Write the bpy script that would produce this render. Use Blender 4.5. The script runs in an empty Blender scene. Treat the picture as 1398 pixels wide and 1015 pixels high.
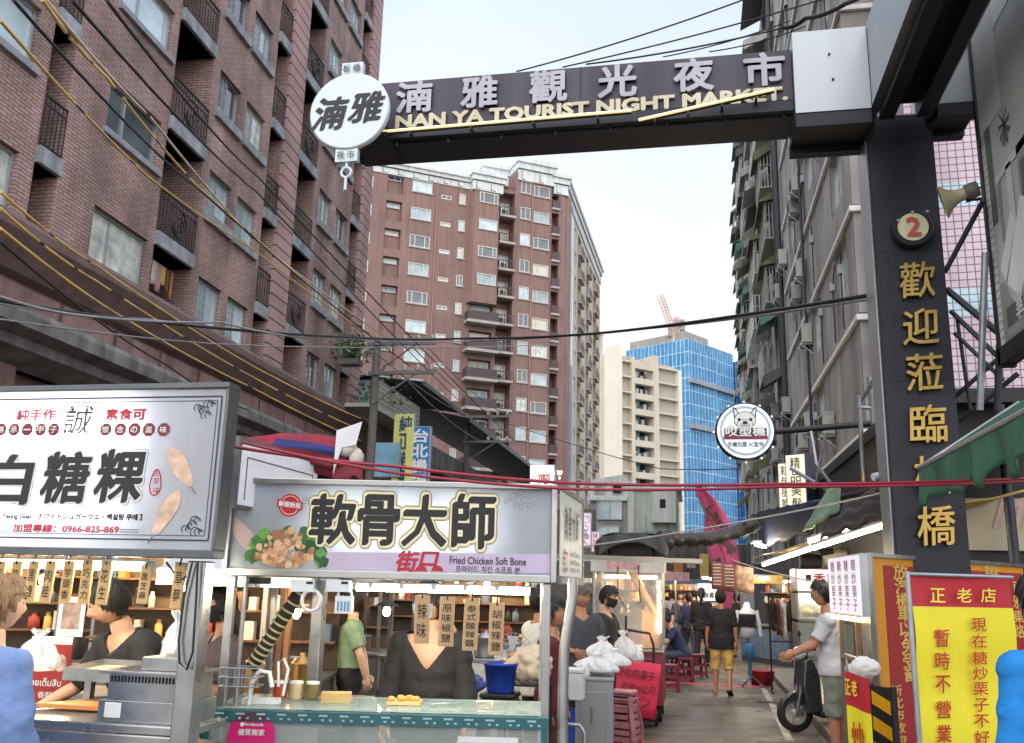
import bpy, bmesh, math, random
from mathutils import Vector, Matrix, noise
random.seed(7)
R = math.radians
S = bpy.context.scene
COL = S.collection
# ---------------- camera ----------------
CAM_H = 1.8
FPX, CX, CY = 1250.0, 699.0, 507.5          # focal length and centre of the 1398 px wide photograph
_v = Vector(((945-CX)/FPX, -(805-CY)/FPX, -1)).normalized()      # direction of the street
_u = Vector(((830-CX)/FPX, (CY+4900)/FPX, -1)); _u = (_u-_v*_u.dot(_v)).normalized()
_r = _v.cross(_u)
CM = Matrix((_r, _v, _u))
cam_d = bpy.data.cameras.new('camera'); cam = bpy.data.objects.new('camera', cam_d); COL.objects.link(cam)
cam_d.sensor_width = 36; cam_d.lens = FPX/1398*36; cam_d.clip_end = 3000; cam_d.clip_start = 0.05
cam.matrix_world = Matrix.Translation((0, 0, CAM_H)) @ CM.to_4x4()
S.camera = cam
# ---------------- world, sun, exposure ----------------
SUN_EL, SUN_AZ = 50.0, 184.0          # azimuth clockwise from +Y: a very wide sun added behind the camera as fill
w = bpy.data.worlds.new('World'); S.world = w; w.use_nodes = True
nt = w.node_tree; bg = nt.nodes['Background']
sk = nt.nodes.new('ShaderNodeTexSky'); sk.sky_type = 'NISHITA'; sk.sun_disc = False
sk.sun_elevation = R(SUN_EL); sk.sun_rotation = R(SUN_AZ); sk.dust_density = 3.0; sk.air_density = 1.0; sk.ozone_density = 1.5
mx = nt.nodes.new('ShaderNodeMixRGB'); mx.inputs[0].default_value = 0.55
_sx = nt.nodes.new('ShaderNodeSeparateXYZ'); _ge = nt.nodes.new('ShaderNodeMapRange'); _ge.inputs[1].default_value = .12; _ge.inputs[2].default_value = .75; _ge.interpolation_type = 'SMOOTHSTEP'
_mc = nt.nodes.new('ShaderNodeMixRGB'); _mc.inputs[1].default_value = (6.6, 6.2, 5.7, 1); _mc.inputs[2].default_value = (4.3, 4.95, 6.1, 1)
nt.links.new(_mc.outputs[0], mx.inputs[2])
_tc = nt.nodes.new('ShaderNodeTexCoord'); _cn = nt.nodes.new('ShaderNodeTexNoise'); _cn.inputs['Scale'].default_value = 2.2; _cn.inputs['Detail'].default_value = 6; _cn.inputs['Distortion'].default_value = .6
_cm = nt.nodes.new('ShaderNodeMapRange'); _cm.inputs[1].default_value = .35; _cm.inputs[2].default_value = .7; _cm.inputs[3].default_value = .62; _cm.inputs[4].default_value = .74
nt.links.new(_tc.outputs['Generated'], _sx.inputs[0]); nt.links.new(_sx.outputs[2], _ge.inputs[0]); nt.links.new(_ge.outputs[0], _mc.inputs[0])
nt.links.new(_tc.outputs['Generated'], _cn.inputs['Vector']); nt.links.new(_cn.outputs[0], _cm.inputs[0]); nt.links.new(_cm.outputs[0], mx.inputs[0])
                  # thin milky overcast over the clear sky
nt.links.new(sk.outputs[0], mx.inputs[1]); nt.links.new(mx.outputs[0], bg.inputs[0])
bg.inputs[1].default_value = 0.12
sd = bpy.data.lights.new('sun', 'SUN'); sd.energy = 1.6; sd.angle = R(150); sd.color = (1, .95, .9)
so = bpy.data.objects.new('sun', sd); COL.objects.link(so)
_sd = Vector((math.sin(R(SUN_AZ))*math.cos(R(SUN_EL)), math.cos(R(SUN_AZ))*math.cos(R(SUN_EL)), math.sin(R(SUN_EL))))
so.rotation_euler = _sd.to_track_quat('Z', 'Y').to_euler(); so.location = (-30, 0, 40)
S.view_settings.view_transform = 'Standard'; S.view_settings.look = 'None'
S.view_settings.exposure = .93; S.view_settings.gamma = 1
S.cycles.use_denoising = True; S.cycles.max_bounces = 6; S.cycles.diffuse_bounces = 3; S.cycles.glossy_bounces = 3
S.cycles.transmission_bounces = 4; S.cycles.transparent_max_bounces = 12
S.cycles.sample_clamp_indirect = 4; S.cycles.caustics_reflective = False; S.cycles.caustics_refractive = False

# ---------------- places: a pixel of the photograph turned into a point of the street ----------------
def ray(px, py): return CM @ Vector(((px-CX)/FPX, -(py-CY)/FPX, -1))
C0 = Vector((0, 0, CAM_H))
def on_y(px, py, Y): d = ray(px, py); return C0+d*(Y/d.y)
def on_x(px, py, X): d = ray(px, py); return C0+d*(X/d.x)
def on_z(px, py, Z=0): d = ray(px, py); return C0+d*((Z-CAM_H)/d.z)
def dep(px, py, D): return C0+ray(px, py)*D

# ---------------- helpers ----------------
def lin(v): v /= 255; return v/12.92 if v <= .04045 else ((v+.055)/1.055)**2.4
def rgb(r, g, b): return (lin(r), lin(g), lin(b), 1)
MATS = {}
def mat(name, col, rough=.6, metal=0, var=.12, scale=6, bump=0, bscale=40, emit=0, ecol=None, spec=.5, stain=0, rnd=0, coat=0, alpha=1):
    """plain procedural surface: noise over the base colour and the roughness, optional vertical stains and bump"""
    if name in MATS: return MATS[name]
    m = bpy.data.materials.new(name); MATS[name] = m; m.use_nodes = True
    n = m.node_tree; p = n.nodes['Principled BSDF']; L = n.links.new
    p.inputs['Metallic'].default_value = metal; p.inputs['Roughness'].default_value = rough
    p.inputs['Specular IOR Level'].default_value = spec; p.inputs['Coat Weight'].default_value = coat
    p.inputs['Alpha'].default_value = alpha
    tc = n.nodes.new('ShaderNodeTexCoord')
    base = None
    if var or stain or rnd:
        nz = n.nodes.new('ShaderNodeTexNoise'); nz.inputs['Scale'].default_value = scale; nz.inputs['Detail'].default_value = 5
        L(tc.outputs['Object'], nz.inputs['Vector'])
        mr = n.nodes.new('ShaderNodeMapRange'); mr.inputs[1].default_value = .3; mr.inputs[2].default_value = .7
        mr.inputs[3].default_value = 1-var; mr.inputs[4].default_value = 1+var; L(nz.outputs[0], mr.inputs[0])
        val = mr.outputs[0]
        mr2 = n.nodes.new('ShaderNodeMapRange'); mr2.inputs[3].default_value = max(.02, rough-.12); mr2.inputs[4].default_value = min(1, rough+.12)
        L(nz.outputs[0], mr2.inputs[0]); L(mr2.outputs[0], p.inputs['Roughness'])
        if stain:
            mp = n.nodes.new('ShaderNodeMapping'); mp.inputs['Scale'].default_value = (3, 3, .22); L(tc.outputs['Object'], mp.inputs[0])
            nz2 = n.nodes.new('ShaderNodeTexNoise'); nz2.inputs['Scale'].default_value = 1; nz2.inputs['Detail'].default_value = 6; L(mp.outputs[0], nz2.inputs['Vector'])
            m3 = n.nodes.new('ShaderNodeMapRange'); m3.inputs[1].default_value = .42; m3.inputs[2].default_value = .72
            m3.inputs[3].default_value = 1; m3.inputs[4].default_value = 1-stain; L(nz2.outputs[0], m3.inputs[0])
            ml = n.nodes.new('ShaderNodeMath'); ml.operation = 'MULTIPLY'; L(val, ml.inputs[0]); L(m3.outputs[0], ml.inputs[1]); val = ml.outputs[0]
        if rnd:
            oi = n.nodes.new('ShaderNodeObjectInfo'); m4 = n.nodes.new('ShaderNodeMapRange'); m4.inputs[3].default_value = 1-rnd; m4.inputs[4].default_value = 1+rnd*.6
            L(oi.outputs['Random'], m4.inputs[0]); ml = n.nodes.new('ShaderNodeMath'); ml.operation = 'MULTIPLY'
            L(val, ml.inputs[0]); L(m4.outputs[0], ml.inputs[1]); val = ml.outputs[0]
        sc = n.nodes.new('ShaderNodeVectorMath'); sc.operation = 'SCALE'; sc.inputs[0].default_value = col[:3]
        L(val, sc.inputs['Scale']); base = sc.outputs[0]; L(base, p.inputs['Base Color'])
    else: p.inputs['Base Color'].default_value = col
    if bump:
        nb = n.nodes.new('ShaderNodeTexNoise'); nb.inputs['Scale'].default_value = bscale; nb.inputs['Detail'].default_value = 4; L(tc.outputs['Object'], nb.inputs['Vector'])
        bp = n.nodes.new('ShaderNodeBump'); bp.inputs['Strength'].default_value = bump; bp.inputs['Distance'].default_value = .02
        L(nb.outputs[0], bp.inputs['Height']); L(bp.outputs[0], p.inputs['Normal'])
    if emit:
        p.inputs['Emission Color'].default_value = ecol or col; p.inputs['Emission Strength'].default_value = emit
    return m
def brickmat(name, c1, c2, mortar, w, h, ms=.02, offset=.5, rough=.7, bump=.4, stain=.3, axis='xz', spec=.4, var=.25):
    if name in MATS: return MATS[name]
    m = bpy.data.materials.new(name); MATS[name] = m; m.use_nodes = True
    n = m.node_tree; p = n.nodes['Principled BSDF']; L = n.links.new; p.inputs['Roughness'].default_value = rough; p.inputs['Specular IOR Level'].default_value = spec
    tc = n.nodes.new('ShaderNodeTexCoord'); sp = n.nodes.new('ShaderNodeSeparateXYZ'); L(tc.outputs['Object'], sp.inputs[0])
    ad = n.nodes.new('ShaderNodeMath'); L(sp.outputs[0], ad.inputs[0]); L(sp.outputs[1], ad.inputs[1])      # side faces run on round the corner
    cb = n.nodes.new('ShaderNodeCombineXYZ'); L(ad.outputs[0], cb.inputs[0]); L(sp.outputs[2], cb.inputs[1])
    b = n.nodes.new('ShaderNodeTexBrick'); L(cb.outputs[0], b.inputs['Vector']); b.offset = offset
    b.inputs['Color1'].default_value = c1; b.inputs['Color2'].default_value = c2; b.inputs['Mortar'].default_value = mortar
    b.inputs['Scale'].default_value = 1; b.inputs['Brick Width'].default_value = w; b.inputs['Row Height'].default_value = h
    b.inputs['Mortar Size'].default_value = ms; b.inputs['Bias'].default_value = 0
    mp = n.nodes.new('ShaderNodeMapping'); mp.inputs['Scale'].default_value = (1.1, 1.1, .12); L(tc.outputs['Object'], mp.inputs[0])
    nz = n.nodes.new('ShaderNodeTexNoise'); nz.inputs['Scale'].default_value = 1; nz.inputs['Detail'].default_value = 7; L(mp.outputs[0], nz.inputs['Vector'])
    m3 = n.nodes.new('ShaderNodeMapRange'); m3.inputs[1].default_value = .4; m3.inputs[2].default_value = .75; m3.inputs[3].default_value = 1; m3.inputs[4].default_value = 1-stain; L(nz.outputs[0], m3.inputs[0])
    n2 = n.nodes.new('ShaderNodeTexNoise'); n2.inputs['Scale'].default_value = .6; n2.inputs['Detail'].default_value = 6; L(tc.outputs['Object'], n2.inputs['Vector'])
    m4 = n.nodes.new('ShaderNodeMapRange'); m4.inputs[1].default_value = .3; m4.inputs[2].default_value = .7; m4.inputs[3].default_value = 1-var; m4.inputs[4].default_value = 1+var; L(n2.outputs[0], m4.inputs[0])
    ml = n.nodes.new('ShaderNodeMath'); ml.operation = 'MULTIPLY'; L(m3.outputs[0], ml.inputs[0]); L(m4.outputs[0], ml.inputs[1])
    sc = n.nodes.new('ShaderNodeVectorMath'); sc.operation = 'SCALE'; L(b.outputs['Color'], sc.inputs[0]); L(ml.outputs[0], sc.inputs['Scale']); L(sc.outputs[0], p.inputs['Base Color'])
    if bump:
        bp = n.nodes.new('ShaderNodeBump'); bp.inputs['Strength'].default_value = bump; bp.inputs['Distance'].default_value = .01; bp.invert = True
        L(b.outputs['Fac'], bp.inputs['Height']); L(bp.outputs[0], p.inputs['Normal'])
    return m
def lightbox(name, col, trans=.6):
    """translucent sign film, lit by the tubes inside its box"""
    if name in MATS: return MATS[name]
    m = bpy.data.materials.new(name); MATS[name] = m; m.use_nodes = True; n = m.node_tree; L = n.links.new
    n.nodes.remove(n.nodes['Principled BSDF']); o = n.nodes['Material Output']
    d = n.nodes.new('ShaderNodeBsdfDiffuse'); t = n.nodes.new('ShaderNodeBsdfTranslucent'); g = n.nodes.new('ShaderNodeBsdfGlossy'); g.inputs['Roughness'].default_value = .25
    d.inputs[0].default_value = col; t.inputs[0].default_value = col
    tc = n.nodes.new('ShaderNodeTexCoord'); mp = n.nodes.new('ShaderNodeMapping'); mp.inputs['Scale'].default_value = (1.6, 1, .7); nz = n.nodes.new('ShaderNodeTexNoise'); nz.inputs['Scale'].default_value = 3; nz.inputs['Detail'].default_value = 8
    L(tc.outputs['Object'], mp.inputs[0]); L(mp.outputs[0], nz.inputs['Vector']); mr = n.nodes.new('ShaderNodeMapRange'); mr.inputs[1].default_value = .35; mr.inputs[2].default_value = .7; mr.inputs[3].default_value = 1.03; mr.inputs[4].default_value = .86
    L(nz.outputs[0], mr.inputs[0]); sc = n.nodes.new('ShaderNodeVectorMath'); sc.operation = 'SCALE'; sc.inputs[0].default_value = col[:3]; L(mr.outputs[0], sc.inputs['Scale']); L(sc.outputs[0], d.inputs[0]); L(sc.outputs[0], t.inputs[0])
    bp = n.nodes.new('ShaderNodeBump'); bp.inputs['Strength'].default_value = .15; bp.inputs['Distance'].default_value = .03; L(nz.outputs[0], bp.inputs['Height']); L(bp.outputs[0], g.inputs['Normal'])
    a = n.nodes.new('ShaderNodeMixShader'); a.inputs[0].default_value = trans; L(d.outputs[0], a.inputs[1]); L(t.outputs[0], a.inputs[2])
    b = n.nodes.new('ShaderNodeMixShader'); b.inputs[0].default_value = .05; L(a.outputs[0], b.inputs[1]); L(g.outputs[0], b.inputs[2]); L(b.outputs[0], o.inputs[0])
    return m
def glow(name, col, strength):
    if name in MATS: return MATS[name]
    m = bpy.data.materials.new(name); MATS[name] = m; m.use_nodes = True; p = m.node_tree.nodes['Principled BSDF']
    p.inputs['Base Color'].default_value = (.8, .8, .8, 1); p.inputs['Emission Color'].default_value = col; p.inputs['Emission Strength'].default_value = strength
    return m
def clear(name, tint=(.9, .95, .95, 1), alpha=.15, rough=.05):
    """thin clear sheet: mostly see-through with a sheen"""
    if name in MATS: return MATS[name]
    m = bpy.data.materials.new(name); MATS[name] = m; m.use_nodes = True; n = m.node_tree; L = n.links.new
    n.nodes.remove(n.nodes['Principled BSDF']); o = n.nodes['Material Output']
    t = n.nodes.new('ShaderNodeBsdfTransparent'); g = n.nodes.new('ShaderNodeBsdfPrincipled'); g.inputs['Base Color'].default_value = tint; g.inputs['Roughness'].default_value = rough
    a = n.nodes.new('ShaderNodeMixShader'); a.inputs[0].default_value = alpha; L(t.outputs[0], a.inputs[1]); L(g.outputs[0], a.inputs[2]); L(a.outputs[0], o.inputs[0])
    return m

class MB:
    """collects faces (each with a material slot) and links them as one mesh object"""
    def __init__(s): s.v, s.f, s.m, s.sm = [], [], [], []
    def add(s, vs, fs, m=0, smooth=False):
        k = len(s.v); s.v += [tuple(x) for x in vs]
        for f in fs: s.f.append([i+k for i in f]); s.m.append(m); s.sm.append(smooth)
    def box(s, x0, y0, z0, x1, y1, z1, m=0):
        x0, x1 = sorted((x0, x1)); y0, y1 = sorted((y0, y1)); z0, z1 = sorted((z0, z1))
        s.add([(x0,y0,z0),(x1,y0,z0),(x1,y1,z0),(x0,y1,z0),(x0,y0,z1),(x1,y0,z1),(x1,y1,z1),(x0,y1,z1)],
              [(0,3,2,1),(4,5,6,7),(0,1,5,4),(1,2,6,5),(2,3,7,6),(3,0,4,7)], m)
    def obox(s, c, sx, sy, sz, M, m=0):
        c = Vector(c); q = [c+M@Vector((a*sx/2, b*sy/2, d*sz/2)) for d in (-1, 1) for a, b in ((-1,-1),(1,-1),(1,1),(-1,1))]
        s.add(q, [(0,3,2,1),(4,5,6,7),(0,1,5,4),(1,2,6,5),(2,3,7,6),(3,0,4,7)], m)
    def bar(s, a, b, w, h=None, m=0, up=(0, 0, 1)):
        a, b = Vector(a), Vector(b); d = b-a; L = d.length
        if L < 1e-6: return
        x = d/L; y = Vector(up).cross(x)
        if y.length < 1e-3: y = Vector((0, 1, 0)).cross(x)
        if y.length < 1e-3: y = Vector((1, 0, 0)).cross(x)
        y.normalize(); z = x.cross(y); s.obox((a+b)/2, L, w, h or w, Matrix((x, y, z)).transposed(), m)
    def quad(s, a, b, c, d, m=0): s.add([a, b, c, d], [(0, 1, 2, 3)], m)
    def tube(s, pts, r, seg=8, m=0, caps=True, smooth=True):
        pts = [Vector(p) for p in pts]; n = len(pts); rs = r if isinstance(r, (list, tuple)) else [r]*n
        vs, fs = [], []; ref = None
        for i, p in enumerate(pts):
            t = (pts[min(i+1, n-1)]-pts[max(i-1, 0)])
            t = t.normalized() if t.length > 1e-9 else Vector((0, 0, 1))
            if ref is None: ref = Vector((0, 0, 1)) if abs(t.z) < .9 else Vector((1, 0, 0))
            a = ref-t*ref.dot(t); a = a.normalized() if a.length > 1e-6 else t.orthogonal().normalized(); ref = a; b = t.cross(a)
            for k in range(seg):
                an = 2*math.pi*k/seg; vs.append(p+(a*math.cos(an)+b*math.sin(an))*rs[i])
        for i in range(n-1):
            for k in range(seg): fs.append((i*seg+k, i*seg+(k+1) % seg, (i+1)*seg+(k+1) % seg, (i+1)*seg+k))
        s.add(vs, fs, m, smooth)
        if caps: s.add([vs[k] for k in range(seg)][::-1], [tuple(range(seg))], m); s.add(vs[-seg:], [tuple(range(seg))], m)
    def lathe(s, prof, seg=20, m=0, c=(0, 0, 0), M=None, smooth=True, caps=True):
        vs, fs = [], []; c = Vector(c)
        for r, z in prof:
            for k in range(seg):
                a = 2*math.pi*k/seg; q = Vector((r*math.cos(a), r*math.sin(a), z)); vs.append(c+(M@q if M else q))
        for i in range(len(prof)-1):
            for k in range(seg): fs.append((i*seg+k, i*seg+(k+1) % seg, (i+1)*seg+(k+1) % seg, (i+1)*seg+k))
        s.add(vs, fs, m, smooth)
        if caps: s.add(vs[:seg][::-1], [tuple(range(seg))], m); s.add(vs[-seg:], [tuple(range(seg))], m)
    def prism(s, poly, d, m=0):
        """poly: 3D loop, d: extrusion vector"""
        n = len(poly); a = [Vector(p) for p in poly]; b = [p+Vector(d) for p in a]
        s.add(a+b, [tuple(range(n))[::-1], tuple(range(n, 2*n))]+[(i, (i+1) % n, n+(i+1) % n, n+i) for i in range(n)], m)
    def ell(s, c, rx, ry, rz, seg=14, ring=9, m=0, M=None, f=None):
        vs, fs = [], []; c = Vector(c)
        for i in range(ring+1):
            t = math.pi*i/ring
            for k in range(seg):
                a = 2*math.pi*k/seg; q = Vector((rx*math.sin(t)*math.cos(a), ry*math.sin(t)*math.sin(a), rz*math.cos(t)))
                if f: q = f(q)
                vs.append(c+(M@q if M else q))
        for i in range(ring):
            for k in range(seg): fs.append((i*seg+k, (i+1)*seg+k, (i+1)*seg+(k+1) % seg, i*seg+(k+1) % seg))
        s.add(vs, fs, m, True)
    def grid(s, fn, nu, nv, m=0, smooth=True):
        vs = [fn(i/nu, j/nv) for i in range(nu+1) for j in range(nv+1)]
        s.add(vs, [(i*(nv+1)+j, (i+1)*(nv+1)+j, (i+1)*(nv+1)+j+1, i*(nv+1)+j+1) for i in range(nu) for j in range(nv)], m, smooth)
    def build(s, name, mats, parent=None, loc=(0, 0, 0), rotz=0, origin=None, bevel=0, solid=0, **k):
        if not isinstance(mats, (list, tuple)): mats = [mats]
        if origin is not None: o = Vector(origin); s.v = [(x-o.x, y-o.y, z-o.z) for x, y, z in s.v]; loc = origin
        me = bpy.data.meshes.new(name); me.from_pydata(s.v, [], s.f)
        for x in mats: me.materials.append(x)
        me.polygons.foreach_set('material_index', s.m); me.polygons.foreach_set('use_smooth', s.sm); me.update()
        return link(name, me, parent, loc, rotz, bevel, solid, **k)
def link(name, me, parent=None, loc=(0, 0, 0), rotz=0, bevel=0, solid=0, label=None, cat=None, group=None, kind=None):
    o = bpy.data.objects.new(name, me); COL.objects.link(o); o.location = loc; o.rotation_euler = (0, 0, rotz)
    if parent: o.parent = parent
    if bevel: b = o.modifiers.new('bevel', 'BEVEL'); b.width = bevel; b.segments = 2; b.limit_method = 'ANGLE'; b.angle_limit = R(40)
    if solid: b = o.modifiers.new('solid', 'SOLIDIFY'); b.thickness = solid
    return tag(o, label, cat, group, kind)
def tag(o, label=None, cat=None, group=None, kind=None):
    if label: o['label'] = label
    if cat: o['category'] = cat
    if group: o['group'] = group
    if kind: o['kind'] = kind
    return o
def root(name, label, cat, loc=(0, 0, 0), rotz=0, group=None):
    o = bpy.data.objects.new(name, None); COL.objects.link(o); o.location = loc; o.rotation_euler = (0, 0, rotz); o.empty_display_size = .2
    return tag(o, label, cat, group)
def copy_tree(o, parent=None):
    c = o.copy(); COL.objects.link(c); c.parent = parent
    for ch in list(o.children): copy_tree(ch, c)
    return c
def heading(a, b): return math.atan2(b[1]-a[1], b[0]-a[0])
ORD = ['first', 'second', 'third', 'fourth', 'fifth', 'sixth', 'seventh', 'eighth', 'ninth', 'tenth', 'eleventh', 'twelfth', 'thirteenth', 'fourteenth', 'fifteenth']

# lettering: glyph outlines of the built-in font turned into flat meshes
_G = {}
def glyph(s, off=0, ext=0, sp=1):
    k = (s, off, ext, sp)
    if k not in _G:
        c = bpy.data.curves.new('t', 'FONT'); c.body = s; c.resolution_u = 2; c.offset = off; c.extrude = ext; c.space_character = sp
        o = bpy.data.objects.new('t', c); COL.objects.link(o); dg = bpy.context.evaluated_depsgraph_get()
        me = bpy.data.meshes.new_from_object(o.evaluated_get(dg))
        vs = [v.co.copy() for v in me.vertices]; fs = [tuple(p.vertices) for p in me.polygons]
        bpy.data.objects.remove(o); bpy.data.curves.remove(c); bpy.data.meshes.remove(me)
        xs = [v.x for v in vs] or [0, 1]; ys = [v.y for v in vs] or [0, 1]
        _G[k] = (vs, fs, (min(xs), max(xs), min(ys), max(ys)))
    return _G[k]
def letters(parent, items, m, y=-.004, name='lettering', ext=0):
    """items: (text, centre x, centre z, width, height, stroke offset[, shear[, tilt]]) in the sign's own x-z plane"""
    b = MB()
    for it in items:
        s, cx, cz, w_, h_, off = it[:6]; sh = it[6] if len(it) > 6 else 0; ti = it[7] if len(it) > 7 else 0
        vs, fs, (c0, c1, d0, d1) = glyph(s, 0, ext)
        sx = w_/max(c1-c0, 1e-4) if w_ else None; sz = h_/max(d1-d0, 1e-4) if h_ else None
        sx = sx or sz; sz = sz or sx; mx_, mz_ = (c0+c1)/2, (d0+d1)/2
        rings = [(0, 0)]                      # heavier strokes: copies of the outline pushed out in a circle, each a hair behind the last
        if off: n = 4 if off <= .015 else 8 if off <= .045 else 14; rings += [(off*math.cos(2*math.pi*(k+.5)/n), off*math.sin(2*math.pi*(k+.5)/n)) for k in range(n)]
        if off > .05: rings += [(off*.5*math.cos(math.pi*k/4), off*.5*math.sin(math.pi*k/4)) for k in range(8)]
        if 'brush' in name or 'gilt' in name:      # a slanted nib: heavy one way, fine the other
            rings = [((o.x-o.y*.35)*1.25, (o.x*.9+o.y*.35)*1.1) for o in map(Vector, [(a, c, 0) for a, c in rings])]; rings = [(a*.75, c*.75) for a, c in rings]
        for j, (ox, oz) in enumerate(rings):
            out = []
            for v in vs:
                x = (v.x-mx_+ox)*sx; z = (v.y-mz_+oz)*sz; x += sh*z
                if ti: x, z = x*math.cos(ti)-z*math.sin(ti), x*math.sin(ti)+z*math.cos(ti)
                out.append((cx+x, y-v.z+j*6e-5, cz+z))
            b.add(out, fs)
    return b.build(name, m, parent)
def column(s, cx, z0, z1, w_, off=.01, fill=.86):
    """a vertical line of characters between z0 (top) and z1"""
    p = (z0-z1)/len(s); return [(ch, cx, z0-p*(i+.5), w_, p*fill if ch not in '一' else p*.12, off) for i, ch in enumerate(s) if ch != ' ']
def rowt(s, x0, x1, cz, h_, off=.01, fill=.86, sh=0):
    p = (x1-x0)/len(s); return [(ch, x0+p*(i+.5), cz, p*fill, h_ if ch != '一' else h_*.15, off, sh) for i, ch in enumerate(s) if ch != ' ']
def cable(name, label, pts, r, m, sag=0, seg=20, cat='cable', group=None, origin=None, m2=None, stripes=None):
    """hanging cable through the given points"""
    pts = [Vector(p) for p in pts]; path = []
    for i in range(len(pts)-1):
        for k in range(seg):
            t = k/seg; q = pts[i].lerp(pts[i+1], t); q.z -= sag*4*t*(1-t); path.append(q)
    path.append(pts[-1]); b = MB()
    if stripes:
        n = len(path); b.tube(path, r*.6, 5, 0)
        for a, c in stripes:
            i0, i1 = int(a*(n-1)), max(int(a*(n-1))+1, int(c*(n-1))); b.tube(path[i0:i1+1], r, 6, 1)
    else: b.tube(path, r, 6, 0)
    return b.build(name, [m, m2 or m], None, origin=path[len(path)//2], label=label, cat=cat, group=group)

# ---------------- common materials ----------------
STEEL = mat('stainless', rgb(168, 170, 172), .3, .9, .08, 9)
STEELD = mat('dull_steel', rgb(120, 124, 128), .45, .8, .15, 9)
BLACKM = mat('black_steel', rgb(34, 35, 40), .5, .3, .2, 5)
IRON = mat('railing_iron', rgb(52, 54, 60), .5, .4, .2, 8)
CONC = mat('concrete', rgb(152, 150, 148), .85, 0, .2, 2, .3, 30, stain=.35)
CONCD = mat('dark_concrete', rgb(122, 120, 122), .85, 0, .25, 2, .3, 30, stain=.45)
WHITE = mat('white_paint', rgb(222, 224, 224), .5, 0, .05, 6)
GALV = mat('galvanised_pipe', rgb(160, 168, 176), .4, .7, .12, 10)
RUBBER = mat('rubber', rgb(28, 28, 30), .7, 0, .2, 20)
TUBE = glow('fluorescent_tube', (1, .9, .68, 1), 42)
TUBEW = glow('warm_tube', (1, .72, .38, 1), 75)
INNER = glow('inner_tube', (1, .98, .98, 1), 50)
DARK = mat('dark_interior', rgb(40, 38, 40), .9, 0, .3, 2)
GLASSW = mat('window_glass', rgb(188, 212, 222), .08, 0, .25, 1.2, spec=.9, rnd=.45, coat=.6)
GLASSF = mat('far_window_glass', rgb(172, 196, 204), .1, 0, .3, .8, spec=.9, rnd=.55, coat=.5)
FRAMEW = mat('aluminium_frame', rgb(170, 176, 182), .4, .5, .1, 8)
# ================= the setting =================
def ground_mat(name, col, wet=.35):
    m = mat(name, col, .6, 0, .35, .9, .25, 60, stain=0); n = m.node_tree; L = n.links.new; p = n.nodes['Principled BSDF']
    tc = n.nodes['Texture Coordinate']; nz = n.nodes.new('ShaderNodeTexNoise'); nz.inputs['Scale'].default_value = .55; nz.inputs['Detail'].default_value = 8; nz.inputs['Distortion'].default_value = .8
    L(tc.outputs['Object'], nz.inputs['Vector']); mr = n.nodes.new('ShaderNodeMapRange'); mr.inputs[1].default_value = .42; mr.inputs[2].default_value = .62; mr.inputs[3].default_value = .72; mr.inputs[4].default_value = .72-wet
    L(nz.outputs[0], mr.inputs[0]); L(mr.outputs[0], p.inputs['Roughness'])
    # oil stains and repair patches over the base colour
    vo = n.nodes.new('ShaderNodeTexVoronoi'); vo.inputs['Scale'].default_value = .35; vo.distance = 'CHEBYCHEV'; L(tc.outputs['Object'], vo.inputs['Vector'])
    n3 = n.nodes.new('ShaderNodeTexNoise'); n3.inputs['Scale'].default_value = 2.2; n3.inputs['Detail'].default_value = 9; n3.inputs['Roughness'].default_value = .7; L(tc.outputs['Object'], n3.inputs['Vector'])
    m5 = n.nodes.new('ShaderNodeMapRange'); m5.inputs[1].default_value = .45; m5.inputs[2].default_value = .68; m5.inputs[3].default_value = 1.1; m5.inputs[4].default_value = .38; L(n3.outputs[0], m5.inputs[0])
    m6 = n.nodes.new('ShaderNodeMapRange'); m6.inputs[3].default_value = .82; m6.inputs[4].default_value = 1.12; sx_ = n.nodes.new('ShaderNodeSeparateXYZ'); L(vo.outputs['Color'], sx_.inputs[0]); L(sx_.outputs[0], m6.inputs[0])
    ml = n.nodes.new('ShaderNodeMath'); ml.operation = 'MULTIPLY'; L(m5.outputs[0], ml.inputs[0]); L(m6.outputs[0], ml.inputs[1])
    sc = n.nodes.new('ShaderNodeVectorMath'); sc.operation = 'SCALE'; old = p.inputs['Base Color'].links[0].from_socket; L(old, sc.inputs[0]); L(ml.outputs[0], sc.inputs['Scale']); L(sc.outputs[0], p.inputs['Base Color']); return m
ASPH = ground_mat('asphalt', rgb(86, 81, 76)); PAVE = brickmat('pavers', rgb(112, 106, 100), rgb(98, 92, 88), rgb(70, 66, 64), .3, .3, .01, 0, .55, .3, .2)
GROUNDM = mat('city_ground', rgb(92, 90, 88), .9, 0, .2, .05)
b = MB(); b.quad((-900, -200, -.006), (900, -200, -.006), (900, 1500, -.006), (-900, 1500, -.006)); b.build('ground', GROUNDM, kind='structure')
b = MB(); b.quad((-13.2, -6, 0), (4.2, -6, 0), (4.2, 120, 0), (-13.2, 120, 0)); b.build('road', ASPH, kind='structure')
PAINTR = mat('red_road_paint', rgb(196, 78, 92), .7, 0, .25, 3, .2, 50); PAINTW = mat('worn_white_road_paint', rgb(172, 168, 158), .8, 0, .35, 2.2, .2, 50)
b = MB(); A = on_z(893, 931); B = on_z(1046, 939); d = (A-B).normalized(); nrm = Vector((-d.y, d.x, 0))*.14
b.quad((A-nrm).xy.to_3d()+Vector((0, 0, .004)), (B-nrm).xy.to_3d()+Vector((0, 0, .004)), (B+nrm).xy.to_3d()+Vector((0, 0, .004)), (A+nrm).xy.to_3d()+Vector((0, 0, .004))); b.build('painted_red_line', PAINTR, kind='structure')
b = MB()
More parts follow.
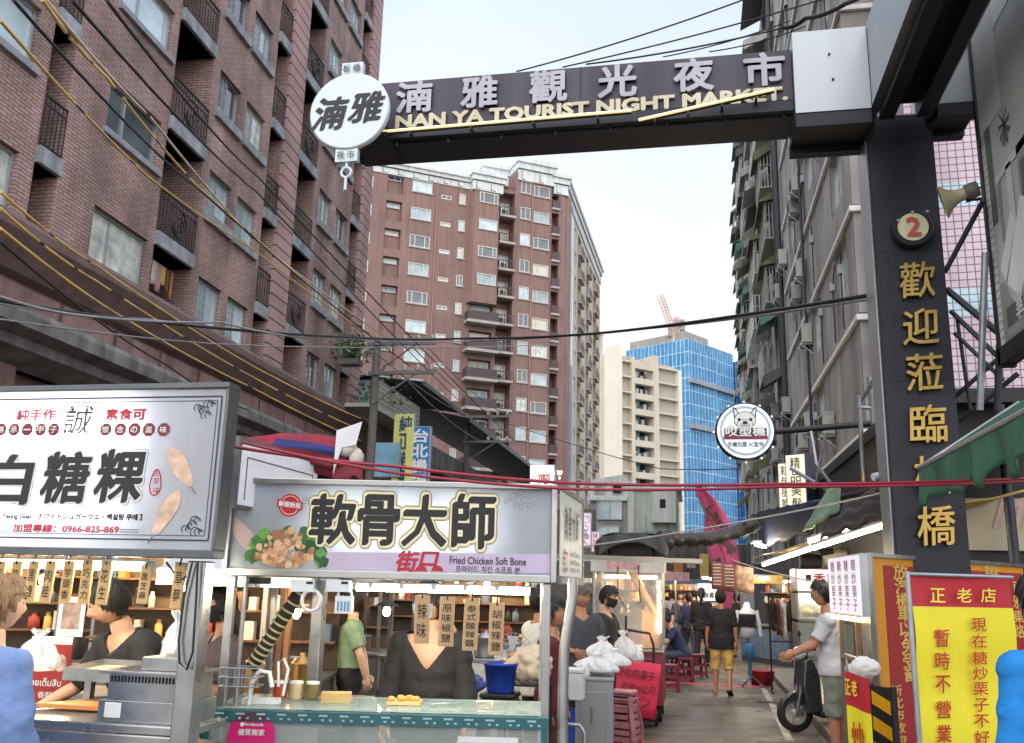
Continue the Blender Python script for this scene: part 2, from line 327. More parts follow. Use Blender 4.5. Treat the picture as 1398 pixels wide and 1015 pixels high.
for (x0, y0, x1, y1) in ((1028, 915, 1052, 958), (1052, 958, 1078, 1012)):
    A = on_z(x0, y0); B = on_z(x1, y1); b.quad((A.x-.05, A.y, .004), (B.x-.05, B.y, .004), (B.x+.05, B.y, .004), (A.x+.05, A.y, .004))
b.build('painted_white_line', PAINTW, kind='structure')
IRONC = mat('cast_iron_cover', rgb(74, 70, 68), .5, .5, .3, 12, .3, 50)
for i, (x, y, w_, d) in enumerate(((.95, 12.2, .45, .3), (1.2, 16.6, .4, .3), (.15, 22, .6, .6))):
    b = MB(); b.box(x-w_/2, y-d/2, .0005, x+w_/2, y+d/2, .006)
    for k in range(7): b.box(x-w_/2+.03, y-d/2+.03+k*(d-.06)/7, .006, x+w_/2-.03, y-d/2+.03+(k+.55)*(d-.06)/7, .011)
    b.build('drain_cover', IRONC, None, origin=(x, y, 0), label=['iron drain cover in the alley floor beside the scooter', 'iron drain cover by the red painted line', 'square iron cover in the middle of the alley before the crowd'][i], cat='drain cover', group='iron covers in the alley')
b = MB(); b.box(1.62, 4, -.1, 9, 22.3, .12); b.build('pavement', PAVE, kind='structure', bevel=.02)

# ================= facades =================
def facade(b, L, Z0, Z1, ops, m=0, mrev=None, u0=0):
    """wall sheet in the x-z plane from u0..L with openings (x0,x1,z0,z1,depth) and their reveals"""
    mrev = m if mrev is None else mrev
    us = sorted({u0, L, *[o[0] for o in ops], *[o[1] for o in ops]}); us = [x for x in us if u0 <= x <= L]
    for a, c in zip(us, us[1:]):
        if c-a < 1e-5: continue
        mid = (a+c)/2; cut = sorted((o[2], o[3]) for o in ops if o[0] < mid < o[1]); z = Z0
        for z0, z1 in cut:
            if z0 > z+1e-5: b.quad((a, 0, z), (c, 0, z), (c, 0, min(z0, Z1)), (a, 0, min(z0, Z1)), m)
            z = max(z, z1)
            if z >= Z1: break
        if z < Z1: b.quad((a, 0, z), (c, 0, z), (c, 0, Z1), (a, 0, Z1), m)
    for x0, x1, z0, z1, d in ops:
        z1 = min(z1, Z1); z0 = max(z0, Z0)
        if z1 <= z0: continue
        b.quad((x0, 0, z0), (x0, d, z0), (x0, d, z1), (x0, 0, z1), mrev); b.quad((x1, d, z0), (x1, 0, z0), (x1, 0, z1), (x1, d, z1), mrev)
        b.quad((x0, d, z0), (x0, 0, z0), (x1, 0, z0), (x1, d, z0), mrev); b.quad((x0, 0, z1), (x0, d, z1), (x1, d, z1), (x1, 0, z1), mrev)
        b.quad((x0, d, z0), (x1, d, z0), (x1, d, z1), (x0, d, z1), mrev)
def window(par, x0, x1, z0, z1, y, fm, gm, split=(.5,), t=.05, sill=None, grid=0, name='window'):
    """frame with mullions > pane (and sill); y is the plane of the frame"""
    w_, h_ = x1-x0, z1-z0; b = MB()
    b.box(0, -t, 0, w_, .02, t); b.box(0, -t, h_-t, w_, .02, h_); b.box(0, -t, t, t, .02, h_-t); b.box(w_-t, -t, t, w_, .02, h_-t)
    for q in split: b.box(w_*q-t*.5, -t*.8, t, w_*q+t*.5, .02, h_-t)
    if grid:                                   # burglar bars over one leaf
        n = 4
        for k in range(1, n): b.box(t+(w_*grid-t)*k/n-.009, -t*1.6, t, t+(w_*grid-t)*k/n+.009, -t*1.2, h_-t)
        for k in range(1, 6): b.box(t, -t*1.62, h_*k/6-.009, w_*grid, -t*1.3, h_*k/6+.009)
    o = b.build(name, fm, par, (x0, y, z0))
    b = MB(); b.quad((t*.5, 0, t*.5), (w_-t*.5, 0, t*.5), (w_-t*.5, 0, h_-t*.5), (t*.5, 0, h_-t*.5)); b.build('pane', gm, o)
    if sill:
        d, hh, sm = sill; b = MB(); b.box(-.12, -y-d, -hh, w_+.12, -.02, -.004); b.build('sill', sm, o, bevel=.012)
    return o
def railing(par, x0, x1, z0, h, y, m, n=9, ring=False, name='railing', d=.018):
    b = MB(); b.box(x0, y-.025, z0+h-.04, x1, y+.025, z0+h); b.box(x0, y-.02, z0+.05, x1, y+.02, z0+.08); b.box(x0, y-.015, z0+h-.22, x1, y+.015, z0+h-.195)
    for k in range(n+1):
        x = x0+(x1-x0)*k/n; b.box(x-d/2, y-d/2, z0, x+d/2, y+d/2, z0+h-.04)
    if ring:
        cx = (x0+x1)/2; cz = z0+h*.45; r = h*.34
        for rr, oz in ((r, 0), (r*.68, -r*.2), (r*.38, -r*.42)):
            b.tube([(cx+rr*math.cos(k*math.pi/9), y-.03, cz+oz+rr*math.sin(k*math.pi/9)) for k in range(19)], .022, 5, 0, False)
        b.tube([(cx-r*.5, y-.03, cz-r*.6), (cx-.1*r, y-.03, cz+.2*r), (cx+.4*r, y-.03, cz+.5*r)], .022, 5)
    return b.build(name, m, par)

# ---- left: long brick apartment block above a brown podium ----
BR = brickmat('mauve_brick', rgb(182, 155, 150), rgb(164, 136, 132), rgb(116, 98, 96), .3, .085, .012, .5, .75, .5, .5, var=.32)
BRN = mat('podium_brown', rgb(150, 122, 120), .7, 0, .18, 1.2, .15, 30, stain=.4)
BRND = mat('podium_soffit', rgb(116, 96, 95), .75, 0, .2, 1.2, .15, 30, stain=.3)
PIL = brickmat('grooved_pilaster', rgb(182, 152, 150), rgb(174, 144, 142), rgb(90, 74, 76), 4, .42, .03, 0, .75, .6, .3)
GREYS = mat('grey_stone_sill', rgb(152, 157, 166), .75, 0, .25, 3, .2, 40, stain=.4)
PG = Vector((-13.8, 35.97, 0)); ang = R(-2.2); dB = Vector((math.sin(ang), math.cos(ang), 0))
B1 = root('brick_apartment_building', 'long mauve brick apartment block with iron balconies above a brown podium, on the left', 'building', PG, math.atan2(dB.y, dB.x))
U0, ZB, ZT = -34.0, 8.1, 33.5
ops = []; wins = []; bals = []
cols_w = [(-32.5, -30.3, 0), (-25.6, -24.2, 1), (-23.9, -21.4, 0), (-18.85, -16.6, 0), (-13.95, -12.55, 1), (-12.15, -10.75, 1), (-5.7, -4.35, 1), (-3.85, -2.45, 1)]
cols_b = [(-29.5, -27.6, 1, 1.0), (-20.95, -20.2, 0, 1.1), (-16.32, -14.4, 1, 1.2), (-10.35, -9.42, 0, 1.1), (-8.05, -6.25, 1, 1.2), (-2.1, -1.15, 0, 1.1)]
for k in range(8):
    z = 8.65+3.2*k
    for x0, x1, kind in cols_w: ops.append((x0, x1, z, z+1.3, .22)); wins.append((x0, x1, z, z+1.3, kind, k))
    f = 7.15+3.2*k
    for x0, x1, ring, d in cols_b: ops.append((x0, x1, max(ZB+.02, f), f+2.82, d)); bals.append((x0, x1, f, ring, k, d))
b = MB(); facade(b, 0, ZB, ZT, ops, 0, 0, U0)
b.quad((0, 0, ZB), (0, 12, ZB), (0, 12, ZT), (0, 0, ZT)); b.quad((U0, 0, ZT), (0, 0, ZT), (0, 12, ZT), (U0, 12, ZT)); b.quad((U0, 12, ZB), (U0, 0, ZB), (U0, 0, ZT), (U0, 12, ZT))
b.quad((0, 12, ZB), (U0, 12, ZB), (U0, 12, ZT), (0, 12, ZT))
b.build('wall', BR, B1)
CURT = mat('curtained_glass', rgb(196, 204, 198), .15, 0, .45, 2.5, spec=.8, coat=.4)
GLASSD = mat('dark_room_glass', rgb(70, 84, 92), .06, 0, .3, 1.2, spec=.9, coat=.6); BLIND = mat('window_blind', rgb(206, 200, 186), .3, 0, .12, 3, coat=.3)
for x0, x1, z0, z1, kind, k in wins:
    gl_ = random.choice([GLASSW, GLASSW, GLASSW, CURT, GLASSD, BLIND])
    if kind: window(B1, x0, x1, z0, z1, .17, FRAMEW, gl_, (.5,), .05, (.12, .28, GREYS) if k else None, .5)
    else: window(B1, x0, x1, z0, z1, .17, FRAMEW, CURT if k == 0 else gl_, (.36,), .06, (.1, .16, GREYS) if k else None)
DOORM = mat('balcony_door', rgb(96, 104, 112), .2, 0, .3, 2, spec=.8, rnd=.4)
for x0, x1, f, ring, k, d in bals:
    w_ = x1-x0
    if k: b = MB(); b.box(x0, -.1, f-.38, x1, d-.02, f); b.build('balcony_slab', GREYS, B1, bevel=.015)
    railing(B1, x0+.03, x1-.03, max(f, ZB), f+1.15-max(f, ZB), -.04 if k or not ring else -.35, IRON, max(5, int(w_/.16)), bool(ring) and (k+int(abs(x0))) % 3 != 1)
    b = MB(); b.box(x0+w_*.15, d-.06, max(f, ZB)+.03, x1-w_*.12, d-.012, f+2.1); o = b.build('balcony_door', FRAMEW, B1)
    b = MB()
    for q in (0, 1):
        s0 = x0+w_*.15+.05+q*(w_*.73-.05)/2; b.quad((s0, d-.064, max(f, ZB)+.12), (s0+(w_*.73-.1)/2-.05, d-.064, max(f, ZB)+.12), (s0+(w_*.73-.1)/2-.05, d-.064, f+2.02), (s0, d-.064, f+2.02))
    b.build('pane', DOORM, o)
for x0, x1 in ((-9.4, -8.1), (-1.1, .04)):
    b = MB(); b.box(x0, -.12, ZB, x1, -.003, ZT); b.build('pilaster', PIL, B1)
b = MB()                                      # ledge between brick and podium, with its sloping soffit
pr = [(-.02, 8.42), (-.55, 8.42), (-.62, 8.3), (-.62, 8.12), (-.2, 7.5), (.0, 7.42)]
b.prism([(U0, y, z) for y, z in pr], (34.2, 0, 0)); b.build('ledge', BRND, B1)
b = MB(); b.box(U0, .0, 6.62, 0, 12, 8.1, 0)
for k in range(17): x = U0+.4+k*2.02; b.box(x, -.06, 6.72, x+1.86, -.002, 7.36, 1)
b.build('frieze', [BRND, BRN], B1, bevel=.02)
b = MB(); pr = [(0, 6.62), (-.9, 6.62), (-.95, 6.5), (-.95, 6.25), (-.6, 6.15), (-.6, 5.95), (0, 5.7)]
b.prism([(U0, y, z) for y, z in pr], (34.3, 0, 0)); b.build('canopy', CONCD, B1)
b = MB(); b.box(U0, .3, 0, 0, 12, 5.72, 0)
for k in range(9):
    x = U0+1+k*3.9; b.box(x, -.15, 0, x+.55, .3, 5.72, 1); b.box(x+.7, .1, 2.6, x+2.3, .295, 5.3, 1); b.box(x+.85, .05, 2.8, x+2.15, .1, 5.1, 0)
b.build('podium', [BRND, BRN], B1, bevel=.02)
b = MB()
for zz in (4.1, 4.9, 3.2): b.box(U0, .27, zz, 0, .298, zz+.05)
b.build('podium_groove', DARK, B1)

# ---- centre: brown tower with a white parapet ----
BT = mat('tower_brown_tile', rgb(138, 109, 103), .7, 0, .14, .35, .1, 20, stain=.28)
CREAMT = mat('tower_cream_tile', rgb(190, 180, 164), .7, 0, .12, .4, .1, 20, stain=.3)
PARA = mat('parapet_white', rgb(214, 219, 220), .7, 0, .08, .5, stain=.25); PARAL = mat('parapet_joint', rgb(70, 74, 80), .8)
GREYC = mat('grey_column', rgb(120, 126, 134), .7, 0, .12, .5, stain=.2)
SILLT = mat('tower_sill', rgb(170, 164, 158), .8, 0, .15, 1)
FRW = mat('tower_window_frame', rgb(206, 206, 200), .5)
LT = Vector((-32.67, 83.92, 0)); CT = Vector((-13.34, 96.48, 0)); RT = Vector((-12.45, 128.22, 0)); dT = (CT-LT).normalized(); LEN = (CT-LT).length
B2 = root('brown_apartment_tower', 'tall brown apartment tower with a white stepped parapet rising behind the gate beam', 'building', LT, math.atan2(dT.y, dT.x))
NF = 12; ops = []; W = []
for k in range(NF):
    d = 3.1*k
    if 43.4-d < 12: break
    ops += [(.55, .85, 41.9-d, 43.2-d, .12), (2.35, 4.1, 41.7-d, 43.95-d, .55), (5.1, 7.3, 42.4-d, 43.7-d, .15), (8.35, 9.5, 42.1-d, 42.55-d, .12), (10.4, 11.1, 41.9-d, 43.1-d, .12)]
    W += [(.55, .85, 41.9-d, 43.2-d, .08, (), 'slit_window'), (2.5, 3.95, 43.3-d, 43.85-d, .5, (.5,), 'niche_window'), (5.1, 7.3, 42.4-d, 43.7-d, .1, (.25, .75), 'window'), (8.35, 9.5, 42.1-d, 42.55-d, .08, (.5,), 'vent_window'), (10.4, 11.1, 41.9-d, 43.1-d, .08, (.5,), 'narrow_window')]
    if k < 4: W.append((12.4, 14.5, 42.1-d, 43.3-d, -.92, (.22, .8), 'bay_window'))
    else: ops.append((12.0, 14.6, 41.2-d, 43.4-d, .5)); W.append((12.2, 14.4, 41.3-d, 43.2-d, .45, (.3, .6), 'bay_window'))
    ops.append((15.0, 16.85, 41.4-d, 44.2-d, 1.3)); W.append((15.15, 16.7, 41.5-d, 43.4-d, 1.25, (.33, .66), 'balcony_window'))
for k in range(NF):
    d = 3.1*k
    if 44.5-d < 12: break
    ops += [(17.6, 18.8, 44.6-d, 46-d, .15), (19.2, 21.1, 44.5-d, 45.75-d, .15), (21.4, 22.3, 43.4-d, 45.95-d, 1.2)]
    W += [(17.6, 18.8, 44.6-d, 46-d, .1, (.5,), 'twin_window'), (19.2, 21.1, 44.5-d, 45.75-d, .1, (.3,), 'wide_window')]
b = MB(); facade(b, 17.0, 0, 44.6, [o for o in ops if o[1] < 17.01], 0, 0); 
b2 = MB(); facade(b2, LEN, 0, 47, [o for o in ops if o[0] > 17.01], 0, 0, 17.0); b.add(b2.v, b2.f)
b.quad((0, 14, 0), (0, 0, 0), (0, 0, 44.6), (0, 14, 44.6)); b.quad((17, 6, 44.6), (17, 0, 44.6), (17, 0, 47), (17, 6, 47)); b.quad((0, 0, 44.6), (17, 0, 44.6), (17, 14, 44.6), (0, 14, 44.6))
b.build('wall', BT, B2)
for x0, x1, z0, z1, y, sp, nm in W: window(B2, x0, x1, z0, z1, y, FRW, random.choice([GLASSF, GLASSF, GLASSF, GLASSD, BLIND, CURT]), sp, .09, (.12, .16, SILLT) if nm in ('window', 'wide_window', 'twin_window', 'bay_window', 'narrow_window') and y < .4 and y > -.5 else None, 0, nm)
b = MB(); b.prism([(11.5, -.003, 30.8), (11.9, -.9, 30.8), (14.7, -.9, 30.8), (15, -.003, 30.8)], (0, 0, 13.0)); b.build('bay', BT, B2)
RAILB = mat('tower_railing', rgb(84, 70, 72), .6, .2, .2, 2)
for k in range(NF-1):
    f = 41.4-3.1*k
    if f > 11:
        b = MB(); b.box(14.95, -.55, f-.25, 16.9, 1.2, f); b.box(15, -.5, f, 15.05, 0, f+.95, 1); b.box(15, -.5, f, 16.85, -.46, f+.1, 1); b.box(15, -.5, f+.85, 16.85, -.45, f+.95, 1)
        for q in range(8): b.box(15+q*.26, -.49, f+.1, 15.05+q*.26, -.46, f+.85, 1)
        b.build('balcony', [SILLT, RAILB], B2)
    if k >= 4:
        f = 41.2-3.1*k
        b = MB(); b.box(11.4, -1.25, f-.3, 14.95, .4, f); b.box(11.5, -1.2, f, 14.9, -1.12, f+1.0, 1); b.box(11.5, -1.12, f, 11.58, 0, f+1.0, 1); b.build('balcony', [SILLT, RAILB], B2)
    f = 43.4-3.1*k
    b = MB(); b.box(21.35, -.3, f-.22, 22.35, 1.1, f); b.box(21.4, -.28, f, 22.3, -.22, f+.9, 1); b.build('balcony', [SILLT, RAILB], B2)
for x, z in ((7.85, 44), (18.98, 46)):
    b = MB(); b.tube([(x, -.1, 8), (x, -.1, z)], .06, 6)
    b.build('drain_pipe', mat('drain_pipe_pink', rgb(170, 130, 120), .6), B2)
def parapet(par, x0, x1, z0, z1, y0, depth, name='parapet'):
    b = MB(); h = z1-z0; b.box(x0, y0-.1, z0, x1, depth, z0+h*.52, 0); b.box(x0-.15, y0-.3, z0+h*.52, x1+.15, depth, z0+h*.8, 0); b.box(x0-.3, y0-.5, z0+h*.8, x1+.3, depth, z1, 0)
    n = int((x1-x0)/1.5)
    for k in range(n):
        x = x0+(x1-x0)*(k+.15)/n; b.box(x, y0-.12, z0+.1, x+.07, y0-.1, z0+h*.42, 1); b.box(x, y0-.12, z0+.1, x+.55, y0-.1, z0+.17, 1)
    b.box(x0, y0-.115, z0+h*.52-.08, x1, y0-.1, z0+h*.52, 1)
    return b.build(name, [PARA, PARAL], par)
parapet(B2, -.2, 11.6, 43.75, 45.2, 0, 8); parapet(B2, 11.62, 15.1, 43.5, 45.6, -.9, 8); parapet(B2, 14, 17.2, 46.2, 48.4, 2.5, 9); parapet(B2, 17.2, 21.6, 46, 48.6, -.1, 9); parapet(B2, 21.62, LEN+.3, 45.2, 47.6, -.05, 9)
dR = (RT-CT).normalized(); L2 = (RT-CT).length
SD = root('tower_side', None, None, (LEN, 0, 0), math.atan2(dR.y, dR.x)-math.atan2(dT.y, dT.x)); SD.parent = B2
ops = []; W = []
for k in range(11):
    d = 3.1*k
    for j, (x0, x1, z0, z1, dp, nm) in enumerate(((4.6, 6.4, 43.0, 44.3, .15, 'window'), (7.4, 8.8, 42.6, 44.4, .15, 'window'), (10, 13, 42, 44.5, 1.1, 'balcony'), (14.2, 16, 43, 44.3, .15, 'window'), (17.4, 20, 42, 44.5, 1.1, 'balcony'), (21.2, 23, 43, 44.3, .15, 'window'), (24.4, 27.6, 42, 44.5, 1.1, 'balcony'), (28.6, 30.4, 43, 44.3, .15, 'window'))):
        ops.append((x0, x1, z0-d, z1-d, dp)); W.append((x0, x1, z0-d, z1-d, dp-.05, nm))
b = MB(); facade(b, L2, 0, 45.2, ops, 1, 1); b.box(.25, -.5, 0, 1.5, -.003, 45.2, 0); b.box(1.5, -.35, 0, 4, -.003, 45.2, 2)
b.box(1.7, -.4, 9, 2.5, -.352, 44, 3); b.box(2.9, -.4, 9, 3.7, -.352, 44, 3)
b.quad((L2, 0, 0), (L2, 14, 0), (L2, 14, 45.2), (L2, 0, 45.2), 1)
b.build('side_wall', [BT, CREAMT, GREYC, GLASSF], SD)
for x0, x1, z0, z1, y, nm in W:
    PANES = MB()
    if nm == 'window': PANES.quad((x0+.06, y, z0+.06), (x1-.06, y, z0+.06), (x1-.06, y, z1-.06), (x0+.06, y, z1-.06)); PANES.box((x0+x1)/2-.04, y-.05, z0, (x0+x1)/2+.04, y-.01, z1, 1)
    else:
        PANES.quad((x0+.3, y, z0+.06), (x1-.3, y, z0+.06), (x1-.3, y, z1-.3), (x0+.3, y, z1-.3)); PANES.box(x0, -.5, z0-.25, x1, y, z0-.01, 2); PANES.box(x0, -.5, z0, x1, -.44, z0+.9, 3)
    PANES.build('side_window' if nm == 'window' else 'side_balcony', [GLASSF, FRW, SILLT, RAILB], SD)
parapet(SD, 0, L2+.3, 45.2, 47.6, -.05, 9)
# ---- right: grey tiled block with ledges, cages and air conditioners ----
GT = brickmat('grey_wall_tile', rgb(168, 164, 161), rgb(158, 155, 153), rgb(92, 90, 90), 1.5, 2.8, .022, 0, .7, .2, .62, var=.3)
LEDGE = mat('white_ledge', rgb(236, 237, 234), .7, 0, .12, 1, stain=.2)
YF, YN = 72.0, 22.4; LB = YF-YN
B5 = root('grey_tiled_building', 'long grey tiled block with window cages and green awnings on the right', 'building', (4.1, YF, 0), -math.pi/2)
ops, W = [], []
for k in range(10):
    z = 5.45+2.8*k
    for j, (x0, x1) in enumerate(((LB-3.1, LB-1.2), (LB-8.2, LB-6.4), (LB-13.6, LB-11.6), (LB-19, LB-17.4))):
        if (j+k) % 3 == 1: continue
        ops.append((x0, x1, z-1.75, z-.12, .2)); W.append((x0, x1, z-1.75, z-.12))
    for q in range(8):
        x0 = 1.0+q*3.95; ops.append((x0, x0+2.4, z-1.9, z-.2, .25)); W.append((x0, x0+2.4, z-1.9, z-.2))
b = MB(); facade(b, LB, 0, 31, ops); b.quad((LB, 0, 0), (LB, 7, 0), (LB, 7, 31), (LB, 0, 31)); b.quad((0, 7, 0), (0, 0, 0), (0, 0, 31), (0, 7, 31)); b.quad((0, 0, 31), (LB, 0, 31), (LB, 7, 31), (0, 7, 31))
b.build('wall', GT, B5)
for x0, x1, z0, z1 in W: window(B5, x0, x1, z0, z1, .15, FRAMEW, CURT if x0 > 30 else GLASSF, (.5,), .06)
for k in range(9):
    z = 5.45+2.8*k; x0 = 44.5 if k % 2 else 0
    b = MB(); b.box(34.2, -.1, z-.05, LB-.01, -.003, z+.1)
    b.box(LB+.003, -.1, z-.05, LB+.12, 6.9, z+.1)
    b.build('ledge', LEDGE, B5, bevel=.02)
for x, z0, z1, r in ((33.6, 0, 31, .09), (33.0, 0, 31, .07), (32, 4, 27, .05), (41, 0, 18, .05)):
    b = MB(); b.tube([(x, -.14, z0), (x, -.14, z1)], r, 7); b.build('drain_pipe', mat('dark_pipe', rgb(58, 60, 66), .5, .3), B5)
AWG = mat('green_corrugated_sheet', rgb(92, 142, 126), .5, 0, .35, .8, rnd=.5, stain=.3); AWO = mat('olive_corrugated_sheet', rgb(120, 122, 84), .6, 0, .3, .8, rnd=.4, stain=.3); AWD = mat('dark_sheet', rgb(104, 106, 108), .7, 0, .3, .8, rnd=.4)
AWW = mat('pale_sheet', rgb(186, 190, 184), .6, 0, .25, .8, rnd=.3, stain=.4)
CAGE = mat('cage_bars', rgb(190, 194, 190), .5, .5, .2, 2, rnd=.4)
for k in range(10):                            # conduits and small fixings on the plain part of the wall
    z = 5.45+2.8*k
    for t in range(3): b = MB(); x = random.uniform(30, LB-1); b.tube([(x, -.05, z-2.5), (x, -.05, z-.9), (x+random.uniform(-.6, .6), -.05, z-.4)], .02, 5); b.box(x-.12, -.12, z-1, x+.12, -.01, z-.75, 1); b.build('conduit', [mat('dark_pipe', 0), GALV], B5)
for k in range(10):
    for q in range(8):
        rr = random.random(); z = 5.45+2.8*k+random.uniform(-.25, .2); ww = random.uniform(2.2, 3.4); x0 = .5+q*3.95+random.uniform(0, .6); dd = random.uniform(.5, 1.0)*(.45+.6*q/7)
        if k < 2 and rr < .4: continue
        if rr < .72:
            b = MB(); h = 1.7; z0 = z-2.0
            b.box(x0, -dd, z0-.05, x0+ww, -.01, z0)
            for zz in (z0+h*.33, z0+h*.66, z0+h): b.box(x0, -dd-.02, zz-.03, x0+ww, -dd+.02, zz); b.box(x0+ww-.03, -dd+.02, zz-.03, x0+ww, -.01, zz)
            for t in range(13): x = x0+ww*t/12; b.box(x-.02, -dd-.015, z0, x+.02, -dd+.015, z0+h)
            for t in range(4): y = -dd*(t+.5)/4; b.box(x0+ww-.025, y-.02, z0, x0+ww, y+.02, z0+h)
            o = b.build('window_cage', CAGE, B5)
            if rr < .2:
                b = MB(); b.box(x0+.3, -dd+.1, z0, x0+1.2, -.15, z0+.7); b.box(x0+1.5, -dd+.15, z0, x0+2.4, -.2, z0+.5); b.build('stored_goods', DARK, o)
        if rr > .18:
            b = MB(); m = random.choice([AWG, AWG, AWO, AWD, AWD, AWW]); d2 = dd+.25; n = 14
            for t in range(n):
                xa = x0-.2+(ww+.4)*t/n; xb = x0-.2+(ww+.4)*(t+1)/n; o1 = .03*(t % 2); o2 = .03*((t+1) % 2)
                b.quad((xa, -.01, z+.25+o1), (xa, -d2, z-.28+o1), (xb, -d2, z-.28+o2), (xb, -.01, z+.25+o2))
            b.quad((x0+ww+.2, -.01, z+.25), (x0+ww+.2, -d2, z-.28), (x0+ww+.2, -d2, z-.36-.4*(rr > .5)), (x0+ww+.2, -.01, z-.2))
            b.quad((x0-.2, -d2, z-.28), (x0+ww+.2, -d2, z-.28), (x0+ww+.2, -d2-.02, z-.5), (x0-.2, -d2-.02, z-.5))
            b.build('awning', m, B5)
ACM = mat('ac_casing', rgb(196, 198, 192), .5, .1, .15, 4, rnd=.2, stain=.3); ACD = mat('ac_grille', rgb(60, 62, 64), .6, .2)
def ac_unit(p, rz, label, group, s=1.0):
    t = root('air_conditioner', label, 'air conditioner', p, rz, group)
    b = MB(); b.box(-.42*s, -.34*s, 0, .42*s, -.02, .62*s); b.build('casing', ACM, t, bevel=.02)
    b = MB(); b.lathe([(.23*s, 0), (.25*s, -.012), (.25*s, .0)], 18, 0, (-.08*s, -.345*s, .31*s), Matrix.Rotation(math.pi/2, 3, 'X'))
    for q in range(5): b.box(-.3*s, -.352*s, (.12+.09*q)*s, .14*s, -.343*s, (.13+.09*q)*s)
    b.box(.2*s, -.35*s, .1*s, .38*s, -.342*s, .52*s); b.build('fan_grille', ACD, t)
    b = MB()
    for x in (-.3, .3): b.box(x*s-.02, -.4*s, -.05, x*s+.02, 0, -.005); b.bar((x*s, -.38*s, -.03), (x*s, -.01, -.35*s), .025)
    b.build('bracket', GALV, t); return t
for i, (px, py) in enumerate(((1099, 460), (1072, 556), (1128, 582), (1103, 580), (1094, 603), (1057, 562), (1049, 508), (1041, 540), (1029, 520), (1057, 622), (1020, 541), (1091, 372), (1085, 402), (1062, 402), (1085, 256), (1082, 286), (1112, 190), (1067, 356))):
    p = on_x(px, py, 3.9); p.x = 4.1; p.z -= .3
    fl = ORD[max(0, min(11, int((p.z-2.6)/2.8)))]; sec = 'at the near end of' if p.y < 30 else 'a little way along' if p.y < 40 else 'half way along' if p.y < 55 else 'far along'
    ac_unit(p, -math.pi/2, f"beige air conditioner {sec} the grey tiled wall, {fl} ledge up, number {i+1} from the eighteen" if 0 else
            ['unit under a small dark hood just below the upper cable crossing', 'unit on a bracket left of the tall curtained window', 'larger unit right above the black sign pipe', 'smaller twin unit left above the black sign pipe', 'unit hanging just below the black sign pipe', 'unit just right of the top of the round dog sign', 'unit above the round dog sign, next to the blue tower', 'unit directly above the right rim of the round dog sign', 'unit far along the wall, above the middle of the round dog sign', 'unit low beside the lower right rim of the round dog sign', 'farthest unit, touching the blue tower above the round sign', 'upper of two stacked units beside the dark drain pipes', 'lower of two stacked units beside the dark drain pipes', 'unit left of the two stacked ones, behind the drain pipes', 'upper of two units high up under the gate beam', 'lower of two units high up under the gate beam', 'highest unit, tucked just below the gate beam', 'unit behind the drain pipes, a floor above the cable crossing'][i]
            .replace('unit', 'grey air conditioner', 1), 'air conditioners on the grey tiled wall', 1.05)
for k in range(9):                             # small units standing on the brown tower's balconies
    for j, (u_, v_) in enumerate(((15.5, -.1), (12.1, -.8))):
        if (j and k < 4) or (k*3+j) % 4 == 3: continue
        q = LT+Vector((dT.x*u_-dT.y*v_, dT.y*u_+dT.x*v_, (41.4 if j == 0 else 41.2)-3.1*k+.02)); ac_unit((q.x, q.y, q.z), math.atan2(dT.y, dT.x), 'small white air conditioner on the %s balcony from the top in the %s balcony column' % (ORD[k if j == 0 else k-4], 'right' if j == 0 else 'left'), 'air conditioners on the tower balconies', 1.05)
# ---- pink tiled building behind the gate pillar ----
PT = brickmat('pink_wall_tile', rgb(206, 186, 198), rgb(198, 178, 192), rgb(106, 92, 104), .17, .17, .012, 0, .4, .3, .12)
PTB = brickmat('pale_blue_wall_tile', rgb(186, 212, 224), rgb(180, 208, 222), rgb(100, 110, 118), .17, .17, .012, 0, .4, .3, .12)
xa = on_y(1245, 300, 20.5).x
B6 = root('pink_tiled_building', 'pink tiled building with two pale blue bands behind the gate pillar', 'building', (xa, 20.5, 0), R(-4))
z1 = on_y(1300, 252, 20.5).z; z2 = on_y(1300, 284, 20.5).z; z3 = on_y(1320, 396, 20.5).z; z4 = on_y(1320, 432, 20.5).z
b = MB(); b.box(0, 0, 0, 12, 10, z4); b.box(0, 0, z3, 12, 10, z2); b.box(0, 0, z1, 12, 10, 30); b.build('wall', PT, B6)
b = MB(); b.box(-.003, -.003, z4, 12, 10, z3); b.box(-.003, -.003, z2, 12, 10, z1); b.build('tile_band', PTB, B6)

# ---- far: cream tower, scaffolded blue tower and crane ----
CR = mat('cream_render', rgb(206, 196, 178), .8, 0, .08, .2, stain=.12); CRW = mat('cream_white_render', rgb(226, 220, 206), .8, 0, .06, .2); CRP = mat('cream_panel', rgb(178, 172, 160), .85, 0, .08, .3)
D = 178; c0 = dep(841, 500, D); c1 = dep(930, 520, D+9); c2 = dep(814, 500, D+6)
zt = dep(841, 478, D).z; B3 = root('cream_apartment_tower', 'pale cream apartment tower with stacked open balconies, in front of the blue wrapped tower', 'building', (c0.x, c0.y, 0), heading(c0, c1))
Lm = (c1-c0).xy.length
b = MB(); b.box(0, 3.2, 0, Lm, 26, zt, 0); b.box(-.3, -.3, 0, 1.3, 3.2, zt+1.2, 1); b.box(Lm-.9, -.2, 0, Lm, 3.2, zt-1.5, 1); b.box(Lm*.23, -.05, 0, Lm*.28, 3.2, zt-.5, 0); b.box(Lm*.56, -.1, 0, Lm*.64, 3.2, zt+.6, 0)
b.box(Lm*.66, .9, 0, Lm-.9, 3.2, zt-.7, 2); b.box(1.3, .9, 0, Lm*.23, 3.2, zt-.4, 2)
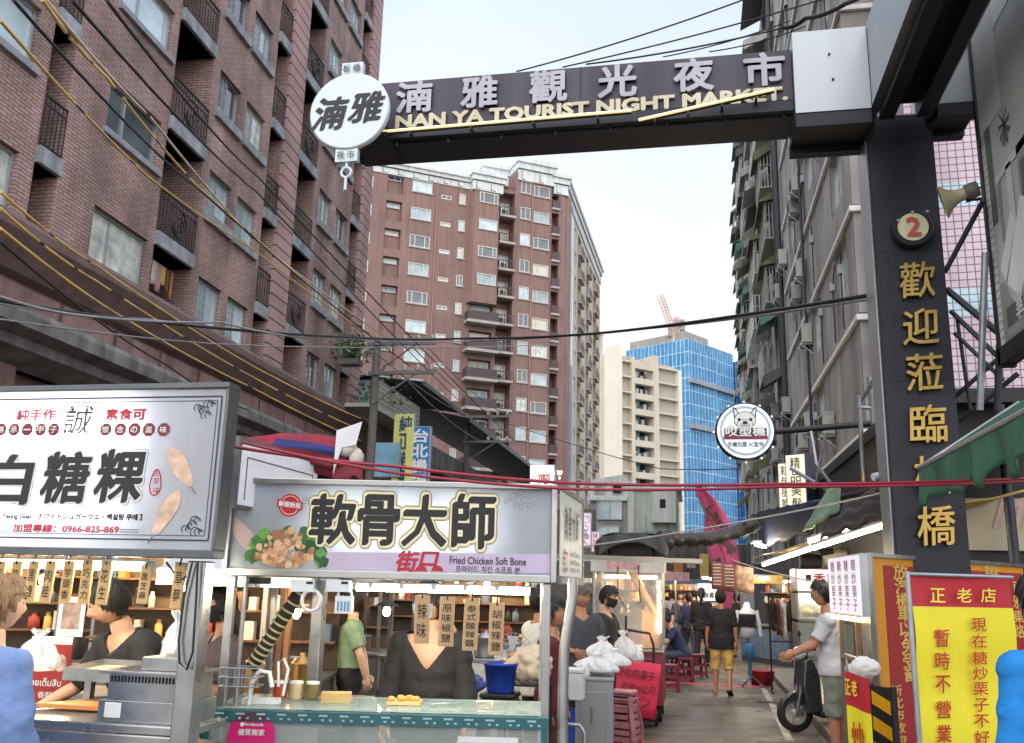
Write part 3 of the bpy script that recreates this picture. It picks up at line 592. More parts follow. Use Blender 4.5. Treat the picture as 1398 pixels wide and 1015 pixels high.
for k in range(13):
    z = zt-1.4-3.1*k; b.box(1.3, 0, z-.35, Lm*.23, .9, z, 0); b.box(Lm*.28, -.1, z-1.3, Lm*.56, 1.2, z-.1, 0); b.box(Lm*.64, 0, z-.35, Lm-.9, .9, z, 0)
b.build('main_wall', [CR, CRW, CRP], B3)
for k in range(12):
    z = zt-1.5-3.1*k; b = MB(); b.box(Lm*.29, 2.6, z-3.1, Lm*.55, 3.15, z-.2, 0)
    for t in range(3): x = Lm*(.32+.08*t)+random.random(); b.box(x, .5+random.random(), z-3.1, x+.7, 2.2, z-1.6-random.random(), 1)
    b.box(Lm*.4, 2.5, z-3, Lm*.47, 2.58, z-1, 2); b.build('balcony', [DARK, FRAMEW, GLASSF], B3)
ss = root('tower_flank', None, None, (0, 3.2, 0), heading(c2, c0)-heading(c0, c1)); ss.parent = B3
Ls = (c0-c2).xy.length
b = MB(); b.box(-Ls, .2, 0, -.4, 16, zt-.5, 0); b.box(-Ls, 0, 0, -Ls+.9, .2, zt-.8, 1); b.box(-1.9, 0, 0, -.35, .2, zt-.3, 1)
for k in range(13): z = zt-1.6-3.1*k; b.box(-Ls+.9, -.3, z-.5, -1.9, .2, z-.1, 1)
b.build('flank_wall', [CR, CRW], ss)
for k in range(12): z = zt-1.6-3.1*k; window(ss, -Ls+1.3, -2.3, z-2.4, z-.7, .1, FRAMEW, GLASSF, (.5,), .12)
p0 = dep(815, 457, D+12); p1 = dep(869, 462, D+14)
b = MB(); b.box(-4, 10, zt-2, -4+(p1-p0).xy.length, 20, p0.z, 0); b.box(-4.2, 9.8, p0.z, -3.8+(p1-p0).xy.length, 20, p0.z+.5, 1); b.build('penthouse', [CRP, CR], B3)
NET = brickmat('blue_scaffold_net', rgb(88, 150, 194), rgb(64, 128, 182), rgb(170, 204, 224), 1.25, 3.4, .11, 0, .7, 0, .3, var=.15); NETD = brickmat('deep_blue_net', rgb(40, 96, 160), rgb(34, 84, 146), rgb(120, 170, 210), 1.55, 3.4, .08, 0, .7, 0, .3)
D = 235; q0 = dep(878, 500, D+10); q1 = dep(940, 470, D); q2 = dep(1000, 470, D+16); q3 = dep(1020, 470, D+8)
B4 = root('scaffolded_tower', 'high-rise under construction wrapped in blue scaffold netting, beyond the cream tower', 'building', (q1.x, q1.y, 0), heading(q1, q2))
zt = dep(945, 462, D).z; Lq = (q2-q1).xy.length; ha = heading(q0, q1)-heading(q1, q2)
b = MB(); b.box(0, 0, 0, Lq, 20, zt); b.build('net_wall', NET, B4)
b = MB(); b.box(Lq*.02, 1, zt, Lq*.5, 19, zt+2.2); b.build('top_floor', mat('bare_concrete_frame', rgb(150, 148, 140), .9, 0, .2, .4), B4)
Lw = (q1-q0).xy.length; c, s_ = math.cos(ha), math.sin(ha)
def rot(x, y): return (x*c-y*s_, x*s_+y*c)
b = MB(); z0 = dep(900, 482, D+5).z; pl = [rot(-Lw, 0), rot(-.05, .05), rot(-.05, 12), rot(-Lw, 12)]; b.prism([(x, y, 0) for x, y in pl], (0, 0, z0)); b.build('net_wing', NET, B4)
b = MB(); b.box(Lq+.5, -6, 0, Lq+14, 10, zt-2); b.build('rear_net_wall', NETD, B4)
b = MB()
for zz in (dep(960, 522, D).z, dep(960, 586, D).z): b.box(-.6, -1.2, zz-.8, Lq+1, -.02, zz+.5)
b.build('catch_fan', mat('catch_platform', rgb(140, 150, 160), .8, 0, .2, .4), B4)
CRN = mat('crane_red_white', rgb(226, 196, 184), .6, 0, .3, .15)
def lattice(b, a, c, w_, n, r):
    a, c = Vector(a), Vector(c); d = (c-a).normalized(); x = d.orthogonal().normalized(); y = d.cross(x); L = (c-a).length
    cs = [(x+y)*w_/2, (x-y)*w_/2, (-x-y)*w_/2, (y-x)*w_/2]
    for o in cs: b.bar(a+o, c+o, r)
    for k in range(n):
        for i in range(4): b.bar(a+cs[i]+d*L*k/n, a+cs[(i+1) % 4]+d*L*(k+1)/n, r*.7)
def crane(name, label, p, top, tip, back, g):
    t = root(name, label, 'crane', p, 0, g); P = Vector(p)
    b = MB(); lattice(b, Vector((0, 0, -18)), Vector((0, 0, top.z-P.z)), 1.5, 14, .2); b.build('mast', CRN, t)
    b = MB(); lattice(b, (0, 0, top.z-P.z), tip-P, 1.1, 14, .17); b.build('jib', CRN, t)
    b = MB(); b.bar((0, 0, top.z-P.z), back-P, 1.1); b.box(-1.5, -1, top.z-P.z-1, 1.5, 1, top.z-P.z+2); b.build('counterweight', mat('crane_counterweight', rgb(150, 140, 132), .7), t)
D = 240; crane('tower_crane', 'slim red and white tower crane with its jib raised over the blue tower', dep(920, 465, D), dep(920, 455, D), dep(901, 403, D), dep(929, 440, D), 'cranes on the blue tower')
crane('tower_crane', 'short distant tower crane right behind the raised jib', dep(928, 465, D+15), dep(928, 446, D+15), dep(922, 434, D+15), dep(934, 440, D+15), 'cranes on the blue tower')

# ---- closing the alley: white house and grey house, low row on the left ----
WH = mat('white_render', rgb(206, 212, 206), .8, 0, .1, .4, stain=.3); WHG = mat('pale_green_render', rgb(188, 200, 186), .8, 0, .1, .4, stain=.35); GH = mat('grey_render', rgb(152, 150, 150), .8, 0, .15, .5, stain=.35)
Y = 66; a = on_y(815, 700, Y); c = on_y(866, 700, Y); e = on_y(925, 700, Y); zt = on_y(840, 648, Y).z; zt2 = on_y(890, 668, Y).z
WHo = root('white_house', 'white rendered house with a pipe-hung side wall closing the far end of the alley', 'building', (a.x-.5, Y, 0))
x1 = c.x-a.x+.5; x2 = e.x-a.x+.5; h1 = on_y(840, 682, Y).z
b = MB(); b.box(0, 0, 0, x1, 10, h1, 2); b.prism([(0, .02, h1), (x1, .02, h1), (x1, .02, zt-.8), (x1-.8, .02, zt), (0, .02, zt-.4)], (0, 9.9, 0), 0); b.box(x1+.002, -.3, 0, x2, 10, zt2, 1); b.box(x1-.45, -.35, 0, x1, .0, zt2-.3, 0); b.build('wall', [WH, WHG, GH], WHo)
b = MB(); b.box(x1-.2, -.6, zt2, x2+.3, 10, zt2+.12); b.box(-.2, -.2, h1-.1, x1-.5, -.003, h1+.15); b.build('roof', PARA, WHo)
for k, (u0, u1, zz) in enumerate(((.5, 2.1, 700), (.5, 1.9, 737))):
    z0 = on_y(840, zz+10, Y).z; window(WHo, u0, u1+.2, z0, z0+1.5, -.02, FRAMEW, GLASSF, (.5,), .07)
window(WHo, .3, 1.0, h1+.35, h1+1.0, 0, FRAMEW, GLASSF, (), .05); window(WHo, 1.6, 2.3, h1+.35, h1+1.1, 0, FRAMEW, DARK, (), .05)
b = MB()
for x in (x1+.8, x1+1.5, x1+2.3, x1+2.9): b.tube([(x, -.36, 3), (x, -.36, zt2-1.6-.4*random.random())], .025, 5)
for z in (zt2-3, zt2-4, zt2-5): b.tube([(x1+.5, -.38, z), (x2-.3, -.38, z)], .025, 5)
b.build('pipework', GALV, WHo)
b = MB(); b.box(x2-1.8, -.9, zt2-2.4, x2-.1, -.31, zt2-.2, 0); b.box(x2-1.2, -.92, zt2-1.4, x2-.8, -.902, zt2-.8, 1); b.build('box_room', [WH, DARK], WHo)
# dark shop row left of the alley behind the stalls and right of the alley
LOW = mat('sooty_wall', rgb(92, 88, 86), .85, 0, .3, .6, .2, 20, stain=.5)
CORR = mat('corrugated_roof', rgb(112, 114, 116), .6, .2, .3, .6, stain=.5); TEALH = mat('pale_teal_cladding', rgb(140, 168, 170), .7, 0, .2, 1, stain=.4)
X = -13.0
def px(p, q): return on_x(p, q, X)
LH = root('low_shop_row', 'sooty low shop row with corrugated roofs and a roof terrace left of the alley', 'building', (X, 36.6, 0), math.pi/2)
def loc(p): return p.y-36.6, p.z
ym = px(545, 600).y-36.6; ye = px(720, 640).y-36.6; zA = px(510, 560).z; zB = px(560, 535).z; zC = px(640, 590).z
b = MB(); b.box(0, 0, 0, ym, 8, zA-.3); b.box(ym, .8, 0, ye+30, 8, zC-1.6); b.build('wall', LOW, LH)
b = MB(); b.box(ym*.55, .5, zA-.3, ym+3, 4, zB); b.build('roof_hut', TEALH, LH)
def corr(b, x0, x1, y0, y1, z0, z1, n):
    for t in range(n):
        xa, xb = x0+(x1-x0)*t/n, x0+(x1-x0)*(t+1)/n; o, o2 = .05*(t % 2), .05*((t+1) % 2)
        b.quad((xa, y0, z0+o), (xb, y0, z0+o2), (xb, y1, z1+o2), (xa, y1, z1+o))
b = MB(); corr(b, ym*.45, ym+6, -1.5, 4, zB-.2, zB+.5, 40); corr(b, ym+6, ye+12, -1.8, 4, zC-.5, zC+.8, 60); b.box(ym*.45, -1.56, zB-.35, ym+6, -1.5, zB-.15); b.box(ym+6, -1.86, zC-.7, ye+12, -1.8, zC-.45); b.build('roof', CORR, LH)
tx = -3.6; b = MB(); b.box(tx, -1, zA-.45, ym*.9, .1, zA-.3)
for t in range(40): x = tx+(ym*.9-tx)*t/39; b.box(x-.02, -1, zA-.3, x+.02, -.96, zA+.75)
for t in range(5): b.box(tx, -1.01, zA-.1+t*.2, ym*.9, -.955, zA-.07+t*.2)
b.build('terrace_railing', mat('pale_railing', rgb(176, 178, 170), .6, .1), LH)
for k in range(6):
    x = ym+1+k*(ye-ym)/5; b = MB(); b.box(x, .3, 3.4, x+2.2, .79, zC-2.2); b.build('shop_window', GLASSF, LH)
b = MB(); b.box(ym, -.9, zC-3.6, ye+6, .8, zC-3.4); b.box(ym, -.92, zC-3.4, ye+6, -.86, zC-2.5)
for t in range(30): x = ym+(ye+6-ym)*t/30; b.box(x, -.95, zC-3.4, x+.12, -.92, zC-2.5)
b.build('gallery', CONCD, LH)
LEAF = [mat('leaf_dark', rgb(44, 66, 40), .6, 0, .3, 3), mat('leaf_mid', rgb(72, 98, 54), .6, 0, .3, 3), mat('leaf_pale', rgb(118, 140, 90), .6, 0, .3, 3)]
def plant(name, label, p, r, n, h, g=None, size=.13):
    t = root(name, label, 'plant', p, 0, g); b = MB()
    for k in range(n):
        q = Vector((random.gauss(0, r*.5), random.gauss(0, r*.45), abs(random.gauss(h*.4, h*.3)))); a = Vector((random.uniform(-1, 1), random.uniform(-1, 1), random.uniform(-.4, .9))).normalized(); c = a.orthogonal().normalized()
        s = size*random.uniform(.6, 1.3); b.add([q, q+a*s*.5+c*s*.22, q+a*s, q+a*s*.5-c*s*.22], [(0, 1, 2, 3)], random.randrange(3))
    b.build('foliage', LEAF, t); b = MB()
    for k in range(7): b.tube([(0, 0, 0), (random.gauss(0, r*.15), random.gauss(0, r*.15), h*.4), (random.gauss(0, r*.4), random.gauss(0, r*.4), h*.8)], [.03, .02, .008], 5)
    b.build('stem', mat('plant_stem', rgb(70, 60, 44), .8), t); b = MB(); b.box(-.5, -.3, -.2, .3, .3, .02); b.build('planter', mat('planter_grey', rgb(110, 106, 100), .8), t)
px = lambda p, q: on_x(p, q, -12.3)
p = px(503, 475); plant('balcony_shrub', 'bushy green shrub growing high up beside the corner of the brick block', (p.x-.6, p.y, p.z-.5), .9, 420, 1.2, 'terrace plants', .22)
p = px(525, 515); plant('terrace_plant', 'straggly green plant behind the pale terrace railing', (p.x-.3, p.y, zA-.02), .9, 300, 1.3, 'terrace plants', .2)
p = px(540, 535); plant('dry_terrace_plant', 'dry brownish plant at the right end of the terrace railing', (p.x-.3, p.y, zA-.02), .8, 240, 1.0, 'terrace plants', .2)
# utility poles
POLE = mat('pole_concrete', rgb(112, 110, 106), .9, 0, .2, 3, stain=.3); INS = mat('porcelain', rgb(176, 176, 170), .3)
def utility_pole(label, p, h, arms, wd):
    t = root('utility_pole', label, 'utility pole', p, 0, 'utility poles along the left')
    b = MB(); b.tube([(0, 0, 0), (0, 0, h)], [.2, .13], 12); b.build('pole', POLE, t)
    for z, x0, x1 in arms:
        b = MB(); b.box(x0, -.22, z-.06, x1, -.12, z+.06); b.bar((0, -.15, z-1.1), ((x0+x1)/2+abs(x1-x0)*.2, -.15, z-.05), .05); a = b.build('crossarm', STEELD, t)
        for k in range(3): x = x0+(x1-x0)*(.55+.2*k); b = MB(); b.lathe([(.05, 0), (.11, .05), (.06, .09), (.1, .15), (.03, .22)], 10, 0, (x, -.17, z+.06)); b.build('insulator', INS, a)
Y = 30; P1 = on_y(505, 640, Y); zt = on_y(505, 462, Y).z; utility_pole('concrete utility pole with two crossarms beside the brick block corner', (P1.x, Y, 0), zt, ((on_y(540, 471, Y).z, -.3, 2.2), (on_y(540, 511, Y).z, -.2, 2.2)), 1)
POLE1 = Vector((P1.x, Y, 0))
Y = 48; P2 = on_y(636, 640, Y); zt = on_y(636, 565, Y).z; utility_pole('second utility pole, farther along above the blue blade sign', (P2.x, Y, 0), zt, ((on_y(655, 570, Y).z, -.3, 2.4), (on_y(655, 604, Y).z, -.2, 2.4)), 1)
POLE2 = Vector((P2.x, Y, 0))
# ================= the gate =================
NAVY = mat('gate_navy_panel', rgb(76, 72, 86), .6, .1, .22, 1.6, .1, 14, stain=.4); GDARK = mat('gate_dark_steel', rgb(38, 42, 52), .5, .3, .15, 2)
SSP = mat('gate_brushed_panel', rgb(158, 164, 168), .36, .75, .07, 1.3, stain=.12); GOLD = mat('gilt_letter', rgb(178, 152, 88), .32, .9, .15, 8); SILV = mat('silver_letter', rgb(170, 172, 182), .45, .2, .12, 3, stain=.3)
PALEG = mat('pale_gold_letter', rgb(204, 198, 172), .45, .1, .12, 6, stain=.25)
G = root('market_gate', 'steel market gate with a dark name beam and a black pillar', 'gate', (1.62, 8.0, 0))
def gx(x): return x-1.62
YB = 7.8-8.0
b = MB(); b.box(0, 0, 0, .56, .42, 6.0, 1); b.box(.012, -.012, 0, .548, -.001, 5.78, 0); b.box(-.012, .02, 0, -.001, .40, 5.78, 2); b.build('pillar', [mat('pillar_black', rgb(42, 44, 56), .45, .3, .25, 2.5, .1, 14, stain=.45), GDARK, SSP], G)
b = MB(); xl, xr = gx(-3.25), gx(.98)
b.box(xl, YB, 6.1, xr, YB+.5, 6.62, 0); b.box(xl, YB+.06, 5.98, xr, YB+.44, 6.098, 1); b.box(xl, YB-.03, 6.0, xr, YB+.055, 6.098, 1); b.box(xl, YB+.445, 6.0, xr, YB+.53, 6.098, 1)
beam = b.build('beam', [NAVY, GDARK], G)
b = MB()
for k in range(8): x = xl+.5+k*.52; b.bar((x, YB+.02, 6.0), (x+.015, YB-.01, 5.92), .018)
b.build('bracket', GDARK, beam)
b = MB()
for k in range(4): b.box(xl+.2+k*1.05, YB-.0035, 6.1, xl+.208+k*1.05, YB-.0005, 6.62)
b.box(xl, YB-.003, 6.118, xr, YB-.0008, 6.124); b.build('panel_seam', BLACKM, beam)
b = MB()
for z in (2.4, 3.55, 4.7): b.box(0, -.0155, z, .56, -.0125, z+.006)
for z in (.6, 2.5, 3.45, 4.8, 5.6):
    for x in (.03, .53): b.lathe([(.008, 0), (.006, .006)], 8, 0, (x, -.012, z), Matrix.Rotation(math.pi/2, 3, 'X'))
b.build('pillar_seam', GDARK, G)
b = MB(); b.box(gx(.985), YB-.1, 5.93, gx(1.62), YB+.56, 6.73, 0); b.box(gx(.985), YB-.09, 5.8, gx(1.62), YB+.02, 5.928, 1); b.box(gx(.985), YB+.44, 5.8, gx(1.62), YB+.55, 5.928, 1); b.box(gx(.985), YB+.03, 5.86, gx(1.62), YB+.43, 5.928, 2)
for x, z in ((.31, .55), (.33, .3)): b.lathe([(.012, 0), (.012, .01)], 8, 2, (gx(.985)+x, YB-.1, 5.93+z), Matrix.Rotation(math.pi/2, 3, 'X'))
b.build('corner_box', [SSP, GDARK, BLACKM], G)
b = MB(); b.box(gx(1.625), -5.5, 5.95, gx(1.70), YB+.56, 6.75, 0); b.box(gx(2.12), -5.5, 5.95, gx(2.18), YB+.56, 6.75, 0)
b.box(gx(1.70), -5.5, 5.86, gx(1.82), -.2, 6.05, 1); b.box(gx(2.0), -5.5, 5.86, gx(2.12), -.2, 6.05, 1); b.box(gx(1.822), -5.5, 6.0, gx(1.998), -.2, 6.1, 2)
b.build('arm', [SSP, GDARK, BLACKM], G)
b = MB(); b.box(gx(2.185), YB, 5.98, gx(2.5), YB+.5, 6.72, 0); b.box(gx(2.185), YB, 5.86, gx(2.5), YB+.12, 5.978, 1); b.box(gx(2.185), YB+.38, 5.86, gx(2.5), YB+.5, 5.978, 1); b.box(gx(2.185), YB+.125, 5.9, gx(2.5), YB+.375, 5.978, 2); b.build('stub', [SSP, GDARK, BLACKM], G)
zc = 6.405
px_ch = [(566, 149, '湳'), (655, 138, '雅'), (749, 126, '觀'), (843, 117, '光'), (947, 109, '夜'), (1043, 97, '市')]
its = []
for pxx, pyy, ch in px_ch: p = on_y(pxx, pyy, 7.8); its.append((ch, gx(p.x), zc+.02, .345, .32, .03))
for q in its: letters(G, [q], SILV, YB-.022, 'character', .018)
pa = on_y(540, 168, 7.8); pb = on_y(1076, 125, 7.8)
letters(G, [('NAN YA TOURIST NIGHT MARKET.', gx((pa.x+pb.x)/2), 6.172, (pb.x-pa.x)*.99, .125, .048)], PALEG, YB-.018, 'english_lettering', .014)
its = []
for pyy, ch in ((385, '歡'), (448, '迎'), (510, '蒞'), (580, '臨'), (650, '板'), (718, '橋')):
    p = on_y(1250+(pyy-385)*.078, pyy, 7.98); its.append((ch, gx(p.x), p.z, .28, .31, .012, .1, .05))
for q in its: letters(G, [q], GOLD, -.06, 'gilt_character', .022)
p = on_y(1243, 316, 7.98)
b = MB(); Mx = Matrix.Rotation(math.pi/2, 3, 'X'); b.lathe([(.165, 0), (.17, .02), (.17, .09), (.16, .1)], 28, 0, (gx(p.x), -.013, p.z), Mx); b.lathe([(.125, .1), (.125, .112)], 28, 1, (gx(p.x), -.012, p.z), Mx)
for k in range(3): b.lathe([(.012, .1), (.012, .13)], 8, 2, (gx(p.x)+(-.12+.12*k), -.012, p.z+(.13 if k else .06)), Mx)
nd = b.build('number_disc', [RUBBER, mat('disc_cream', rgb(206, 204, 168), .5), GALV], G)
letters(nd, [('2', gx(p.x), p.z, .105, .165, .03)], mat('disc_red', rgb(190, 76, 76), .5), -.135, 'numeral')
# fan-shaped name disc at the beam's free end
DISC = mat('disc_white', rgb(206, 218, 226), .4, .1, .04, 2); INK = mat('ink_black', rgb(26, 26, 30), .5, 0, .1, 6)
p = on_y(479, 155, 7.55); T = root('round_name_sign', 'white round sign with black brush characters at the left end of the gate beam', 'sign', (p.x, 7.55, p.z))
b = MB(); b.lathe([(.385, .05), (.4, .06), (.4, .1), (.385, .11)], 44, 0, (0, .055, 0), Mx, True); b.box(-.105, -.04, .385, .105, .02, .52); b.box(-.11, -.04, -.52, .11, .02, -.39); b.tube([(0, -.01, -.5), (0, -.01, -.58)], .018, 8)
b.tube([(.05*math.cos(k*math.pi/8), -.01, -.62+.05*math.sin(k*math.pi/8)) for k in range(17)], .016, 6, 0, False); b.tube([(0, -.01, -.67), (0, -.01, -.8)], .016, 8); b.build('disc', DISC, T)
letters(T, [('湳', -.185, -.02, .3, .33, .034, .2), ('雅', .18, .02, .31, .31, .034, .2), ('板', -.05, .45, .075, .08, .008), ('橋', .05, .45, .075, .08, .008), ('夜', -.05, -.46, .075, .08, .008), ('市', .05, -.46, .075, .08, .008)], INK, -.062, 'brush_lettering')
b = MB(); b.box(-.02, .1, -.22, .34, .68, -.1); b.build('rear_mount', GDARK, T)
LED = glow('yellow_led', (.9, .62, .16, 1), .55)
for i, (q0, q1, zz) in enumerate((((520, 180), (862, 151), 0), ((872, 164), (1057, 122), 0))):
    a, c = on_y(*q0, 7.66), on_y(*q1, 7.66); b = MB(); b.tube([a, c], .014, 8, 0); b.tube([a+Vector((0, .022, -.012)), c+Vector((0, .022, -.012))], .016, 6, 1)
    for k in range(4): q = a.lerp(c, .12+.25*k); b.box(q.x-.01, q.y, q.z-.05, q.x+.01, q.y+.13, q.z-.02, 1)
    b.build('light_strip', [LED, BLACKM], None, origin=(a+c)/2, label=['long yellow light strip running under the English name on the gate beam', 'shorter yellow light strip hanging askew across the end of the English name'][i], cat='light strip', group='yellow strips on the gate beam')
# ================= cables =================
CBL = mat('black_cable', rgb(30, 31, 36), .6, 0, .2, 9); CBG = mat('grey_cable', rgb(136, 140, 146), .5, .2, .2, 9); SLV = mat('yellow_cable_guard', rgb(222, 186, 104), .5, 0, .25, 1.2); SLW = mat('weathered_cable_guard', rgb(206, 196, 172), .5, 0, .2, 1.5); REDC = mat('red_cable', rgb(150, 38, 58), .45, 0, .12, 5)
def stripes(n, gap=.006): return [(k/n+gap, (k+1)/n-gap*.3) for k in range(n)]
ycab = [((0, 28, 9), (200, 240, 16), (345, 340, 22), (500, 455, 29.8)), ((58, 0, 9), (145, 105, 12), (270, 255, 18), (497, 452, 29.7)), ((60, -3, 9.1), (205, 160, 14), (345, 326, 22), (540, 470, 29.8)), ((0, 262, 10), (135, 365, 16), (345, 500, 24), (500, 575, 29.8)), ((0, 285, 9.8), (130, 383, 15), (345, 515, 24), (498, 590, 29.8)), ((0, 312, 10), (175, 438, 16), (345, 530, 24), (500, 605, 29.8))]
yl = ['yellow sleeved cable crossing the top left window row of the brick block', 'yellow sleeved cable of the close pair leaving the top edge, lower one', 'pale sleeved cable of the close pair leaving the top edge, upper one', 'topmost of three yellow sleeved cables along the podium ledge', 'middle of three yellow sleeved cables along the podium ledge', 'lowest of three yellow sleeved cables along the podium ledge']
for i, q in enumerate(ycab): cable('guy_cable', yl[i], [dep(*p) for p in q], .02, CBL, .05, 16, 'cable', 'sleeved cables on the left', m2=SLW if i == 2 else SLV, stripes=stripes(7+i % 3))
bl = [((18, 0, 8), (275, 262, 17), (560, 500, 30)), ((98, 0, 8), (350, 262, 18), (640, 560, 48)), ((145, 0, 8), (350, 240, 18), (700, 600, 48)), ((0, 330, 10), (230, 500, 18), (340, 560, 23))]
ll = ['thin black cable running down across the upper left windows', 'thin black cable dropping from the top edge between two iron balconies', 'black cable running parallel above the others past the wide window', 'black cable in the dark under the podium ledge']
for i, q in enumerate(bl): cable('overhead_cable', ll[i], [dep(*p) for p in q], .018, CBL, .1, 16, 'cable', 'black cables on the left')
hz = [(((-20, 406, 9), (200, 438, 12), (480, 461, 16), (640, 462, 18), (820, 455, 15), (1195, 402, 8.4)), .022, CBL, 'thick black cable sagging right across the street in front of the brown tower'), (((-20, 412, 9), (200, 436, 12), (480, 463, 16), (640, 466, 18), (850, 452, 15), (1195, 408, 8.4)), .012, CBG, 'pale strand twisted along the thick cable that crosses the street'), (((0, 436, 9), (300, 470, 14), (560, 474, 20), (760, 470, 20)), .01, CBG, 'thin pale wire just below the thick cable that crosses the street'), (((0, 405, 9), (120, 432, 10), (300, 440, 13), (420, 462, 15)), .016, CBG, 'grey cable bundle at left below the podium ledge'), (((640, 560, 48), (760, 600, 30), (900, 640, 25), (1010, 640, 20)), .012, CBL, 'slack thin wire in front of the cream tower')]
for q, r, m, l in hz: cable('overhead_cable', l, [dep(*p) for p in q], r, m, .03, 12, 'cable', 'cables across the street')
sk_ = [((705, 98, 13), (1015, 0, 12), .012), ((768, 92, 13), (1160, -12, 12), .012), ((800, 88, 13), (1070, 38, 12.5), .014), ((905, 78, 13), (1080, 28, 12.5), .01), ((968, 71, 13), (1100, 36, 12.5), .01)]
sl = ['topmost of the black wires in the sky over the gate beam', 'second wire from the top in the sky over the gate beam', 'thickest wire of those fanning out over the gate beam', 'short wire low over the middle of the gate beam', 'shortest wire rising from the right part of the gate beam']
for i, (a, c, r) in enumerate(sk_): cable('overhead_cable', sl[i], [dep(*a), dep(*c)], r, CBL, .05, 16, 'cable', 'wires in the sky')
cable('overhead_cable', 'knotted black cable bundle running over the green awnings at the top', [dep(1070, 38, 12.5), dep(1100, 25, 12), dep(1155, 5, 11), dep(1200, -25, 10)], .03, CBL, .04, 12, 'cable', 'wires in the sky')
cable('red_cable', 'upper of two red cables strung across above the stall signs', [dep(282, 596, 5), dep(330, 612, 5), dep(540, 637, 5.2), dep(780, 660, 5.4), dep(1060, 661, 5.6), dep(1410, 653, 5.8), dep(1900, 640, 6.6)], .0095, REDC, .01, 12, 'cable', 'red cables')
cable('red_cable', 'lower of two red cables strung across above the stall signs', [dep(330, 604, 4.9), dep(540, 646, 5.1), dep(780, 668, 5.3), dep(1060, 665, 5.5), dep(1410, 657, 5.7), dep(1900, 644, 6.5)], .0085, REDC, .01, 12, 'cable', 'red cables')
for i, (a, c, dd, l) in enumerate((((790, 747), (1212, 672), (11, 9), 'pale rope sloping up across the alley to the gate pillar'), ((1000, 765), (1150, 800), (13, 10.5), 'rope holding the hanging menu cloth on the right'))):
    cable('rope', l, [dep(*a, dd[0]), dep(*c, dd[1])], .009, mat('pale_rope', rgb(170, 168, 160), .9), .04, 14, 'rope')
for i, (a, c) in enumerate((((505, 475, 29.8), (640, 568, 47.8)), ((560, 470, 29.8), (672, 566, 47.8)), ((585, 475, 29.8), (690, 566, 47.8)), ((545, 508, 29.8), (655, 602, 47.8)))):
    cable('pole_wire', 'wire between the two utility poles, ' + ['starting at the pole top', 'starting at the middle of the upper arm', 'starting at the end of the upper arm', 'starting at the lower arm'][i], [dep(*a), dep(*c)], .02, CBG, .25, 16, 'cable', 'wires between the utility poles')

# ================= right side above the stalls =================
# loudspeaker on its bracket
HORN = mat('horn_beige', rgb(172, 164, 132), .45, .05, .12, 6)
p = on_y(1318, 264, 7.4); hr = root('loudspeaker', 'beige horn loudspeaker on the post between the gate pillar and the mural', 'loudspeaker', p)
ax = Vector((-1, .3, -.28)).normalized(); Mq = ax.to_track_quat('Z', 'Y').to_matrix()
b = MB(); b.lathe([(.045, -.05), (.05, .0), (.055, .06), (.085, .12), (.135, .17), (.14, .178), (.13, .175), (.08, .125), (.03, .06)], 24, 0, (0, 0, 0), Mq, True, False); b.build('horn', HORN, hr, solid=.004)
b = MB(); b.lathe([(.02, -.1), (.062, -.1), (.068, -.05), (.062, 0), (.02, .01)], 18, 0, (0, 0, 0), Mq); b.build('driver', mat('driver_grey', rgb(96, 94, 84), .5), hr)
b = MB(); b.bar((0, 0, .06), (.13, .05, .06), .015); b.bar((0, 0, -.06), (.13, .05, -.04), .015); b.bar((0, 0, -.08), (.13, .06, -.02), .01); b.build('bracket', BLACKM, hr)
# steel frame between the pillar and the mural
TR = mat('frame_steel', rgb(62, 66, 74), .5, .5, .2, 4); f0 = on_y(1345, 500, 7.5)
FRo = root('brace_struts', 'dark welded steel frame of struts bracing the gate pillar and the mural board', 'steel frame', (f0.x, 7.5, 0))
seg = [((1345, 345, 7.5), (1338, 560, 7.5), .028, GALV), ((1290, 372, 7.9), (1342, 275, 7.6), .022, TR), ((1292, 395, 7.9), (1372, 462, 7.6), .03, TR), ((1298, 425, 7.9), (1365, 490, 7.6), .022, TR), ((1303, 455, 7.9), (1370, 520, 7.6), .018, TR), ((1300, 545, 7.9), (1385, 470, 7.6), .02, TR), ((1310, 575, 7.9), (1390, 510, 7.6), .022, TR), ((1306, 430, 7.9), (1325, 560, 7.8), .016, TR), ((1365, 470, 7.6), (1362, 560, 7.6), .03, TR)]
for a, c, r, m in seg: b = MB(); b.tube([dep(*a), dep(*c)], r, 7); o = b.build('strut', m, FRo); o.matrix_parent_inverse = Matrix.Translation((-f0.x, -7.5, 0))
# printed mural board along the right
MG = [mat('print_grey_%d' % i, rgb(v, v+3, v+2), .5, 0, .12, 2, stain=.1) for i, v in enumerate((96, 152, 190, 212, 228, 240))]
XM = 2.49; MU = root('mural_board', 'tall grey printed board of an old street, beside the gate at the right edge', 'printed board', (XM, 7.75, 0), -math.pi/2)
zb = 3.76; b = MB(); b.box(0, .0, zb, 3.8, .12, 8.6, 2); b.build('board', MG, MU)
b = MB()
def mq(x0, z0, x1, z1, m, y=-.003, sk=0): b.quad((x0, y, z0), (x1, y, z0+sk), (x1, y, z1+sk), (x0, y, z1), m)
mq(0, 5.6, .55, 8.6, 3); mq(.55, 6.3, 3.8, 8.6, 4); mq(.0, zb, .1, 5.5, 4, -.004); mq(.1, zb+1.0, .22, 5.6, 0, -.005)
for k in range(26): mq(.0, zb+.06+k*.066, .1, zb+.07+k*.066, 1, -.006)
mq(.25, 5.05, 3.8, 5.12, 3, -.006, .15); mq(.28, 4.55, .34, 5.05, 1, -.006); mq(.5, 4.62, .62, 5.1, 3, -.006); mq(.75, 4.62, 1.2, 5.15, 1, -.006); mq(.8, 4.66, .9, 5.0, 0, -.008)
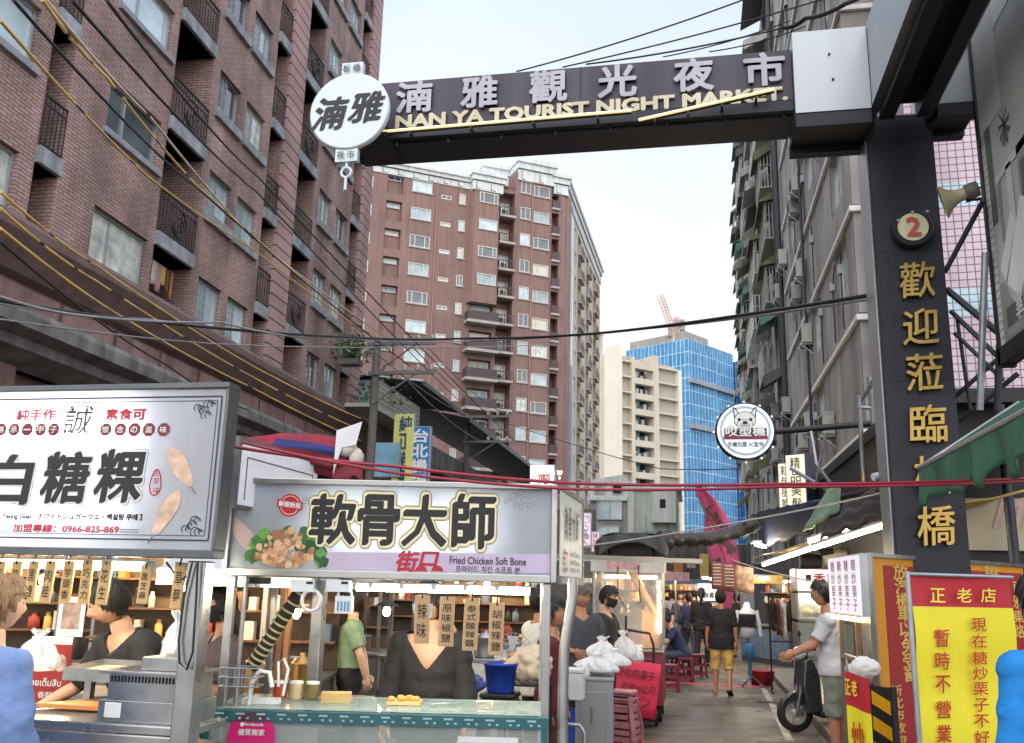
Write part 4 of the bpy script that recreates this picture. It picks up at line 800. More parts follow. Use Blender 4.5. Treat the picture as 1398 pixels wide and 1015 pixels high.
b.quad((.18, -.01, 4.36), (.52, -.01, 4.72), (.62, -.01, 4.6), (.28, -.01, 4.22), 4); b.quad((.3, -.012, 4.2), (.75, -.012, 4.75), (1.1, -.012, 4.55), (.55, -.012, 4.0), 5)
b.quad((.18, -.011, 4.36), (.28, -.011, 4.22), (.3, -.011, 4.14), (.2, -.011, 4.28), 2); b.quad((.3, -.013, 4.2), (.55, -.013, 4.0), (.58, -.013, 3.9), (.34, -.013, 4.08), 2)
mq(.12, zb+.02, 3.8, 4.25, 1, -.004); mq(.2, zb+.1, .5, 4.02, 0, -.005); mq(.6, zb+.1, .66, 4.2, 3, -.006); mq(.45, zb+.1, .5, 4.3, 3, -.006)
for k in range(9): a = k*.7; b.quad((.55+.0*k, -.006, 5.42), (.55+.12*math.cos(a), -.006, 5.42+.16*math.sin(a)), (.57+.13*math.cos(a+.25), -.006, 5.42+.17*math.sin(a+.25)), (.57, -.006, 5.44), 0)
b.build('print', MG, MU)
letters(MU, [('室', .52, 3.98, .17, .17, .02), ('內', .74, 4.0, .17, .17, .02)], WHITE, -.016)
b = MB(); b.box(-.06, -.02, 3.6, -.002, .1, 8.6); b.box(-.06, -.02, 3.62, 3.8, .1, 3.755); b.build('board_frame', BLACKM, MU)
# dark shopfront on the right, with a script sign
SF = mat('dark_shop_wall', rgb(48, 46, 48), .7, 0, .3, 1.5); CREAMW = mat('cream_shop_panel', rgb(176, 170, 150), .6, 0, .1, 1.5)
RS = root('shopfront', 'dark shopfront with a cream script sign panel behind the green awning on the right', 'shop', (1.75, 10.3, 0))
b = MB(); b.box(.6, 0, 0, 6, 8, 3.75, 0); b.box(.55, -.3, 3.75, 6, 8, 3.9, 0); b.build('wall', SF, RS)
p0 = on_y(1316, 680, 10.2); p1 = on_y(1390, 752, 10.2)
q_ = on_y(1374, 650, 9.9); b = MB(); b.tube([(q_.x-1.75, -.4, 0), (q_.x-1.75, -.4, 3.7)], .05, 10); b.build('post', TR, RS)
b = MB(); b.box(p0.x-1.75, -.06, p1.z, p0.x-1.75+1.1, -.003, p0.z); b.build('sign_panel', CREAMW, RS)
p = on_y(1376, 700, 10.2); letters(RS, [('Mi', p.x-1.75+.06, p.z, .3, .3, .01, .35)], mat('script_pink', rgb(196, 160, 150), .5), -.07)
# green awning
AW = mat('green_awning_cloth', rgb(54, 102, 80), .75, 0, .25, 4, .15, 20, stain=.25)
aw = root('green_awning', 'green cloth awning with a scalloped valance, sloping up to the right edge', 'awning', (1.71, 7.4, 2.74), -math.pi/2)
def val(u, v):
    x = 3.4*u; return Vector((x, -.03*math.sin(x*9)*v-.02*math.sin(x*23)*v, -(.24+.05*abs(math.sin(x*5.2))+.035*math.sin(x*13))*v))
b = MB(); b.grid(val, 90, 6); o = b.build('valance', AW, aw, solid=.004)
b = MB(); b.grid(lambda u, v: Vector((3.4*u, .75*v, .5*v+.02*math.sin(u*40)*v*(1-v))), 40, 4); b.build('awning_roof', AW, aw, solid=.004)
b = MB(); b.tube([(0, 0, 0), (3.4, 0, 0)], .018, 8); b.tube([(0, 0, 0), (0, .75, .5)], .015, 8); b.build('awning_rail', GALV, aw)
# canopies over the right stalls
CAN = mat('dark_canopy_sheet', rgb(46, 40, 40), .6, .1, .3, 1.5, stain=.3); CNV = mat('navy_canopy', rgb(32, 44, 72), .7, 0, .2, 2); TARP = mat('yellow_tarp', rgb(196, 170, 96), .6, 0, .2, 2, .1, 15); GFL = mat('sage_flap', rgb(112, 140, 116), .75, 0, .2, 3, .1, 20)
def sheet(name, label, pts, m, cat='canopy', th=.02, n=12, wob=.015, group=None):
    a, b_, c, d = [Vector(p) for p in pts]; o = (a+b_+c+d)/4; B = MB()
    def fn(u, v): q = (a.lerp(b_, u)).lerp(d.lerp(c, u), v); q.z += wob*math.sin(u*19+v*3)+wob*.6*math.sin(v*14); return q-o
    B.grid(fn, n, n); return B.build(name, m, None, o, solid=th, label=label, cat=cat, group=group)
sheet('canopy', 'dark brown stall canopy fixed to the gate pillar, over the fluorescent tubes', [dep(1145, 690, 11.2), dep(1222, 660, 8.6), (3.4, 8.7, 3.3), (3.4, 12, 3.3)], CAN)
sheet('canopy', 'navy stall canopy farther in, left of the sage green flap', [dep(1034, 700, 16.5), dep(1112, 686, 12.5), (3.6, 12.5, 3.5), (3.8, 16.5, 3.5)], CNV)
sheet('canopy_flap', 'sage green cloth flap between the navy and the brown canopies', [dep(1095, 726, 11.9), dep(1145, 698, 11.0), dep(1146, 664, 11.1), dep(1130, 668, 12)], GFL)
sheet('hanging_tarp', 'dark brown hanging front of the canopy beside the gate pillar', [dep(1118, 738, 11.3), dep(1216, 704, 8.7), dep(1221, 661, 8.62), dep(1144, 692, 11.25)], CAN, wob=.03)
sheet('hanging_tarp', 'navy hanging front of the farther canopy, above the sooty duct end', [dep(1036, 748, 16.6), dep(1110, 728, 12.6), dep(1112, 687, 12.5), dep(1034, 701, 16.5)], CNV, wob=.03)
sheet('tarp_ceiling', 'yellow tarpaulin stretched above the fluorescent tubes on the right', [dep(1028, 762, 15.5), dep(1212, 712, 9), (3.0, 9, 2.75), (3.0, 15.5, 2.75)], TARP)
tl = [((1215, 716), (1110, 750), 8.9, 11.6, TUBE), ((1108, 750), (1042, 772), 11.7, 14.3, TUBE), ((1160, 722), (1105, 740), 10.5, 12.2, TUBEW)]
for i, (a, c, d0, d1, m) in enumerate(tl):
    A, C_ = dep(*a, d0), dep(*c, d1); b = MB(); b.tube([A, C_], .016, 8, 0); up = Vector((0, 0, .045)); b.bar(A+up, C_+up, .06, .03, 1); b.tube([A, A+(A-C_).normalized()*.05], .026, 8, 1)
    b.build('fluorescent_lamp', [m, WHITE], None, origin=(A+C_)/2, label=['bright fluorescent tube nearest the gate pillar', 'second fluorescent tube, farther along toward the hanging menu cloth', 'dimmer warm tube tucked above the first bright tube'][i], cat='lamp', group='tubes under the right canopies')
for i, (q, w_, m) in enumerate((((1030, 745, 15.5), .8, TUBE), ((1000, 780, 19), 1.0, TUBE), ((1035, 790, 17.5), .9, glow('purple_tube', (.5, .35, 1, 1), 5)), ((985, 775, 24), 1.3, TUBEW), ((960, 790, 30), 1.6, TUBEW))):
    A = dep(*q); b = MB(); b.tube([A-Vector((0, w_/2, 0)), A+Vector((.25*w_, w_/2, 0))], .03, 8, 0); b.box(A.x-.05, A.y-w_/2, A.z+.04, A.x+.1, A.y+w_/2, A.z+.07, 1)
    b.build('stall_lamp', [m, WHITE], None, origin=A, label=['white tube just under the end of the navy canopy', 'white tube over the alley behind the pink banners', 'purple glowing tube beyond the food picture', 'warm tube deep in the alley left of the pink banner foot', 'farthest warm lamp at the end of the alley'][i], cat='lamp', group='lamps deeper in the alley')
b = MB(); pts = [dep(905, 738, 13.5), dep(935, 737, 13.5), dep(975, 735, 13.5), dep(1010, 725, 13.5), dep(1040, 712, 13.4)]
fine = []
for i in range(len(pts)-1):
    for k in range(6): fine.append(pts[i].lerp(pts[i+1], k/6)+Vector((0, 0, .012*math.sin(k*2.1+i))))
b.tube(fine, [.1+.012*math.sin(i*1.9) for i in range(len(fine))], 12); b.lathe([(.1, -.1), (.16, -.05), (.16, .1), (.1, .16)], 14, 0, tuple(pts[0]), Matrix.Rotation(math.pi/2, 3, 'Y'))
b.build('exhaust_duct', mat('sooty_duct', rgb(52, 50, 52), .35, .4, .35, 7, .4, 22), None, origin=pts[2], label='sooty foil-wrapped exhaust duct hanging across the alley', cat='duct')
# round shop sign with a bulldog head on a black pipe
p = on_y(1017, 590, 15); T = root('round_shop_sign', 'round white shop sign with a bulldog head on a long black pipe', 'sign', p)
b = MB(); b.lathe([(.455, -.06), (.47, -.04), (.47, .12), (.455, .14)], 40, 0, (0, .04, 0), Mx); b.build('case', BLACKM, T)
b = MB(); b.lathe([(.44, .0), (.44, .012)], 40, 0, (0, -.1, 0), Mx); b.lathe([(.4, .012), (.4, .014)], 40, 1, (0, -.1, 0), Mx); b.lathe([(.36, .014), (.36, .016)], 40, 0, (0, -.1, 0), Mx)
fc = b.build('sign_face', [mat('sign_face_white', rgb(214, 220, 230), .4, emit=.35, ecol=(.75, .8, .95, 1)), mat('sign_ring', rgb(170, 186, 204), .4)], T)
b = MB()
def dsc(x, z, rx, rz, m, y, n=22): b.add([(x+rx*math.cos(k*2*math.pi/n), y, z+rz*math.sin(k*2*math.pi/n)) for k in range(n)], [tuple(range(n))], m)
for s_ in (-1, 1):
    b.add([(s_*.05, -.121, .22), (s_*.17, -.121, .2), (s_*.19, -.121, .39), (s_*.14, -.121, .37)], [(0, 1, 2, 3)], 1); b.add([(s_*.075, -.122, .23), (s_*.15, -.122, .21), (s_*.175, -.122, .36), (s_*.14, -.122, .34)], [(0, 1, 2, 3)], 0)
dsc(0, .17, .175, .145, 1, -.123); dsc(0, .17, .163, .133, 0, -.124); dsc(0, .10, .13, .09, 1, -.1245); dsc(0, .10, .12, .082, 0, -.125)
for s_ in (-1, 1): dsc(s_*.09, .18, .026, .026, 1, -.126); dsc(s_*.04, .085, .045, .04, 2, -.126); dsc(s_*.22, .05, .07, .05, 0, -.1235)
dsc(0, .13, .04, .028, 1, -.127); b.build('dog_logo', [WHITE, INK, mat('muzzle_grey', rgb(186, 180, 178), .6)], T)
b = MB(); b.box(-.33, -.132, -.09, .33, -.128, .04); b.box(-.34, -.134, -.14, .34, -.13, -.085, 1); b.build('name_band', [INK, mat('sign_maroon', rgb(128, 40, 60), .5)], T)
letters(T, [('哎', -.21, -.02, .19, .13, .03), ('型', 0, -.02, .19, .13, .03), ('機', .21, -.02, .19, .13, .03)], WHITE, -.137); letters(T, [('手機包膜 3C配件', 0, -.22, .56, .085, .02)], INK, -.122, 'caption')
q = on_y(1055, 592, 15).x-p.x; q2 = on_y(1190, 582, 15).x-p.x
b = MB(); b.tube([(.46, 0, 0), (q2, 0, .12)], .05, 10); b.tube([(q2*.52, 0, .08), (q2*.55, 0, -.5), (q2*.72, 0, -1.0)], .03, 8, 1); b.build('pipe_arm', [BLACKM, GALV], T)
b = MB()
for k in range(12): a = k*math.pi/6; b.ell((.49*math.cos(a), 0, .49*math.sin(a)), .018, .018, .018, 8, 5)
b.build('bulb', mat('pearl_bulb', rgb(230, 230, 230), .3, emit=.6), T)
# scaffold pipes and small box signs on the right wall
SC = root('scaffold_pipes', 'galvanised scaffold pipes standing between the wall sign and the gate pillar', 'scaffold', (2.6, 12, 0))
for a, c, r in (((1172, 540, 12), (1180, 665, 12), .03), ((1187, 515, 12), (1200, 660, 12), .035), ((1170, 556, 12), (1203, 558, 12), .025), ((1175, 548, 12.2), (1205, 500, 11.6), .03), ((1080, 640, 14.5), (1128, 668, 13), .03), ((1128, 590, 13), (1112, 668, 13.2), .02)):
    b = MB(); b.tube([dep(*a), dep(*c)], r, 7); o = b.build('pipe', GALV, SC); o.matrix_parent_inverse = Matrix.Translation((-2.6, -12, 0))
def boxsign(name, label, p, w_, h_, t, rz, mface, mcase, items, mt, group=None, lamp=0, cat='sign'):
    T = root(name, label, cat, p, rz, group); b = MB(); b.box(-w_/2, 0, -h_/2, w_/2, t, h_/2); b.build('case', mcase, T, bevel=.008)
    b = MB(); b.box(-w_/2+.02, -.008, -h_/2+.02, w_/2-.02, -.001, h_/2-.02); b.build('sign_face', mface, T)
    if items: letters(T, items, mt, -.012)
    return T
SGW = mat('lit_white_sign', rgb(224, 226, 224), .4, emit=.45, ecol=(.9, .95, 1, 1)); SGC = mat('lit_cream_sign', rgb(222, 214, 180), .4, emit=.35, ecol=(1, .94, .75, 1))
boxsign('wall_sign', 'tall cream box sign with dark writing on the right wall, nearer one', dep(1087, 660, 17), .42, 1.1, .5, R(-35), SGC, mat('dark_sign_case', rgb(44, 52, 66), .5), column('精品美髮', 0, .5, -.5, .2, .01), INK, 'box signs on the right wall')
boxsign('wall_sign', 'narrow cream box sign farther along the right wall', dep(1072, 665, 19), .3, 1.0, .3, R(-30), SGC, FRAMEW, column('鞋包服飾', 0, .45, -.45, .16, .01), INK, 'box signs on the right wall')
p = dep(1222, 655, 8.05); sc = root('security_camera', 'beige security camera and junction box on the side of the gate pillar', 'camera', p)
b = MB(); b.box(-.03, -.1, -.07, .09, 0, .09); b.build('junction_box', mat('beige_plastic', rgb(196, 194, 176), .5), sc, bevel=.008); b = MB(); b.tube([(-.08, -.05, .03), (-.2, -.1, .01)], .035, 10); b.tube([(-.02, -.05, .03), (-.1, -.05, .03)], .015, 8); b.build('camera_body', mat('camera_white', rgb(206, 210, 214), .4), sc)
# ---- signs on the left and over the alley ----
BLU = mat('sign_blue', rgb(34, 120, 186), .45, 0, .06, 2); YG = mat('sign_yellow_green', rgb(206, 210, 120), .5, 0, .08, 2)
def blade(name, label, q, y0, y1, w_, D, m, text, mt, mc=FRAMEW, g='blade signs on the left', twocol=None):
    pt = dep(q, y0, D); pb = dep(q+ (y1-y0)*-.03, y1, D); h_ = (pt-pb).length; c = (pt+pb)/2; T = root(name, label, 'sign', c, 0, g)
    b = MB(); b.box(-w_/2, 0, -h_/2, w_/2, .18, h_/2); b.build('case', mc, T, bevel=.01); b = MB(); b.box(-w_/2+.02, -.008, -h_/2+.02, w_/2-.02, -.001, h_/2-.02, 0)
    if twocol: b.box(-w_/2+.02, -.012, -h_/2+.02, -w_/2+.02+w_*.3, -.009, h_/2-.02, 1)
    b.build('sign_face', [m, twocol or m], T); letters(T, column(text, w_*.1, h_/2-.06, -h_/2+.06, w_*.62, .03), mt, -.016); return T
blade('blade_sign', 'blue blade sign with white vertical characters on the left', 571, 582, 670, .78, 28, BLU, '台北機場', WHITE, FRAMEW, twocol=YG)
blade('blade_sign', 'yellow green blade sign just behind the blue one', 551, 564, 690, .72, 31, YG, '純正老茶行', mat('sign_navy_text', rgb(40, 70, 110), .5))
boxsign('box_sign', 'small pale blue box sign low beside the first utility pole', dep(528, 628, 29), .8, 1.1, .2, 0, mat('sign_pale_blue', rgb(126, 176, 204), .5, 0, .2, 2), FRAMEW, [], INK)
T = boxsign('box_sign', 'lit white box sign with a red character above the end of the soft bone stall', dep(740, 652, 18), .5, .5, .3, 0, SGW, FRAMEW, [('喫', .05, -.05, .22, .24, .02), ('の', -.17, -.03, .09, .09, .015)], mat('sign_red_text', rgb(196, 44, 40), .5))
b = MB()
for k in range(8): b.ell((.3+.12*random.random(), .05, -.05+.2*random.random()), .02, .02, .02, 8, 5)
b.build('warm_bulb', glow('warm_bulb', (1, .75, .35, 1), 6), T)
PKS = mat('sign_pale_pink', rgb(222, 196, 220), .5, emit=.2)
T = boxsign('cat_sign', 'pale pink vertical sign with a cat face right of the soft bone stall', dep(799, 724, 15), .2, .56, .06, R(8), PKS, FRAMEW, [('の', 0, -.02, .06, .06, .01), ('抱', 0, -.1, .1, .09, .01), ('ん', 0, -.2, .08, .07, .01)], INK)
b = MB(); 
for a0, a1, rr, cx, cz in ((0, 17, .07, 0, .17), (0, 17, .05, .0, .03), (0, 17, .05, .01, -.1)):
    b.tube([(cx+rr*math.cos(k*math.pi/8), -.012, cz+rr*.8*math.sin(k*math.pi/8)) for k in range(17)], .004, 4, 0, False)
for s_ in (-1, 1): b.tube([(s_*.065, -.012, .19), (s_*.06, -.012, .25), (s_*.025, -.012, .225)], .004, 4); b.ell((s_*.028, -.012, .18), .007, .003, .009, 8, 5)
b.build('cat_drawing', INK, T)
boxsign('cat_sign', 'smaller pink sign half hidden behind the cat sign', dep(813, 740, 15.6), .14, .34, .06, R(8), PKS, FRAMEW, column('娃娃機', 0, .15, -.15, .08, .01), INK)
boxsign('hanging_sign', 'white hanging sign with two rows of black characters over the crowd', dep(968, 809, 24), .62, .46, .05, R(0), SGW, FRAMEW, rowt('古早味', -.2, .2, .11, .09, .01)+rowt('香酥雞排', -.27, .27, -.07, .15, .03), INK)
# pink feather banners and the hanging menu cloth
PNK = mat('banner_pink', rgb(214, 96, 140), .7, 0, .12, 3, .1, 25); PNK2 = mat('banner_pale', rgb(206, 200, 208), .7, 0, .15, 4)
def feather(label, pix, D, m, items, rz):
    pts = [dep(*q, D) for q in pix]; T = root('feather_banner', label, 'banner', pts[-1], 0, 'pink banners'); o = pts[-1]; n = len(pts); b = MB()
    L = [q-o for q in pts]; W = [.05, .34, .42, .4, .36, .3, .2]
    nm = Vector((.75, -.25, .12))
    def fn(u, v):
        t = v*(n-1); i = min(int(t), n-2); f = t-i; q = L[i].lerp(L[i+1], f); w_ = W[min(i, 6)]+(W[min(i+1, 6)]-W[min(i, 6)])*f
        return q+Vector((w_*u, .12*math.sin(u*3+v*5), .35*w_*u*-1+.03*math.sin(u*6)))
    b.grid(fn, 6, 24); b.build('cloth', m, T, solid=.006); b = MB(); b.tube([q for q in L], .014, 6); b.build('pole', GALV, T)
    for s, u, v, w_, h_, ti in items:
        q = fn(u, v); letters(T, [(s, q.x, q.z, w_, h_, .02, 0, ti)], INK, q.y-.03)
feather('curved pink feather banner with a grey tip, leaning over the alley', [(952, 660), (950, 672), (958, 690), (968, 710), (978, 735), (988, 760), (1000, 800)], 17, PNK, [('Latt', .55, .42, .5, .2, R(-55)), ('咖啡', .5, .7, .36, .2, R(-60))], 0)
feather('second pink banner hanging behind the curved one', [(962, 700), (962, 725), (966, 750), (972, 775), (978, 795), (980, 810), (984, 830)], 19, PNK, [('拿鐵', .5, .45, .34, .2, R(-60))], 0)
p0 = dep(988, 786, 14.2); T = root('menu_cloth', 'brown hanging menu cloth with white lines and a food picture beside it', 'menu', p0, R(-4))
b = MB(); b.grid(lambda u, v: Vector((-.19+.36*u, -.015*math.sin(u*7), .22-.42*v-.06*u)), 8, 4); b.build('cloth', mat('menu_brown', rgb(120, 74, 66), .7, 0, .1, 5), T, solid=.004)
b = MB()
for r_ in range(7):
    for c_ in range(2): x = -.16+.18*c_; b.box(x, -.024, .16-.05*r_-.03*(x+.19)/.36, x+.11+.03*random.random(), -.02, .175-.05*r_-.03*(x+.19)/.36)
b.build('menu_line', mat('menu_text', rgb(206, 190, 180), .7), T)
b = MB(); b.grid(lambda u, v: Vector((.18+.27*u, .01, .17-.4*v-.05*u)), 4, 4); b.build('food_picture', mat('food_print', rgb(186, 150, 120), .5, 0, .75, 9), T, solid=.004)
# ================= stalls =================
def on_pl(px_, py_, P, a):
    """pixel -> (along, height) on the upright plane through P with heading a"""
    d = ray(px_, py_); n = Vector((-math.sin(a), math.cos(a), 0)); t = n.dot(Vector((P[0], P[1], CAM_H))-C0)/n.dot(d); q = C0+d*t
    return (q.x-P[0])*math.cos(a)+(q.y-P[1])*math.sin(a), q.z
WOOD = mat('pale_wood_tag', rgb(206, 172, 116), .65, 0, .15, 7, .1, 60); WOODD = mat('brown_wood_tag', rgb(176, 146, 108), .7, 0, .15, 7, .1, 60); TEALF = mat('teal_slotted_steel', rgb(44, 94, 104), .5, .3, .15, 6)
SRED = mat('sign_red', rgb(176, 30, 50), .5); GREYO = mat('outline_grey', rgb(150, 152, 164), .5); TAUPE = mat('outline_taupe', rgb(160, 146, 100), .5); CREAMO = mat('outline_cream', rgb(236, 230, 196), .5)
def fan_poly(b, cx, cz, r, m, y, n=14, jit=.25, sx=1, sz=1):
    b.add([(cx+sx*r*(1+random.uniform(-jit, jit))*math.cos(k*2*math.pi/n), y, cz+sz*r*(1+random.uniform(-jit, jit))*math.sin(k*2*math.pi/n)) for k in range(n)], [tuple(range(n))], m)
# ---- stall with the white sugar cake sign ----
a1 = 0.0; P1s = (-2.3, 4.2); ST1 = root('food_stall', 'stainless food stall at the far left under a glowing sign with big brush characters', 'food stall', (*P1s, 0), a1)
def s1(x, y): return on_pl(x, y, P1s, a1)
F1 = lightbox('sign_film_white', (.80, .84, .92, 1), .62)
zt, zb = 2.74, 1.93; xl = -2.6
b = MB(); b.box(xl, -.02, zt, .018, .1, zt+.03); b.box(xl, -.02, zb-.04, .018, .1, zb); b.box(.0, -.015, zb, .018, .1, zt); b.box(xl, .085, zb, 0, .098, zt); sb = b.build('sign_box', mat('sign_frame_dark', rgb(96, 100, 104), .45, .7, .15, 9), ST1, bevel=.004)
b = MB(); b.quad((xl, 0, zb), (-.001, 0, zb), (-.001, 0, zt), (xl, 0, zt)); b.build('sign_face', F1, sb)
b = MB()
for z in (2.2, 2.32, 2.44, 2.53): b.tube([(xl, .07, z), (-.55, .07, z)], .008, 8)
b.build('inner_tube', INNER, sb)
def it(s, cx, cy, w_px, h_px, off, sh=0, P=P1s, a=a1):
    u, z = on_pl(cx, cy, P, a); u0, _ = on_pl(cx-w_px/2, cy, P, a); u1, _ = on_pl(cx+w_px/2, cy, P, a); _, z0 = on_pl(cx, cy-h_px/2, P, a); _, z1 = on_pl(cx, cy+h_px/2, P, a)
    return (s, u, z, u1-u0, z0-z1, off, sh)
big = [('白', 14, 655, 56, 66), ('糖', 91, 652, 60, 68), ('粿', 165, 650, 62, 70)]
letters(ST1, [it(*q, .075, .08) for q in big], GREYO, -.003, 'outline'); letters(ST1, [it(*q, .062, .08) for q in big], WHITE, -.005, 'inner_outline')
for q in big: letters(ST1, [it(*q, .03, .08)], INK, -.007, 'brush_character')
letters(ST1, [it('純手作', 50, 567, 52, 15, .04), it('素食可', 172, 566, 54, 15, .04), it('加盟專線：0966-825-869', 90, 722, 144, 11, .04)], SRED, -.004, 'red_lettering')
letters(ST1, [it('Beh Teung Guai・ホワイトシュガークエ・백설탕 쿠에 】', 90, 706, 205, 9.5, .05)], INK, -.004, 'small_lettering')
for x in (2, 20, 38, 56, 74, 145, 165, 184, 204, 224):
    u, z = s1(x, 587); b = MB()
    b.add([(u+.036*math.cos(k*math.pi/4+.39), -.004, z+.036*math.sin(k*math.pi/4+.39)) for k in range(8)], [tuple(range(8))])
    b.build('badge', mat('badge_maroon', rgb(120, 30, 50), .5), ST1)
letters(ST1, [it(ch, x, 587, 9, 9, .012) for ch, x in zip('傳承一甲子懷念の滋味', (2, 20, 38, 56, 74, 145, 165, 184, 204, 224)) if ch != '一']+[it('一', 38, 587, 9, 1.5, .012)], WHITE, -.007, 'badge_lettering')
u, z = s1(108, 575); b = MB(); b.tube([(u+.08*math.cos(k*math.pi/14), -.004, z+.083*math.sin(k*math.pi/14)) for k in range(4, 30)], .004, 5, 0, False); b.build('logo_ring', GREYO, ST1)
letters(ST1, [it('誠', 108, 574, 36, 38, .01, .1)], INK, -.006, 'logo_character'); letters(ST1, [it('Cheng', 107, 591, 14, 5, .01)], INK, -.006, 'logo_caption')
b = MB(); u, z = s1(213, 659); 
b.tube([(u+.03*math.cos(k*math.pi/10)*(1-.25*math.sin(k*math.pi/10)), -.004, z+.065*math.sin(k*math.pi/10)) for k in range(21)], .003, 4, 0, False); b.build('seal_ring', SRED, ST1)
letters(ST1, [it('古', 214, 646, 8, 9, .01), it('早', 214, 658, 8, 9, .01), it('味', 214, 670, 8, 9, .01)], SRED, -.005, 'seal_lettering')
b = MB(); 
for dx in (0, .022):
    t = .004 if dx == 0 else .0018; x1, _ = s1(294, 640); x1 -= dx; _, z1 = s1(200, 543); z1 -= dx; _, z0 = s1(200, 737); z0 += dx
    b.box(xl+.1, -.003, z1-t, x1, -.002, z1+t); b.box(xl+.1, -.003, z0-t, x1, -.002, z0+t); b.box(x1-t, -.003, z0, x1+t, -.0022, z1)
for sx_, (qx, qz) in ((1, (-.03, -.03)), (-1, (-.03, .03))):
    x1, _ = s1(286, 640); _, zc_ = s1(200, 551 if sx_ == 1 else 729)
    for k in range(9):
        r_ = .012+.006*(k % 3); ox = -.012-.02*(k % 4)-.008*k*.5; oz = -sx_*(.012+.02*((k*3) % 4)*(1-.1*(k % 4))); b.tube([(x1+ox+r_*math.cos(t*.7), -.003, zc_+oz+r_*math.sin(t*.7)) for t in range(7)], .0022, 4)
_, zz = s1(100, 724)
for x0_, x1_ in ((-2, 14), (164, 190)):
    ua, _ = s1(x0_, 722); ub, _ = s1(x1_, 722)
    for dz in (-.006, .006): b.box(ua, -.003, zz+dz-.0015, ub, -.002, zz+dz+.0015)
b.build('border', mat('border_navy', rgb(40, 46, 80), .5), ST1)
CAKE = mat('printed_cake', rgb(208, 178, 156), .6, 0, .3, 14)
for (cx, cy, rx, rz, ang_, st) in ((247, 638, .045, .12, .62, -1), (228, 700, .042, .125, -.5, -1)):
    u, z = s1(cx, cy); b = MB(); n = 26; pts = []
    for k in range(n): a_ = k*2*math.pi/n; x = rx*math.cos(a_)*(1+.1*math.sin(3*a_)); y = rz*math.sin(a_); pts.append((u+x*math.cos(ang_)-y*math.sin(ang_), -.004, z+x*math.sin(ang_)+y*math.cos(ang_)))
    b.add(pts, [tuple(range(n))], 0); y = -rz*1.0; y2 = -rz*1.4; b.bar((u-y*math.sin(ang_), -.004, z+y*math.cos(ang_)), (u-y2*math.sin(ang_), -.004, z+y2*math.cos(ang_)), .006, .002, 1); b.build('printed_cake', [CAKE, mat('printed_stick', rgb(130, 116, 100), .6)], ST1)
# frame, lamp, counter
for q in ((-.14, .02, 0, -.04, .12, zb-.052), (-.14, 1.6, 0, -.06, 1.68, 2.2)): b = MB(); b.box(*q); b.build('post', STEEL, ST1, bevel=.008)
b = MB(); b.box(xl, .05, 1.06, -.06, .42, 1.10, 0); b.box(xl, .03, 1.0, -.05, .07, 1.058, 0); b.build('counter', STEEL, ST1, bevel=.006)
PANEL = mat('lit_panel', rgb(226, 218, 228), .5, emit=.55, ecol=(1, .93, .97, 1)); b = MB(); b.box(xl, .08, .15, -.07, .4, .995, 0); b.box(xl, .074, .2, -.12, .079, .97, 1); b.box(xl, .070, .915, -.25, .073, .925, 2); b.build('counter_front', [STEELD, PANEL, INK], ST1)
b = MB(); b.tube([(xl, .1, zb-.085), (-.42, .1, zb-.085)], .02, 8, 0); b.box(xl, .06, zb-.062, -.38, .14, zb-.052, 1); b.tube([(-.42, .1, zb-.085), (-.36, .1, zb-.085)], .024, 8, 1); b.build('under_sign_lamp', [TUBE, WHITE], ST1)
b = MB(); b.tube([(-.1, .0, zb-.06), (-.125, .0, 1.7), (-.13, .0, 1.5), (-.11, -.005, 1.4), (-.07, -.005, 1.37), (-.05, 0, 1.45), (-.06, 0, 1.7), (-.07, .0, zb-.06)], .006, 6); b.tube([(-.3, .1, zb-.06), (-.2, .08, zb-.15), (-.12, .05, zb-.1)], .006, 6); b.build('power_cord', CBL, ST1)
u0, zz0 = s1(155, 812); u1, zz1 = s1(262, 778)
tags1 = [(3, '原味', 0), (25, '麵茶', 0), (48, '黑糖', 0), (71, '肉桂', 0), (96, '芋頭香', 0), (121, '巧克力', 0), (147, '花生', 0), (201, '黑芝麻', 2), (248, '草莓', 3)]
en1 = ['at the left edge above the customer', 'second from the left edge', 'third from the left edge', 'fourth from the left edge', 'fifth from the left edge', 'just left of the seller in black', 'over the face of the seller in black', 'standing apart, over the right shoulder of the seller in black', 'on a clip beside the right post']
def wood_tag(label, P, w_, h_, text, m, g, rz=0, tilt=0):
    T = root('menu_tag', label, 'menu tag', P, rz, g); T.rotation_euler = (0, tilt, rz); b = MB(); b.box(-w_/2, -.006, -h_, w_/2, .006, 0); b.build('board', m, T, bevel=.003)
    b = MB(); b.tube([(0, -.008, -.015), (0, -.012, -.012), (0, 0, .03)], .004, 6); b.build('hook', BLACKM, T)
    letters(T, column(text, 0, -.035, -h_+.02, w_*.62, .006, .8), INK, -.0085); return T
for (x, t, k), e in zip(tags1, en1):
    yt = {0: 766, 2: 772, 3: 768}[k]; yb = {0: 822+x*.03, 2: 825, 3: 832}[k]; P = on_y(x, yt, 4.28); h_ = P.z-on_y(x, yb, 4.28).z
    wood_tag('narrow pale wooden menu tag '+e, P, .062, h_, t, WOOD, 'wooden menu tags on the left stall', random.uniform(-.08, .08), random.uniform(-.03, .03)+.03)
